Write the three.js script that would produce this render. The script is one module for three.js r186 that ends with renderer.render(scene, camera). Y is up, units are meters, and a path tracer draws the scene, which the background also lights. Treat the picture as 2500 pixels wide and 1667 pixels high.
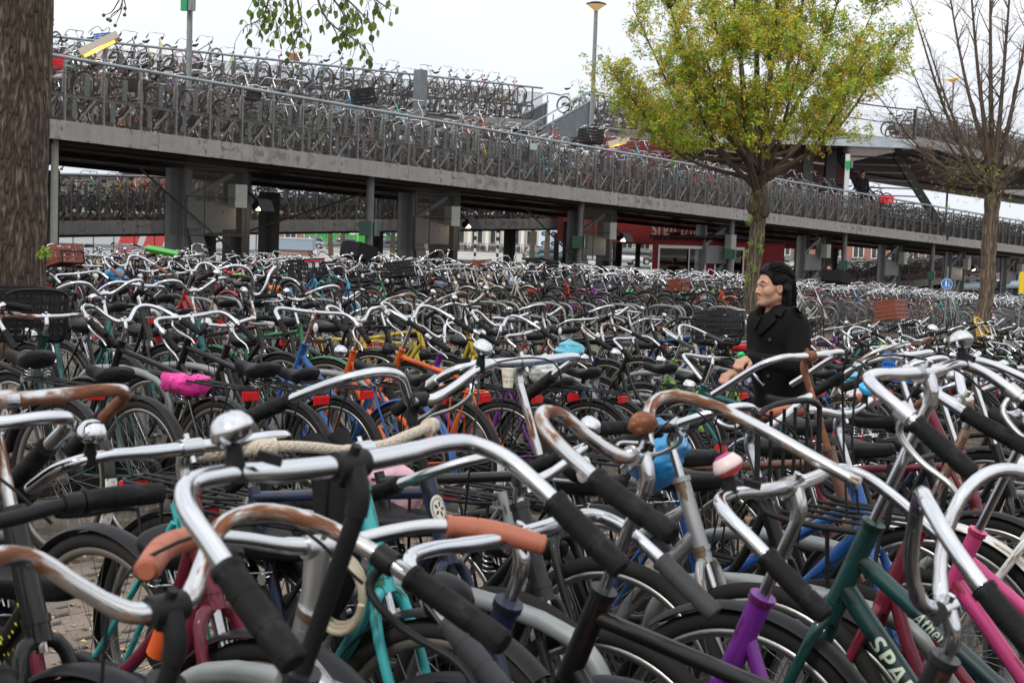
import * as THREE from 'three';
import { MarchingCubes } from 'three/addons/objects/MarchingCubes.js';
import { mergeVertices } from 'three/addons/utils/BufferGeometryUtils.js';

// ---------------------------------------------------------------- camera, sky, sun, exposure
const scene = new THREE.Scene();
const EYE = 1.85;
const VFOV = 2 * Math.atan(833.5 / 3508) * 180 / Math.PI;
const camera = new THREE.PerspectiveCamera(VFOV, 2500 / 1667, 0.05, 6000);
camera.position.set(0, EYE, 0);
camera.rotation.set(-4.23 * Math.PI / 180, 0, 2 * Math.PI / 180, 'YXZ');
camera.focus = 7.5;
camera.userData.fStop = 11;
camera.updateMatrixWorld(true);
camera.updateProjectionMatrix();

const renderer = new THREE.WebGLRenderer({ antialias: true });
renderer.toneMapping = THREE.LinearToneMapping;
renderer.toneMappingExposure = 0.73;
renderer.shadowMap.enabled = true;

// ---------------------------------------------------------------- random numbers and noise
let seed = 12345;
function reseed(s) { seed = s >>> 0; }
function rnd() { seed = (seed + 0x6D2B79F5) >>> 0; let t = seed; t = Math.imul(t ^ (t >>> 15), t | 1); t ^= t + Math.imul(t ^ (t >>> 7), t | 61); return ((t ^ (t >>> 14)) >>> 0) / 4294967296; }
const rr = (a, b) => a + (b - a) * rnd();
const pick = (a) => a[Math.floor(rnd() * a.length) % a.length];
const V = (x, y, z) => new THREE.Vector3(x, y, z);
const lerp = THREE.MathUtils.lerp, clamp = THREE.MathUtils.clamp, smooth = THREE.MathUtils.smoothstep;
function hash(x, y, s = 0) { let h = Math.imul(x | 0, 374761393) + Math.imul(y | 0, 668265263) + Math.imul(s | 0, 362437); h = Math.imul(h ^ (h >>> 13), 1274126177); return ((h ^ (h >>> 16)) >>> 0) / 4294967296; }
function vnoise(x, y, per, s) {
  const xi = Math.floor(x), yi = Math.floor(y), fx = x - xi, fy = y - yi, u = fx * fx * (3 - 2 * fx), v = fy * fy * (3 - 2 * fy);
  const m = (a) => ((a % per) + per) % per;
  return lerp(lerp(hash(m(xi), m(yi), s), hash(m(xi + 1), m(yi), s), u), lerp(hash(m(xi), m(yi + 1), s), hash(m(xi + 1), m(yi + 1), s), u), v);
}
function fbmA(u, v, fu, fv, oct, s = 0) { let a = 0.5, t = 0, n = 0; for (let i = 0; i < oct; i++) { const x = u * fu, y = v * fv, xi = Math.floor(x), yi = Math.floor(y), fx = x - xi, fy = y - yi, p = fx * fx * (3 - 2 * fx), q = fy * fy * (3 - 2 * fy), w = (k, m) => hash(((k % fu) + fu) % fu, ((m % fv) + fv) % fv, s + i); t += a * lerp(lerp(w(xi, yi), w(xi + 1, yi), p), lerp(w(xi, yi + 1), w(xi + 1, yi + 1), p), q); n += a; a *= 0.55; fu *= 2; fv *= 2; } return t / n; }
function fbm(u, v, base, oct, s = 0) { let a = 0.5, t = 0, n = 0, f = base; for (let i = 0; i < oct; i++) { t += a * vnoise(u * f, v * f, f, s + i); n += a; a *= 0.55; f *= 2; } return t / n; }

// overcast sky: bright white, a little brighter overhead, faint blue-grey cloud folds
{
  const W = 512, H = 256, data = new Float32Array(W * H * 4);
  for (let j = 0; j < H; j++) for (let i = 0; i < W; i++) {
    const el = ((j + 0.5) / H - 0.5) * Math.PI, s = Math.sin(el), k = (j * W + i) * 4;
    let L, c;
    const n = fbm(i / W, j / H, 8, 5, 3), n2 = fbm(i / W, j / H, 16, 4, 9);
    if (s >= 0) { L = (1.42 + 0.8 * s) * (0.66 + 0.50 * n + 0.16 * n2); const g = smooth(n, 0.30, 0.62); c = [lerp(0.90, 1.0, g), lerp(0.955, 1.0, g), lerp(1.04, 1.01, g)]; }
    else { L = 0.14; c = [1, 0.97, 0.93]; }
    for (let q = 0; q < 3; q++) data[k + q] = L * c[q];
    data[k + 3] = 1;
  }
  const t = new THREE.DataTexture(data, W, H, THREE.RGBAFormat, THREE.FloatType);
  t.mapping = THREE.EquirectangularReflectionMapping; t.magFilter = THREE.LinearFilter; t.minFilter = THREE.LinearFilter; t.wrapS = THREE.RepeatWrapping; t.needsUpdate = true;
  scene.background = t; scene.environment = t;
}
const sun = new THREE.DirectionalLight(new THREE.Color(1.0, 0.955, 0.89), 2.1);
sun.position.set(-32, 60, 26); sun.target.position.set(0, 0, -20);
sun.castShadow = true; sun.shadow.radius = 20; sun.shadow.mapSize.set(2048, 2048);
Object.assign(sun.shadow.camera, { left: -60, right: 60, top: 60, bottom: -60, near: 1, far: 200 });
scene.add(sun, sun.target);

// ---------------------------------------------------------------- places
// The rows of bicycles and the ramps share two directions on the ground: u along the rows, n across them.
const UX = 0.617, UD = 0.787;
const W3 = (p, q, y) => V(UX * p - UD * q, y, -(UD * p + UX * q));
function G(X, d) {                                   // height of the paved ground: falls gently to the right and away from the camera
  const D = d < 9 ? d : 9 + 2.5 * (1 - Math.exp(-(d - 9) / 2.5));
  const Xs = X > 0 ? 22 * Math.tanh(X / 22) : 14 * Math.tanh(X / 14);
  const q = -UD * X + UX * d, e = clamp(X + 4.7, -8, 26), far = 0.06 - 0.021 * e - 0.0013 * Math.max(0, e) * e;
  return lerp(lerp(0.47 - 0.067 * Xs - 0.035 * D, far, smooth(q, 8, 20)), -0.5, smooth(q, 36, 70));
}
const Gpq = (p, q) => { const v = W3(p, q, 0); return G(v.x, -v.z); };
function P(px, py, d) {                              // point on the line of sight of a spot in the photograph (2500 x 1667), d metres ahead
  const v = V((px / 2500) * 2 - 1, 1 - (py / 1667) * 2, 0.5).unproject(camera).sub(camera.position);
  return v.multiplyScalar(d / -v.z).add(camera.position);
}
const toPx = (v) => { const w = v.clone().project(camera); return [(w.x + 1) * 1250, (1 - w.y) * 833.5]; };

// ---------------------------------------------------------------- mesh builder
function spline(pts, n, closed = false) {
  return new THREE.CatmullRomCurve3(pts.map((p) => (p.isVector3 ? p : V(...p))), closed, 'centripetal').getPoints(n);
}
class MB {
  constructor() { this.p = []; this.n = []; this.t = []; this.i = []; this.c = null; }
  get count() { return this.p.length / 3; }
  vert(x, y, z, nx, ny, nz, u, v) { this.p.push(x, y, z); this.n.push(nx, ny, nz); this.t.push(u, v); return this.p.length / 3 - 1; }
  tube(pts, r, sides = 8, cap = true, closed = false) {
    pts = pts.map((p) => (p.isVector3 ? p : V(...p)));
    const N = pts.length, rad = typeof r === 'number' ? () => r : typeof r === 'function' ? r : (k) => r[k];
    const T = pts.map((p, k) => { const a = closed ? pts[(k + N - 1) % N] : pts[Math.max(0, k - 1)], b = closed ? pts[(k + 1) % N] : pts[Math.min(N - 1, k + 1)]; return b.clone().sub(a).normalize(); });
    let nrm = Math.abs(T[0].y) < 0.9 ? V(0, 1, 0) : V(1, 0, 0); nrm.sub(T[0].clone().multiplyScalar(nrm.dot(T[0]))).normalize();
    let len = 0; const first = this.count, rings = closed ? N + 1 : N;
    for (let k = 0; k < rings; k++) {
      const kk = k % N, t = T[kk];
      nrm.sub(t.clone().multiplyScalar(nrm.dot(t))).normalize();
      const b = t.clone().cross(nrm), R = rad(kk, k / (rings - 1));
      if (k) len += pts[kk].distanceTo(pts[(k - 1) % N]);
      for (let s = 0; s <= sides; s++) {
        const a = s / sides * Math.PI * 2, c = Math.cos(a), d = Math.sin(a), nx = nrm.x * c + b.x * d, ny = nrm.y * c + b.y * d, nz = nrm.z * c + b.z * d;
        this.vert(pts[kk].x + nx * R, pts[kk].y + ny * R, pts[kk].z + nz * R, nx, ny, nz, s / sides * 0.25, len);
      }
    }
    for (let k = 0; k < rings - 1; k++) for (let s = 0; s < sides; s++) { const a = first + k * (sides + 1) + s, b = a + sides + 1; this.i.push(a, a + 1, b, b, a + 1, b + 1); }
    if (cap && !closed) for (const [k, dir] of [[0, -1], [N - 1, 1]]) {
      const R = rad(k, k ? 1 : 0); if (R < 1e-4) continue;
      const t = T[k], base = first + k * (sides + 1), c = this.vert(pts[k].x, pts[k].y, pts[k].z, t.x * dir, t.y * dir, t.z * dir, 0, 0), ring = [];
      for (let s = 0; s <= sides; s++) ring.push(this.vert(this.p[(base + s) * 3], this.p[(base + s) * 3 + 1], this.p[(base + s) * 3 + 2], t.x * dir, t.y * dir, t.z * dir, 0, 0));
      for (let s = 0; s < sides; s++) dir > 0 ? this.i.push(c, ring[s], ring[s + 1]) : this.i.push(c, ring[s + 1], ring[s]);
    }
    return this;
  }
  cyl(a, b, r0, r1 = r0, sides = 8, cap = true) { return this.tube([a, b], [r0, r1], sides, cap); }
  quad(a, b, c, d, us = 1, vs = 1) {                      // counter-clockwise corners, flat
    const e = b.clone().sub(a), f = d.clone().sub(a), n = e.clone().cross(f).normalize(), lu = e.length() * us, lv = f.length() * vs;
    const i = this.vert(a.x, a.y, a.z, n.x, n.y, n.z, 0, 0); this.vert(b.x, b.y, b.z, n.x, n.y, n.z, lu, 0); this.vert(c.x, c.y, c.z, n.x, n.y, n.z, lu, lv); this.vert(d.x, d.y, d.z, n.x, n.y, n.z, 0, lv);
    this.i.push(i, i + 1, i + 2, i, i + 2, i + 3); return this;
  }
  hexa(c) {                                               // eight corners: 0-3 bottom ring, 4-7 top ring, both counter-clockwise from above
    this.quad(c[3], c[2], c[1], c[0]); this.quad(c[4], c[5], c[6], c[7]);
    for (let k = 0; k < 4; k++) { const m = (k + 1) % 4; this.quad(c[k], c[m], c[m + 4], c[k + 4]); }
    return this;
  }
  box(cx, cy, cz, sx, sy, sz, m) {
    const x = sx / 2, y = sy / 2, z = sz / 2, c = [[-x, -y, z], [x, -y, z], [x, -y, -z], [-x, -y, -z], [-x, y, z], [x, y, z], [x, y, -z], [-x, y, -z]].map(([a, b, e]) => { const v = V(a + cx, b + cy, e + cz); return m ? v.applyMatrix4(m) : v; });
    return this.hexa(c);
  }
  bar(a, b, w, h, up = V(0, 1, 0)) {                      // straight bar of rectangular section
    const t = b.clone().sub(a).normalize(), s = t.clone().cross(up).normalize(), v = s.clone().cross(t);
    s.multiplyScalar(w / 2); v.multiplyScalar(h / 2);
    const at = (p, i, j) => p.clone().addScaledVector(s, i).addScaledVector(v, j);
    return this.hexa([at(a, -1, -1), at(a, 1, -1), at(b, 1, -1), at(b, -1, -1), at(a, -1, 1), at(a, 1, 1), at(b, 1, 1), at(b, -1, 1)]);
  }
  loft(rings, capA = true, capB = true, closed = true) {  // smooth skin over rings of points
    const N = rings[0].length, first = this.count;
    const g = rings.map((r) => r.map((p) => (p.isVector3 ? p : V(...p))));
    for (let k = 0; k < g.length; k++) for (let s = 0; s < N; s++) {
      const a = g[Math.max(0, k - 1)][s], b = g[Math.min(g.length - 1, k + 1)][s];
      const l = g[k][closed ? (s + N - 1) % N : Math.max(0, s - 1)], r = g[k][closed ? (s + 1) % N : Math.min(N - 1, s + 1)];
      const n = r.clone().sub(l).cross(b.clone().sub(a)).normalize(); if (!isFinite(n.x)) n.set(0, 1, 0);
      this.vert(g[k][s].x, g[k][s].y, g[k][s].z, n.x, n.y, n.z, s / N, k / g.length);
    }
    const M = closed ? N : N - 1;
    for (let k = 0; k < g.length - 1; k++) for (let s = 0; s < M; s++) { const a = first + k * N + s, b = first + k * N + (s + 1) % N; this.i.push(a, b, b + N, a, b + N, a + N); }
    for (const [on, k, d] of [[capA, 0, -1], [capB, g.length - 1, 1]]) {
      if (!on) continue;
      const c = g[k].reduce((s, p) => s.add(p), V(0, 0, 0)).multiplyScalar(1 / N), nn = g[k][1].clone().sub(c).cross(g[k][0].clone().sub(c)).normalize().multiplyScalar(-d);
      const ci = this.vert(c.x, c.y, c.z, nn.x, nn.y, nn.z, 0, 0), ring = g[k].map((p) => this.vert(p.x, p.y, p.z, nn.x, nn.y, nn.z, 0, 0));
      for (let s = 0; s < N; s++) d > 0 ? this.i.push(ci, ring[s], ring[(s + 1) % N]) : this.i.push(ci, ring[(s + 1) % N], ring[s]);
    }
    return this;
  }
  geo(g, m) {
    const q = m ? g.clone().applyMatrix4(m) : g, f = this.count, P_ = q.attributes.position, N_ = q.attributes.normal, U = q.attributes.uv;
    for (let k = 0; k < P_.count; k++) this.vert(P_.getX(k), P_.getY(k), P_.getZ(k), N_.getX(k), N_.getY(k), N_.getZ(k), U ? U.getX(k) : 0, U ? U.getY(k) : 0);
    if (q.index) for (let k = 0; k < q.index.count; k++) this.i.push(q.index.getX(k) + f); else for (let k = 0; k < P_.count; k++) this.i.push(k + f);
    return this;
  }
  shift(from, fn) { for (let k = from; k < this.count; k++) { const v = fn(V(this.p[k * 3], this.p[k * 3 + 1], this.p[k * 3 + 2])); this.p[k * 3] = v.x; this.p[k * 3 + 1] = v.y; this.p[k * 3 + 2] = v.z; } return this; }
  done() {
    const g = new THREE.BufferGeometry();
    g.setAttribute('position', new THREE.Float32BufferAttribute(this.p, 3)); g.setAttribute('normal', new THREE.Float32BufferAttribute(this.n, 3)); g.setAttribute('uv', new THREE.Float32BufferAttribute(this.t, 2));
    if (this.c) g.setAttribute('color', new THREE.Float32BufferAttribute(this.c, 3));
    g.setIndex(this.i); return g;
  }
}
const mat4 = (pos, rot = [0, 0, 0], scl = [1, 1, 1]) => new THREE.Matrix4().compose(pos.isVector3 ? pos : V(...pos), new THREE.Quaternion().setFromEuler(new THREE.Euler(...rot)), V(...scl));
function along(a, b) {                                   // matrix whose y axis runs from a to b
  const y = b.clone().sub(a).normalize(); return new THREE.Matrix4().compose(a, new THREE.Quaternion().setFromUnitVectors(V(0, 1, 0), y), V(1, 1, 1));
}
const lathe = (prof, seg = 16) => new THREE.LatheGeometry(prof.map(([x, y]) => new THREE.Vector2(x, y)), seg);

// ---------------------------------------------------------------- naming things and parts
const used = {};
function numbered(name) { const n = used[name] = (used[name] ?? -1) + 1; return n ? name + '_' + String(n).padStart(3, '0') : name; }
function thing(name, label, category, pos, group) {
  const o = new THREE.Group(); o.name = numbered(name); if (pos) o.position.copy(pos);
  o.userData = { label, category }; if (group) o.userData.group = group; scene.add(o); return o;
}
function single(name, geo, m, label, category, group) {
  const o = mesh(name, geo, m); o.name = numbered(name); o.userData = { label, category }; if (group) o.userData.group = group; scene.add(o); return o;
}
function mesh(name, geo, m) { const o = new THREE.Mesh(geo.isBufferGeometry ? geo : geo.done(), m); o.name = name; o.castShadow = o.receiveShadow = true; return o; }
function part(parent, name, geo, m, label) { const o = mesh(name, geo, m); if (label) o.userData.label = label; parent.add(o); return o; }
function structure(name, geo, m) { const o = mesh(name, geo, m); o.name = numbered(name); o.userData.kind = 'structure'; scene.add(o); return o; }
function instanced(name, geo, m, mats, cols) {
  const o = new THREE.InstancedMesh(geo.isBufferGeometry ? geo : geo.done(), m, mats.length); o.name = name; o.castShadow = o.receiveShadow = true;
  mats.forEach((x, k) => { o.setMatrixAt(k, x); if (cols) o.setColorAt(k, cols[k]); }); o.userData.kind = 'stuff'; return o;
}
// things made in world coordinates: move the geometry so that its pivot is the thing's base
function at0(geo, pos) { const g = geo.isBufferGeometry ? geo : geo.done(); g.translate(-pos.x, -pos.y, -pos.z); return g; }

// ---------------------------------------------------------------- textures and materials
function tex(w, h, fn, srgb, rep) {
  const d = new Uint8Array(w * h * 4);
  for (let j = 0; j < h; j++) for (let i = 0; i < w; i++) { const c = fn(i / w, j / h, i, j), k = (j * w + i) * 4; for (let q = 0; q < 3; q++) d[k + q] = clamp((Array.isArray(c) ? c[q] : c) * 255, 0, 255); d[k + 3] = Array.isArray(c) && c.length > 3 ? c[3] * 255 : 255; }
  const t = new THREE.DataTexture(d, w, h, THREE.RGBAFormat); t.wrapS = t.wrapT = THREE.RepeatWrapping; t.magFilter = THREE.LinearFilter; t.minFilter = THREE.LinearMipmapLinearFilter; t.generateMipmaps = true;
  if (srgb) t.colorSpace = THREE.SRGBColorSpace; if (rep) t.repeat.set(rep[0], rep[1]); t.needsUpdate = true; return t;
}
const lin = (r, g, b) => new THREE.Color().setRGB(r, g, b);
const S = (o) => (o.color && !o.metalness && Math.max(o.color.r, o.color.g, o.color.b) < 0.06 ? new THREE.MeshPhysicalMaterial({ specularIntensity: 0.42, ...o }) : new THREE.MeshStandardMaterial(o)); // dark rubber and plastic shine little
const hex = (h) => new THREE.Color(h);
const mix3 = (a, b, t) => [lerp(a[0], b[0], t), lerp(a[1], b[1], t), lerp(a[2], b[2], t)];
// rust breaking through chrome: amount 0..1
function rustMaps(amount, s, base) {
  const f = (u, v) => { const n = fbm(u, v, 4, 5, s), m = fbm(u, v, 16, 4, s + 20); return smooth(n * 0.65 + m * 0.35, 0.62 - amount * 0.34, 0.72 - amount * 0.22); };
  return {
    map: tex(128, 256, (u, v) => { const r = f(u, v), k = fbm(u, v, 24, 3, s + 40); return mix3(base, mix3([0.30, 0.18, 0.12], [0.55, 0.34, 0.22], k), r); }, true, [2, 2]),
    metalnessMap: tex(128, 256, (u, v) => [0, 0, 1 - f(u, v)], false, [2, 2]),
    roughnessMap: tex(128, 256, (u, v) => [0, lerp(0.1 + 0.18 * fbm(u, v, 8, 3, s + 7), 0.85, f(u, v)), 0], false, [2, 2]),
  };
}
const withRust = (amount, s, base = [0.77, 0.775, 0.78]) => { const m = rustMaps(amount, s, base); return S({ map: m.map, metalnessMap: m.metalnessMap, roughnessMap: Object.assign(m.roughnessMap, {}), metalness: 1, roughness: 1 }); };
const chips = tex(256, 256, (u, v) => { const n = fbm(u, v, 8, 5, 61), d = fbm(u, v, 4, 3, 77); const c = smooth(n, 0.635, 0.665), sc = smooth(fbmA(u, v, 60, 6, 2, 19), 0.78, 0.84) * 0.6; return mix3([0.8 + 0.2 * d, 0.8 + 0.2 * d, 0.8 + 0.2 * d], [0.66, 0.55, 0.45], Math.max(c, sc)); }, true, [3, 1.5]);
const chipsDark = tex(256, 256, (u, v) => { const n = fbm(u, v, 8, 5, 161), d = fbm(u, v, 5, 4, 77); const c = smooth(n, 0.64, 0.67); const k = 0.36 + 0.3 * d; return mix3([k, k, k], [0.95, 0.72, 0.55], c); }, true, [3, 1.5]);
const paintRough = tex(128, 128, (u, v) => [0, 0.34 + 0.4 * fbm(u, v, 6, 4, 31), 0], false, [3, 1.5]);
const paints = {};
const PAINT = {
  black: [0.017, 0.017, 0.0185], charcoal: [0.045, 0.047, 0.054], navy: [0.012, 0.02, 0.055], blue: [0.02, 0.1, 0.36], sky: [0.05, 0.36, 0.62], teal: [0.01, 0.11, 0.11], green: [0.02, 0.16, 0.06], lime: [0.2, 0.42, 0.03],
  red: [0.42, 0.02, 0.025], maroon: [0.16, 0.012, 0.03], orange: [0.75, 0.13, 0.012], yellow: [0.6, 0.44, 0.02], purple: [0.17, 0.02, 0.27], pink: [0.6, 0.06, 0.22], silver: [0.42, 0.43, 0.44], white: [0.72, 0.72, 0.7], turquoise: [0.05, 0.42, 0.44], brown: [0.13, 0.06, 0.035], bottle: [0.006, 0.05, 0.045], cream: [0.6, 0.55, 0.42],
};
function paint(name) {
  return paints[name] ??= new THREE.MeshPhysicalMaterial({ color: lin(...PAINT[name]), map: name === 'black' || name === 'charcoal' ? chipsDark : chips, roughnessMap: paintRough, roughness: 1, metalness: name === 'silver' ? 0.7 : 0, specularIntensity: 0.5, clearcoat: 0.45, clearcoatRoughness: 0.07 });
}
const M = {
  chrome: S({ color: lin(0.6, 0.61, 0.63), metalness: 1, roughnessMap: tex(128, 128, (u, v) => [0, 0.05 + 0.16 * fbm(u, v, 8, 4, 5), 0], false, [3, 3]), roughness: 1 }),
  worn: withRust(0.08, 11), rusty: withRust(0.25, 23), rust: withRust(0.66, 37), copper: withRust(1.0, 51, [0.7, 0.45, 0.3]),
  alu: S({ color: lin(0.55, 0.55, 0.55), metalness: 1, roughness: 0.38 }),
  rim: S({ color: lin(0.36, 0.36, 0.35), metalness: 1, roughness: 0.36 }),
  rimDull: S({ color: lin(0.2, 0.18, 0.155), metalness: 0.8, roughness: 0.6 }),
  spoke: S({ color: lin(0.3, 0.3, 0.3), metalness: 1, roughness: 0.35 }),
  tyre: S({ color: lin(0.014, 0.0135, 0.013), roughness: 0.85, bumpMap: tex(64, 128, (u, v) => { const a = (u * 4) % 1, e = Math.abs(((v * 16) % 1) - 0.5); return a > 0.15 && a < 0.85 ? 0.8 : e < 0.12 ? 0.1 : 0.9; }, false, [4, 8]), bumpScale: 0.0016 }),
  tyreGrey: S({ color: lin(0.026, 0.024, 0.022), roughness: 0.9 }),
  grip: S({ color: lin(0.016, 0.016, 0.018), roughness: 0.66, map: tex(64, 128, (u, v) => { const n = fbm(u, v, 6, 5, 52), k = 0.62 + 0.75 * smooth(n, 0.42, 0.75); return [k, k * 0.985, k * 0.95]; }, true, [4, 4]), bumpMap: tex(32, 256, (u, v) => 0.5 + 0.5 * Math.sin(v * Math.PI * 2 * 48), false, [4, 5]), bumpScale: 0.0007 }),
  gripGrey: S({ color: lin(0.05, 0.05, 0.053), roughness: 0.6 }), gripBrown: S({ color: lin(0.36, 0.11, 0.06), roughness: 0.5, bumpMap: chips, bumpScale: 0.0004 }), gripMud: S({ color: lin(0.16, 0.06, 0.035), roughness: 0.6 }), gripTan: S({ color: lin(0.38, 0.27, 0.15), roughness: 0.7 }),
  wool: S({ color: lin(0.58, 0.5, 0.4), roughness: 1, bumpMap: tex(64, 64, (u, v) => fbm(u, v, 16, 3, 3), false, [8, 24]), bumpScale: 0.006 }),
  leather: S({ color: lin(0.009, 0.009, 0.01), roughness: 0.5, bumpMap: tex(128, 128, (u, v) => fbm(u, v, 32, 2, 8), false, [3, 3]), bumpScale: 0.0006 }),
  plastic: S({ color: lin(0.009, 0.009, 0.01), roughness: 0.45 }), dark: S({ color: lin(0.013, 0.013, 0.014), roughness: 0.55 }),
  redLight: new THREE.MeshPhysicalMaterial({ color: lin(0.5, 0.012, 0.015), roughness: 0.2, clearcoat: 0.6 }), lampGlass: new THREE.MeshPhysicalMaterial({ color: lin(0.75, 0.75, 0.72), roughness: 0.12, clearcoat: 1 }),
  whiteGuard: S({ color: lin(0.72, 0.72, 0.7), roughness: 0.4, map: chips }),
  galv: S({ color: lin(0.33, 0.35, 0.35), metalness: 0.35, roughness: 0.55, map: tex(128, 128, (u, v) => { const n = fbm(u, v, 8, 5, 91); const k = 0.72 + 0.28 * n; return [k, k, k]; }, true, [3, 1]) }),
};
const cache = {};
const once = (key, fn) => (cache[key] ??= fn());
// ---------------------------------------------------------------- ground
const pave = (() => {
  const N = 1024, D = 2; // a 2 m tile of clinkers in running bond, 0.2 x 0.1 m
  const cell = (u, v) => { const y = v * 20, r = Math.floor(y), x = u * 10 + (r % 2) * 0.5, c = Math.floor(x); return [x - c, y - r, ((c % 10) + 10) % 10, r]; };
  const joint = (fx, fy) => Math.min(Math.min(fx, 1 - fx) * 0.2, Math.min(fy, 1 - fy) * 0.1) < 0.005;
  return {
    map: tex(N, N, (u, v) => { const [fx, fy, c, r] = cell(u, v), h = hash(c, r, 4), n = fbm(u, v, 6, 5, 2), m = fbm(u, v, 48, 3, 12); if (joint(fx, fy)) return [0.30 + 0.08 * m, 0.28 + 0.07 * m, 0.22 + 0.05 * m]; const k = 0.82 + 0.36 * (n - 0.5) + 0.3 * (m - 0.5) + 0.22 * (h - 0.5); return [0.46 * k, 0.41 * k + 0.01 * h, 0.365 * k]; }, true),
    bump: tex(N, N, (u, v) => { const [fx, fy] = cell(u, v); return joint(fx, fy) ? 0.1 : 0.8 + 0.2 * fbm(u, v, 64, 2, 5); }),
  };
})();
const groundMat = S({ map: pave.map, bumpMap: pave.bump, bumpScale: 0.006, roughness: 0.9 });
const ground = (() => {
  const b = new MB(), N = 150, f = (t) => 26 * t + 40 * t ** 3 + 2400 * Math.pow(t, 11), g = (t) => -8 + 60 * t + 120 * t ** 3 + 3400 * Math.pow(t, 10);
  for (let j = 0; j <= N; j++) for (let i = 0; i <= N; i++) { const X = f(i / N * 2 - 1), d = g(j / N), y = G(X, d), e = 0.05; const n = V(-(G(X + e, d) - G(X - e, d)) / (2 * e), 1, (G(X, d + e) - G(X, d - e)) / (2 * e)).normalize(); b.vert(X, y, -d, n.x, n.y, n.z, (UX * X + UD * d) / 2, (-UD * X + UX * d) / 2); }
  for (let j = 0; j < N; j++) for (let i = 0; i < N; i++) { const a = j * (N + 1) + i; b.i.push(a, a + 1, a + N + 2, a, a + N + 2, a + N + 1); }
  return structure('ground', b, groundMat);
})();
// clinkers of the open aisle between the second and the third row, one by one; the others further along joined
{
  const bm = [0, 1, 2, 3].map((k) => S({ color: lin(...[[0.16, 0.13, 0.105], [0.185, 0.145, 0.115], [0.14, 0.12, 0.1], [0.17, 0.125, 0.1]][k]), roughness: 0.92, bumpMap: pave.bump, bumpScale: 0.001 }));
  const bg = [0, 1, 2].map((k) => { const b = new MB(), w = 0.194 - k * 0.002, d = 0.094, h = 0.05, c = 0.004; const r = (y, s) => [V(-w / 2 + s, y, d / 2 - s), V(w / 2 - s, y, d / 2 - s), V(w / 2 - s, y, -d / 2 + s), V(-w / 2 + s, y, -d / 2 + s)]; const a = r(-h, 0), m = r(-c, 0), t = r(0, c); for (let i = 0; i < 4; i++) { const j = (i + 1) % 4; b.quad(a[i], a[j], m[j], m[i]); b.quad(m[i], m[j], t[j], t[i]); } b.quad(t[0], t[1], t[2], t[3]); return b.done(); });
  reseed(71); const rest = [], yaw = Math.atan2(UD, UX); let n = 0;
  for (let r = 0; r < 17; r++) for (let c = 0; c < 62; c++) {
    const p = 2.2 + c * 0.2 + (r % 2) * 0.1, q = 3.5 + r * 0.1, w = W3(p, q, 0); w.y = G(w.x, -w.z) + 0.012 + rr(-0.002, 0.002);
    const q4 = new THREE.Quaternion().setFromEuler(new THREE.Euler(rr(-0.012, 0.012), yaw + rr(-0.012, 0.012), rr(-0.012, 0.012)));
    if (p > 3 && p < 6.8 && n < 300) { n++; const o = mesh('paving_brick', bg[n % 3], pick(bm)); o.position.copy(w); o.quaternion.copy(q4); ground.add(o); } else rest.push(new THREE.Matrix4().compose(w, q4, V(1, 1, 1)));
  }
  ground.add(instanced('paving_bricks', bg[0], bm[0], rest, rest.map(() => { const k = rr(0.8, 1.2); return lin(k, k * rr(0.95, 1), k * rr(0.9, 1)); })));
}
// fallen petals and bud scales
{
  reseed(5); const b = new MB(); b.quad(V(-0.012, 0, 0.006), V(0, 0.003, 0.008), V(0.013, 0, 0), V(-0.002, 0.004, -0.007)); const ms = [], cs = [];
  for (let k = 0; k < 9000; k++) { const p = rr(0.5, 16), q = rnd() < 0.6 ? rr(3.2, 5.4) : rr(0, 12), w = W3(p, q, 0); w.y = G(w.x, -w.z) + 0.016; ms.push(new THREE.Matrix4().compose(w, new THREE.Quaternion().setFromEuler(new THREE.Euler(rr(-0.3, 0.3), rr(0, 6.3), rr(-0.3, 0.3))), V(1, 1, 1).multiplyScalar(rr(0.6, 1.5)))); const h = rnd(); cs.push(lin(lerp(0.24, 0.5, h), lerp(0.15, 0.38, h), lerp(0.07, 0.22, h))); }
  const o = instanced('fallen_petals', b, S({ color: 0xffffff, roughness: 0.9, side: THREE.DoubleSide }), ms, cs); o.userData.label = 'pale fallen petals and bud scales scattered over the brick paving'; scene.add(o);
}

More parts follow.
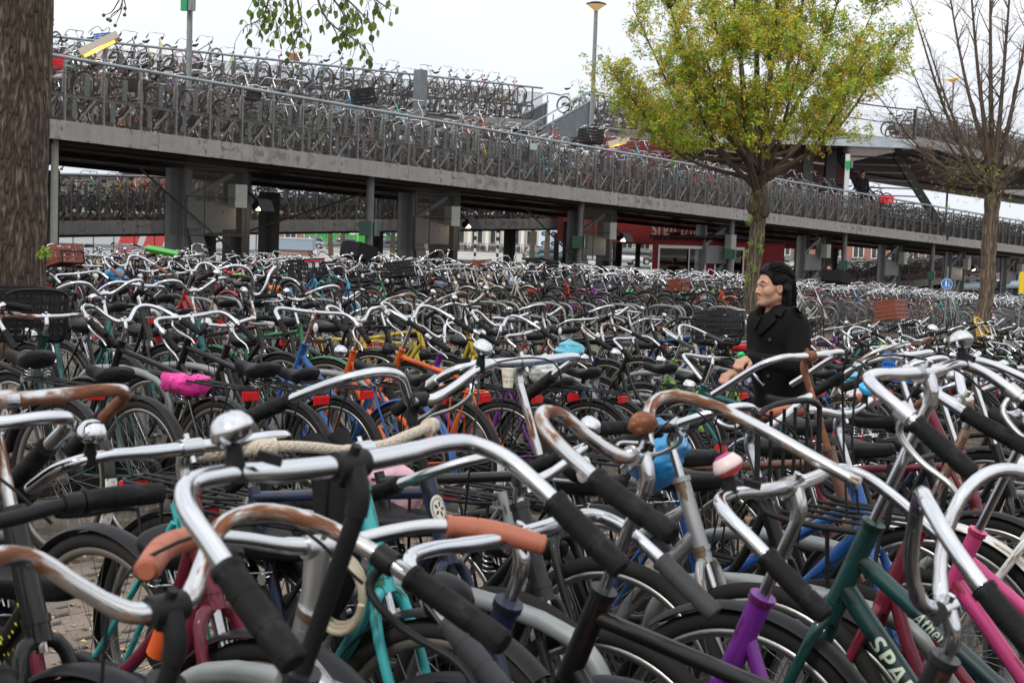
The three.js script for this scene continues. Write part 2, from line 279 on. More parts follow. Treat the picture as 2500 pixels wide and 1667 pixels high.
// ---------------------------------------------------------------- the ramps
const streak = (s, c0, c1, stain) => tex(512, 256, (u, v) => { const n = fbmA(u, v, 24, 2, 4, s), st = fbmA(u, v, 110, 1, 3, s + 4), ln = smooth(fbmA(u, v, 64, 2, 3, s + 8), 0.52, 0.72) * smooth(n, 0.35, 0.7); let c = mix3(c0, c1, 0.5 * n + 0.5 * st); c = mix3(c, stain, 0.6 * ln); const r = smooth(fbmA(u, v, 40, 2, 4, s + 13), 0.72, 0.8); return mix3(c, [0.36, 0.24, 0.17], 0.5 * r); }, true);
const R = {
  fascia: S({ map: streak(3, [0.57, 0.56, 0.545], [0.71, 0.70, 0.69], [0.38, 0.36, 0.33]), roughness: 0.75, bumpMap: tex(512, 8, (u) => (Math.sin(u * Math.PI * 2 * 90) > 0.2 ? 1 : 0.2), false), bumpScale: 0.006 }),
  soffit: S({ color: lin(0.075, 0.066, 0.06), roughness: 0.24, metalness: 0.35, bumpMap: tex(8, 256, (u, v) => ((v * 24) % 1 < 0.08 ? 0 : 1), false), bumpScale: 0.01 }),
  deck: S({ map: tex(128, 128, (u, v) => { const n = fbm(u, v, 8, 5, 6); return mix3([0.48, 0.25, 0.21], [0.62, 0.36, 0.31], n); }, true), roughness: 0.9 }),
  rail: S({ color: lin(0.36, 0.42, 0.45), metalness: 0.3, roughness: 0.45, map: tex(64, 256, (u, v) => { const r = smooth(fbm(u, v, 6, 5, 44), 0.63, 0.75), n = fbm(u, v, 12, 3, 4); return mix3([0.8 + 0.2 * n, 0.8 + 0.2 * n, 0.8 + 0.2 * n], [0.62, 0.42, 0.3], r); }, true, [4, 0.4]) }),
  post: S({ color: lin(0.42, 0.46, 0.46), metalness: 0.3, roughness: 0.55, map: tex(64, 128, (u, v) => { const n = fbm(u, v, 8, 4, 14), r = smooth(n, 0.66, 0.78); return mix3([0.7 + 0.3 * n, 0.7 + 0.3 * n, 0.7 + 0.3 * n], [0.5, 0.36, 0.27], r); }, true, [2, 2]) }),
  foot: S({ color: lin(0.075, 0.068, 0.062), roughness: 0.8 }),
  wire: S({ color: lin(0.1, 0.09, 0.08), roughness: 0.7, metalness: 0.3 }),
  steel: S({ color: lin(0.16, 0.165, 0.165), roughness: 0.6, map: tex(128, 128, (u, v) => { const n = fbm(u, v, 6, 5, 24), r = smooth(n, 0.68, 0.8); return mix3([0.75 + 0.25 * n, 0.75 + 0.25 * n, 0.75 + 0.25 * n], [0.6, 0.45, 0.36], r); }, true, [1, 1]) }),
  steelDark: S({ color: lin(0.04, 0.038, 0.037), roughness: 0.75 }),
  beam: S({ color: lin(0.36, 0.365, 0.34), roughness: 0.6, map: tex(128, 128, (u, v) => { const n = fbm(u, v, 5, 5, 34); return [0.78 + 0.22 * n, 0.78 + 0.22 * n, 0.76 + 0.22 * n]; }, true) }),
  panelBlue: S({ color: lin(0.2, 0.235, 0.255), roughness: 0.5, map: tex(128, 128, (u, v) => { const n = fbm(u, v, 4, 5, 54); return [0.8 + 0.2 * n, 0.8 + 0.2 * n, 0.8 + 0.2 * n]; }, true) }),
  red: S({ color: lin(0.30, 0.052, 0.05), roughness: 0.5, map: tex(128, 128, (u, v) => { const n = fbm(u, v, 4, 5, 64); return [0.8 + 0.2 * n, 0.78 + 0.22 * n, 0.78 + 0.22 * n]; }, true) }),
};
R.fascia.map.repeat.set(0.12, 1 / 0.42);
// One ramp along u. o: q0 front edge, w width, p0..p1, y(p) height of the deck, side -1/+1 which edges have railings
function rampWires(o, q, b) {
  const H = 1.02, s = 0.05, r = 0.0034; // fine wire netting at 45 degrees, between the deck and the upper wire
  for (let p = o.p0 - H; p < o.p1; p += s) for (const dir of [1, -1]) {
    let a = [p, 0.04], e = [p + H, 0.04 + H]; if (dir < 0) { a = [p, 0.04 + H]; e = [p + H, 0.04]; }
    const c0 = Math.max(o.p0, a[0]), c1 = Math.min(o.p1, e[0]); if (c1 - c0 < 0.05) continue;
    const y0 = lerp(a[1], e[1], (c0 - a[0]) / H), y1 = lerp(a[1], e[1], (c1 - a[0]) / H);
    b.cyl(W3(c0, q + 0.012 * dir, o.y(c0) + y0), W3(c1, q + 0.012 * dir, o.y(c1) + y1), r, r, 3, false);
  }
}
const unit = 0.92;
function rackUnit() {                                      // one bay of the bicycle stand along a railing: local x along u, z towards the deck
  const b = new MB(), r = 0.025;
  b.tube(spline([V(0.02, 0.5, 0.1), V(0.02, 0.98, 0.12), V(0.06, 1.085, 0.14), V(0.16, 1.11, 0.16), V(0.44, 1.08, 0.5), V(0.46, 1.0, 0.56), V(0.47, 0.55, 0.6)], 26), r, 7);
  b.bar(V(0.52, 0.56, 0.03), V(0.52, 1.0, 0.03), 0.115, 0.014, V(0, 0, 1)); b.bar(V(0.25, 0.06, 0.04), V(0.25, 0.52, 0.04), 0.1, 0.014, V(0, 0, 1));
  b.bar(V(0, 0.53, 0.05), V(0.92, 0.53, 0.05), 0.035, 0.07); b.bar(V(0.42, 0.08, 0.1), V(0.8, 0.5, 0.1), 0.045, 0.03);
  b.bar(V(0.72, 0.06, 0.09), V(0.72, 0.3, 0.09), 0.05, 0.014, V(0, 0, 1));
  return b.done();
}
function footUnit() { return new MB().box(0.06, 0.045, 0.08, 0.3, 0.09, 0.2).done(); }
const rackG = rackUnit(), footG = footUnit();
const yawU = Math.atan2(UD, UX);
function ramp(o) {
  const base = W3(o.p0, o.q0, o.y(o.p0)), t = thing('bicycle_ramp', o.label, 'ramp', base), local = (g) => at0(g, base), th = 0.36, n = Math.ceil((o.p1 - o.p0) / 4);
  const slab = new MB(), top = new MB();
  for (let k = 0; k < n; k++) {
    const a = lerp(o.p0, o.p1, k / n), c = lerp(o.p0, o.p1, (k + 1) / n), ya = o.y(a), yc = o.y(c), f = (p, q, y) => W3(p, q, y);
    slab.hexa([f(a, o.q0 + 0.03, ya - th), f(c, o.q0 + 0.03, yc - th), f(c, o.q0 + o.w - 0.03, yc - th), f(a, o.q0 + o.w - 0.03, ya - th), f(a, o.q0 + 0.03, ya - 0.02), f(c, o.q0 + 0.03, yc - 0.02), f(c, o.q0 + o.w - 0.03, yc - 0.02), f(a, o.q0 + o.w - 0.03, ya - 0.02)]);
    top.hexa([f(a, o.q0 + 0.02, ya - 0.018), f(c, o.q0 + 0.02, yc - 0.018), f(c, o.q0 + o.w - 0.02, yc - 0.018), f(a, o.q0 + o.w - 0.02, ya - 0.018), f(a, o.q0 + 0.02, ya), f(c, o.q0 + 0.02, yc), f(c, o.q0 + o.w - 0.02, yc), f(a, o.q0 + o.w - 0.02, ya)]);
  }
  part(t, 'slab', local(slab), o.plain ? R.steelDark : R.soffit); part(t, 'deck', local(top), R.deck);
  const L = 7.8, m = Math.ceil((o.p1 - o.p0) / L);
  for (const [q, dir] of [[o.q0, -1], [o.q0 + o.w, 1]]) for (let k = 0; k < m; k++) {
    const a = o.p0 + k * L + 0.006, c = Math.min(o.p1, o.p0 + (k + 1) * L) - 0.006, b = new MB(), f = (p, qq, y) => W3(p, qq, o.y(p) + y), q1 = q + dir * 0.03;
    b.hexa(dir < 0 ? [f(a, q1, -th - 0.02), f(c, q1, -th - 0.02), f(c, q, -th - 0.02), f(a, q, -th - 0.02), f(a, q1, 0.0), f(c, q1, 0.0), f(c, q, 0.0), f(a, q, 0.0)] : [f(a, q, -th - 0.02), f(c, q, -th - 0.02), f(c, q1, -th - 0.02), f(a, q1, -th - 0.02), f(a, q, 0.0), f(c, q, 0.0), f(c, q1, 0.0), f(a, q1, 0.0)]);
    part(t, 'fascia_panel', local(b), R.fascia);
  }
  for (const dq of o.plain ? [] : [0.35, o.w / 2, o.w - 0.35]) { const b = new MB(); b.bar(W3(o.p0, o.q0 + dq, o.y(o.p0) - th - 0.05), W3(o.p1, o.q0 + dq, o.y(o.p1) - th - 0.05), 0.16, 0.1); part(t, 'girder', local(b), R.steelDark); }
  for (const dq of [1.1, 1.25]) { const b = new MB(); b.cyl(W3(o.p0, o.q0 + dq, o.y(o.p0) - th - 0.05), W3(o.p1, o.q0 + dq, o.y(o.p1) - th - 0.05), 0.035, 0.035, 6); part(t, 'cable_pipe', local(b), R.steelDark); }
  for (const e of o.rails) {
    const q = e > 0 ? o.q0 + 0.05 : o.q0 + o.w - 0.05;
    const b = new MB(); b.cyl(W3(o.p0, q, o.y(o.p0) + 1.25), W3(o.p1, q, o.y(o.p1) + 1.25), 0.038, 0.038, 10); part(t, 'top_rail', local(b), R.rail);
    for (const [h, r] of [[1.06, 0.008], [0.55, 0.007], [0.05, 0.007]]) { const w = new MB(); w.cyl(W3(o.p0, q, o.y(o.p0) + h), W3(o.p1, q, o.y(o.p1) + h), r, r, 5); part(t, 'tension_wire', local(w), R.wire); }
    const w = new MB(); rampWires(o, q - 0.03 * e, w); part(t, 'wire_netting', local(w), R.wire).userData.kind = 'stuff';
    const step = o.step || unit, posts = Math.floor((o.p1 - o.p0) / step);
    const pg = once('post', () => new MB().box(0, 0.61, 0, 0.045, 1.22, 0.045).done());
    for (let k = 0; k <= posts; k++) {
      const p = o.p0 + 0.02 + k * step, at = W3(p, q, o.y(p)).sub(base);
      const po = part(t, 'railing_post', pg, R.post); po.position.copy(at); po.rotation.y = yawU;
      if (o.racks && k < posts) { for (const [nm, g, mm] of [['bicycle_stand', rackG, R.post], ['stand_foot', footG, R.foot]]) { const x = part(t, nm, g, mm); x.position.copy(at); x.rotation.set(0, e > 0 ? yawU + 0 : yawU, Math.atan2(o.y(p + 1) - o.y(p), 1) * 1, 'YXZ'); if (e > 0) x.scale.z = -1; } }
    }
  }
  return t;
}
const yA = (p) => 3.81 - 0.02857 * (p - 16.7), yB1 = (p) => 1.8 + 0.033 * (p - 22.7), yB3 = (p) => (p < 44.4 ? 5.49 + 0.038 * (p - 23.8) : 6.27 + 0.0256 * (p - 44.4)), yB0 = (p) => -0.4 + 0.034 * (p - 69);
ramp({ q0: 24.8, w: 7.4, p0: 11.5, p1: 82, y: yA, rails: [1], racks: true, label: 'nearest grey bicycle ramp, sloping down to the right behind its wire railing' });
ramp({ q0: 33.7, w: 10, p0: 16, p1: 58, y: yB1, rails: [1], racks: true, label: 'lower bicycle ramp seen in the shade under the nearest ramp on the left' });
ramp({ q0: 33.7, w: 11, p0: 18, p1: 44.4, y: yB3, rails: [1], racks: true, label: 'highest bicycle ramp, with bicycles against the sky at the upper left' });
ramp({ q0: 33.7, w: 7, p0: 47.2, p1: 60, y: yB3, rails: [1], racks: true, label: 'short upper ramp between the street lamp and the leafy tree' });
ramp({ q0: 33.7, w: 7, p0: 62, p1: 108, y: yB0, rails: [1], racks: false, step: 1.84, label: 'lowest ramp rising to the right in the shade behind the round blue sign' });
ramp({ plain: true, q0: 24.6, w: 9, p0: 58.6, p1: 92, y: (p) => 6.62 - 0.012 * (p - 57), rails: [1], racks: false, step: 0.92, label: 'upper walkway behind the bare tree at the top right' });
ramp({ plain: true, q0: 33.62, w: 4.5, p0: 60.3, p1: 112, y: (p) => 6.62 - 0.012 * (p - 57), rails: [], racks: false, label: 'dark deck above the lowest ramp, behind the bare tree' });
// curved landing at the upper right
{
  const base = V(6.6, 5.97, -60), t = thing('landing', 'pale blue-grey landing with a rounded edge above the ramp at the upper right', 'landing', base), b = new MB(), top = new MB(), N = 14;
  const f = (x) => 60 - 0.7 * Math.sin(Math.max(0, (x - 7) / 9.3) * 2.2), yt = (x) => 6.66 - 0.34 * smooth(x, 11.5, 16.4);
  for (let k = 0; k < N; k++) { const a = lerp(6.6, 16.3, k / N), c = lerp(6.6, 16.3, (k + 1) / N); b.hexa([V(a, 5.97, -f(a)), V(c, 5.97, -f(c)), V(c, 5.97, -f(c) - 0.12), V(a, 5.97, -f(a) - 0.12), V(a, yt(a), -f(a)), V(c, yt(c), -f(c)), V(c, yt(c), -f(c) - 0.12), V(a, yt(a), -f(a) - 0.12)]); top.hexa([V(a, 6.02, -f(a) - 0.125), V(c, 6.02, -f(c) - 0.125), V(c, 6.02, -78), V(a, 6.02, -78), V(a, yt(a) - 0.03, -f(a) - 0.125), V(c, yt(c) - 0.03, -f(c) - 0.125), V(c, 6.3, -78), V(a, 6.3, -78)]); }
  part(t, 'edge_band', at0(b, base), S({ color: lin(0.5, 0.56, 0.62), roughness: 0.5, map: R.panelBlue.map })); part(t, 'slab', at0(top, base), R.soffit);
  const rail = new MB(), mid = new MB(), pts = []; for (let k = 0; k <= 20; k++) { const x = lerp(6.6, 16.3, k / 20); pts.push(V(x, yt(x) + 1.22, -f(x) - 0.05)); } rail.tube(pts, 0.03, 7); mid.tube(pts.map((p) => p.clone().setY(p.y - 0.62)), 0.02, 6);
  part(t, 'top_rail', at0(rail, base), R.steelDark); part(t, 'middle_rail', at0(mid, base), R.steelDark);
  for (const x of [6.7, 9.9, 13.1, 16.2]) part(t, 'railing_post', at0(new MB().box(x, yt(x) + 0.6, -f(x) - 0.05, 0.1, 1.24, 0.08), base), R.steelDark);
  const net = new MB(); for (let x = 6.6; x < 16.2; x += 0.07) for (const dd of [1, -1]) { const x1 = Math.min(16.3, x + 1.0); net.cyl(V(x, yt(x) + (dd > 0 ? 0.03 : 1.0), -f(x) - 0.04), V(x1, yt(x1) + (dd > 0 ? 1.0 : 0.03), -f(x1) - 0.04), 0.0022, 0.0022, 3, false); } part(t, 'wire_netting', at0(net, base), R.wire).userData.kind = 'stuff';
  for (const [x, d, r] of [[12.4, 62, 0.22], [13.6, 63, 0.22]]) { const c = new MB(); c.box(x, 3.3, -d, r * 2, 5.4, r * 2); part(t, 'column', at0(c, base), R.steel); }
}
// stair with two solid balustrades, from the nearest ramp up to the highest one
{
  const base = W3(38.2, 33.2, yA(38)), t = thing('stair', 'steel stair with two solid grey balustrades climbing to the highest ramp', 'stair', base);
  for (const q of [32.5, 34.6]) {
    const b = new MB(), c = new MB(), y = (p) => yA(38.5) + (p - 38.5) * (yB3(45.9) - yA(38.5)) / 7.4, a = 38.6, e = 45.9, f = (p, qq, yy) => W3(p, qq, yy);
    b.hexa([f(a, q, y(a) - 0.3), f(e, q, y(e) - 0.3), f(e, q + 0.04, y(e) - 0.3), f(a, q + 0.04, y(a) - 0.3), f(a, q, y(a) + 0.85), f(e, q, y(e) + 0.85), f(e, q + 0.04, y(e) + 0.85), f(a, q + 0.04, y(a) + 0.85)]);
    part(t, 'balustrade', at0(b, base), R.panelBlue);
    c.tube(spline([f(a - 0.6, q, y(a) + 0.9), f(a, q, y(a) + 1.17), f(e - 0.3, q, y(e) + 1.1), f(e, q, y(e) + 1.2), f(e + 0.8, q, y(e) + 1.2)], 20), 0.03, 8); part(t, 'handrail', at0(c, base), R.rail);
    const d = new MB(); d.bar(f(a, q - 0.03, y(a) + 0.87), f(e, q - 0.03, y(e) + 0.87), 0.05, 0.05); part(t, 'edge_trim', at0(d, base), R.rail);
    for (const p of [a + 0.1, lerp(a, e, 0.33), lerp(a, e, 0.66), e - 0.1]) { const s = new MB(); s.bar(f(p, q - 0.05, y(p) - 0.2), f(p, q - 0.05, y(p) + 1.15), 0.05, 0.04, V(0, 0, 1)); part(t, 'balustrade_post', at0(s, base), R.rail); }
  }
  for (let k = 0; k < 18; k++) { const p = 38.6 + k * 0.41, y = lerp(yA(38.5), yB3(45.9), k / 18), b = new MB(), m = W3(p, 33.57, y); b.bar(W3(p, 32.55, y), W3(p, 34.58, y), 0.3, 0.05); part(t, 'tread', at0(b, base), R.steel); }
}
// lower stair, seen from below at the right
{
  const base = V(13.6, 2.6, -64), t = thing('stair', 'dark open-tread stair seen from below under the landing at the right', 'stair', base);
  for (const x of [13.9, 16.4]) { const b = new MB(); b.bar(V(x, 5.95, -63), V(x + 3.1, 2.4, -65), 0.09, 0.42); part(t, 'stringer', at0(b, base), R.steelDark); }
  for (let k = 0; k < 11; k++) { const f = (k + 0.5) / 11, b = new MB(); b.box(15.15 + 3.1 * f, lerp(5.95, 2.4, f), -63 - 2 * f, 2.4, 0.05, 0.34); part(t, 'tread', at0(b, base), R.panelBlue); }
}
// supports in pairs, with netting cages
reseed(8);
const floodFace = S({ color: 0xffffff, emissive: new THREE.Color(1, 0.85, 0.6), emissiveIntensity: 0.55 });
for (let k = 0; k < 9; k++) {
  const p = 21.15 + 7.47 * k, base = W3(p, 26, Gpq(p, 26) - 0.1), where = ['left', 'second from the left', 'third from the left', 'behind the red cabin', 'right of the red cabin', 'fifth', 'beside the round blue sign', 'right of the second tree', 'at the right edge'][k];
  const t = thing('support_frame', ['leftmost steel support frame with a netting cage under the nearest ramp', 'steel support frame with netting, left of the green car, under the nearest ramp', 'steel support frame with netting, right of the green car, under the nearest ramp', 'steel support frame hidden behind the red cabin', 'steel support frame just right of the red cabin', 'steel support frame with a diagonal brace left of the round blue sign', 'steel support frame with a diagonal brace behind the round blue sign', 'steel support frame behind the trunk of the bare tree', 'steel support frame at the right edge of the picture'][k], 'support', base);
  const top = yA(p) - 0.62, L = (g) => at0(g, base), col = (pp, q, y1, w, m, nm = 'column') => { const b = new MB(), y0 = Gpq(pp, q) - 0.1; b.bar(W3(pp, q, y0), W3(pp, q, y1), w, 0.02, V(UX, 0, -UD)); b.bar(W3(pp - w / 2, q, y0), W3(pp - w / 2, q, y1), 0.022, w, V(UX, 0, -UD)); b.bar(W3(pp + w / 2, q, y0), W3(pp + w / 2, q, y1), 0.022, w, V(UX, 0, -UD)); part(t, nm, L(b), m); };
  col(p - 0.72, 25.5, top, 0.36, R.steel); col(p + 0.95, 25.5, top, 0.4, k < 3 ? R.steelDark : R.steel); col(p, 31.6, top, 0.4, R.steel); col(p + 0.2, 34.6, (p < 56 ? yB3(p) : top) - 0.6, 0.36, R.steel);
  const hm = yA(p) - 1.62, cb = new MB(); cb.bar(W3(p - 0.6, 25.4, hm), W3(p + 0.8, 25.4, hm), 0.1, 0.62); part(t, 'cross_beam', L(cb), R.steel);
  const br = new MB(); br.bar(W3(p - 0.55, 25.45, hm + 0.32), W3(p + 0.75, 25.45, top - 0.05), 0.1, 0.1); if (k > 2) br.bar(W3(p - 0.55, 25.45, Gpq(p, 26) + 0.5), W3(p + 0.75, 25.45, hm - 0.3), 0.1, 0.1); part(t, 'brace', L(br), R.steel);
  const wb = new MB(); wb.box(0, 0, 0, 0.34, 0.52, 0.26); const bx = part(t, 'switch_box', wb, R.beam); bx.position.copy(W3(p + 0.62, 25.1, top - 0.55).sub(base)); bx.rotation.y = yawU;
  if (k < 3) {
    const cg = new MB(); for (const [a, e] of [[[p - 0.95, 25.0], [p + 0.8, 25.0]], [[p - 0.95, 25.0], [p - 0.95, 26.2]]]) { const len = Math.hypot(e[0] - a[0], e[1] - a[1]), H = top - hm + 0.85, y0 = hm - 0.45; for (let s = -H; s < len; s += 0.055) for (const dd of [1, -1]) { const s0 = Math.max(0, s), s1 = Math.min(len, s + H); if (s1 - s0 < 0.03) continue; const f0 = (s0 - s) / H, f1 = (s1 - s) / H, pt = (ss, ff) => W3(lerp(a[0], e[0], ss / len), lerp(a[1], e[1], ss / len), y0 + H * (dd > 0 ? ff : 1 - ff)); cg.cyl(pt(s0, f0), pt(s1, f1), 0.0032, 0.0032, 3, false); } }
    part(t, 'wire_netting', L(cg), R.wire).userData.kind = 'stuff';
    const fr = new MB(); for (const y of [hm - 0.45, hm + 0.4, top]) fr.cyl(W3(p - 0.95, 25, y), W3(p + 0.8, 25, y), 0.016, 0.016, 6); for (const pp of [p - 0.95, p - 0.4, p + 0.8]) fr.cyl(W3(pp, 25, hm - 0.45), W3(pp, 25, top), 0.015, 0.015, 6); part(t, 'cage_frame', L(fr), R.steelDark);
    const kn = new MB(); kn.hexa([W3(p - 0.1, 25.4, Gpq(p, 25)), W3(p + 0.5, 25.4, Gpq(p, 25)), W3(p + 0.5, 25.7, Gpq(p, 25)), W3(p - 0.1, 25.7, Gpq(p, 25)), W3(p - 0.5, 25.4, hm - 0.3), W3(p - 0.15, 25.4, hm - 0.3), W3(p - 0.15, 25.7, hm - 0.3), W3(p - 0.5, 25.7, hm - 0.3)]); part(t, 'knee_plate', L(kn), R.steel);
  }
  if ([0, 1, 2, 6].includes(k)) {
    const fp = W3(p + 1.25, 25.0, yA(p) - 1.35), fl = thing('floodlight', ['black floodlight on the leftmost support frame', 'black floodlight on the support frame left of the green car', 'black floodlight on the support frame left of the red wall lettering', '', '', '', 'small lit floodlight to the right of the round blue sign'][k], 'floodlight', fp); fl.rotation.set(1.05, yawU - 0.1, 0, 'YXZ');
    part(fl, 'housing', new MB().box(0, 0, 0, 0.34, 0.28, 0.16), M.plastic); part(fl, 'visor', new MB().bar(V(-0.19, 0.15, 0.1), V(0.19, 0.15, 0.1), 0.3, 0.02), M.plastic); part(fl, 'glowing_glass', new MB().box(0, 0.01, 0.085, 0.28, 0.2, 0.008), floodFace); part(fl, 'bracket', new MB().bar(V(-0.25, 0, -0.35), V(0, 0, -0.05), 0.05, 0.05), M.plastic);
    const pl = new THREE.PointLight(new THREE.Color(1, 0.8, 0.5), 1.2, 6); pl.position.set(0, -0.05, 0.2); pl.castShadow = true; fl.add(pl);
  }
}
for (let k = 0; k < 6; k++) {
  const p = 17 + 9.07 * k, y0 = Gpq(p, 25.1) - 0.1, base = W3(p, 25.1, y0), t = thing('slim_column', ['slim grey column right beside the thick tree trunk', 'slim round column in front of the parked blue car under the ramp', 'slim round column left of the red wall lettering', 'slim round column in front of the red cabin', 'slim round column left of the round blue sign', 'slim round column right of the round blue sign'][k], 'column', base);
  part(t, 'shaft', at0(new MB().cyl(base, W3(p, 25.1, yA(p) - 0.36), k ? 0.1 : 0.075, k ? 0.1 : 0.075, 14), base), k ? R.steel : R.beam);
  part(t, 'base_plate', at0(new MB().box(base.x, y0 + 0.11, base.z, 0.34, 0.03, 0.34), base), R.steel);
  if (k) for (const s of [-1, 1]) { const b = part(t, 'green_sign_box', new MB().box(0, 0, 0, 0.3, 0.36, 0.06), S({ color: lin(0.01, 0.07, 0.045), roughness: 0.4 })); b.position.copy(W3(p + 0.2 * s, 25.05, y0 + 1.95).sub(base)); b.rotation.y = yawU + (s > 0 ? 0.3 : -0.9); }
}
for (const [a, b2, la] of [[[19.2, 25.3, 3.0], [22.4, 25.3, 0.9], 'dark tie rod sloping down to the right beside the thick trunk'], [[26.1, 25.4, 2.75], [21.6, 27.5, 1.0], 'thin tie rod sloping up to the slim column on the left'], [[32.6, 25.2, 2.6], [36.6, 25.3, 0.4], 'dark tie rod sloping down in front of the green car'], [[61, 25.3, 1.7], [55, 26.5, -0.9], 'thin tie rod between the supports at the right']]) {
  const A = W3(...a), B = W3(...b2); single('tie_rod', at0(new MB().cyl(A, B, 0.025, 0.025, 6), A), R.steelDark, la, 'tie rod').position.copy(A);
}
// pillar and the two landing beams at the height of the top ramp
{
  const a = W3(36.9, 33.3, 4.4); const t = single('pillar', new MB().box(0, 1.48, 0, 0.34, 2.96, 0.34), R.panelBlue, 'square blue-grey pillar standing above the railings in front of the sky', 'pillar'); t.position.copy(a); t.rotation.y = yawU;
  for (const [p0, p1, la] of [[37.4, 40.4, 'pale box beam behind netting below the pillar'], [46.6, 49.4, 'pale box beam at the foot of the tall street lamp']]) {
    const m = W3(p0, 33.55, yB3(p0) - 0.42), b = thing('box_beam', la, 'beam', m);
    part(b, 'web', at0(new MB().bar(W3(p0, 33.5, yB3(p0) - 0.42), W3(p1, 33.5, yB3(p0) - 0.42), 0.2, 0.7), m), R.beam); part(b, 'top_flange', at0(new MB().bar(W3(p0 - 0.1, 33.45, yB3(p0) - 0.05), W3(p1 + 0.1, 33.45, yB3(p0) - 0.05), 0.4, 0.04), m), R.beam); for (const pp of [p0 + 0.3, p1 - 0.3]) part(b, 'stiffener', at0(new MB().bar(W3(pp, 33.37, yB3(p0) - 0.75), W3(pp, 33.37, yB3(p0) - 0.08), 0.05, 0.05, V(0, 0, 1)), m), R.beam);
    part(b, 'leg', at0(new MB().bar(W3(lerp(p0, p1, 0.5), 33.8, yA(p0)), W3(lerp(p0, p1, 0.5), 33.8, yB3(p0) - 0.78), 0.3, 0.3, V(0, 0, 1)), m), R.steel);
  }
}
// ---------------------------------------------------------------- red wall, cabin and the street behind
{
  const canvas = document.createElement('canvas'); canvas.width = 2048; canvas.height = 152; const c = canvas.getContext('2d');
  c.fillStyle = '#b4453f'; c.fillRect(0, 0, 2048, 152); reseed(3); for (let k = 0; k < 500; k++) { c.fillStyle = `rgba(${rnd() < 0.5 ? '205,120,110' : '120,30,28'},${rr(0.02, 0.08)})`; c.beginPath(); c.ellipse(rr(0, 2048), rr(0, 152), rr(5, 60), rr(3, 16), 0, 0, 7); c.fill(); }
  c.fillStyle = '#e8d8cc'; c.font = 'bold 80px sans-serif'; c.textBaseline = 'alphabetic'; c.fillText('srgn I/in .mel', 520, 124); c.fillText('vw', 1160, 124);
  const t = new THREE.CanvasTexture(canvas); t.colorSpace = THREE.SRGBColorSpace;
  const Q = 33, base = W3(45, Q, 1.65), wall = thing('red_wall', 'long red wall with pale lettering behind the supports and the red cabin', 'wall', base), b = new MB(), f = (p, q, y) => W3(p, q, y);
  b.quad(f(45, Q, 1.7), f(70, Q, 1.7), f(70, Q, 3.55), f(45, Q, 3.55)); b.t = [0, 0, 1, 0, 1, 1, 0, 1]; part(wall, 'lettered_panel', at0(b, base), S({ map: t, roughness: 0.6 }));
  for (let k = 0; k < 9; k++) { const a = 45 + k * 2.78 + 0.01, e = a + 2.76, top = k < 1 ? 3.6 : 5.95; part(wall, 'panel', at0(new MB().hexa([f(a, Q + 0.02, 1.66), f(e, Q + 0.02, 1.66), f(e, Q + 0.25, 1.66), f(a, Q + 0.25, 1.66), f(a, Q + 0.02, top), f(e, Q + 0.02, top), f(e, Q + 0.25, top), f(a, Q + 0.25, top)]), base), k === 4 ? S({ color: lin(0.25, 0.2, 0.15), roughness: 0.8 }) : R.red); }
  for (let k = 0; k < 9; k++) part(wall, 'wall_post', at0(new MB().bar(f(45.2 + k * 2.9, Q + 0.4, Gpq(45.2 + k * 2.9, Q) - 0.1), f(45.2 + k * 2.9, Q + 0.4, 2), 0.2, 0.2, V(0, 0, 1)), base), R.steelDark);
}
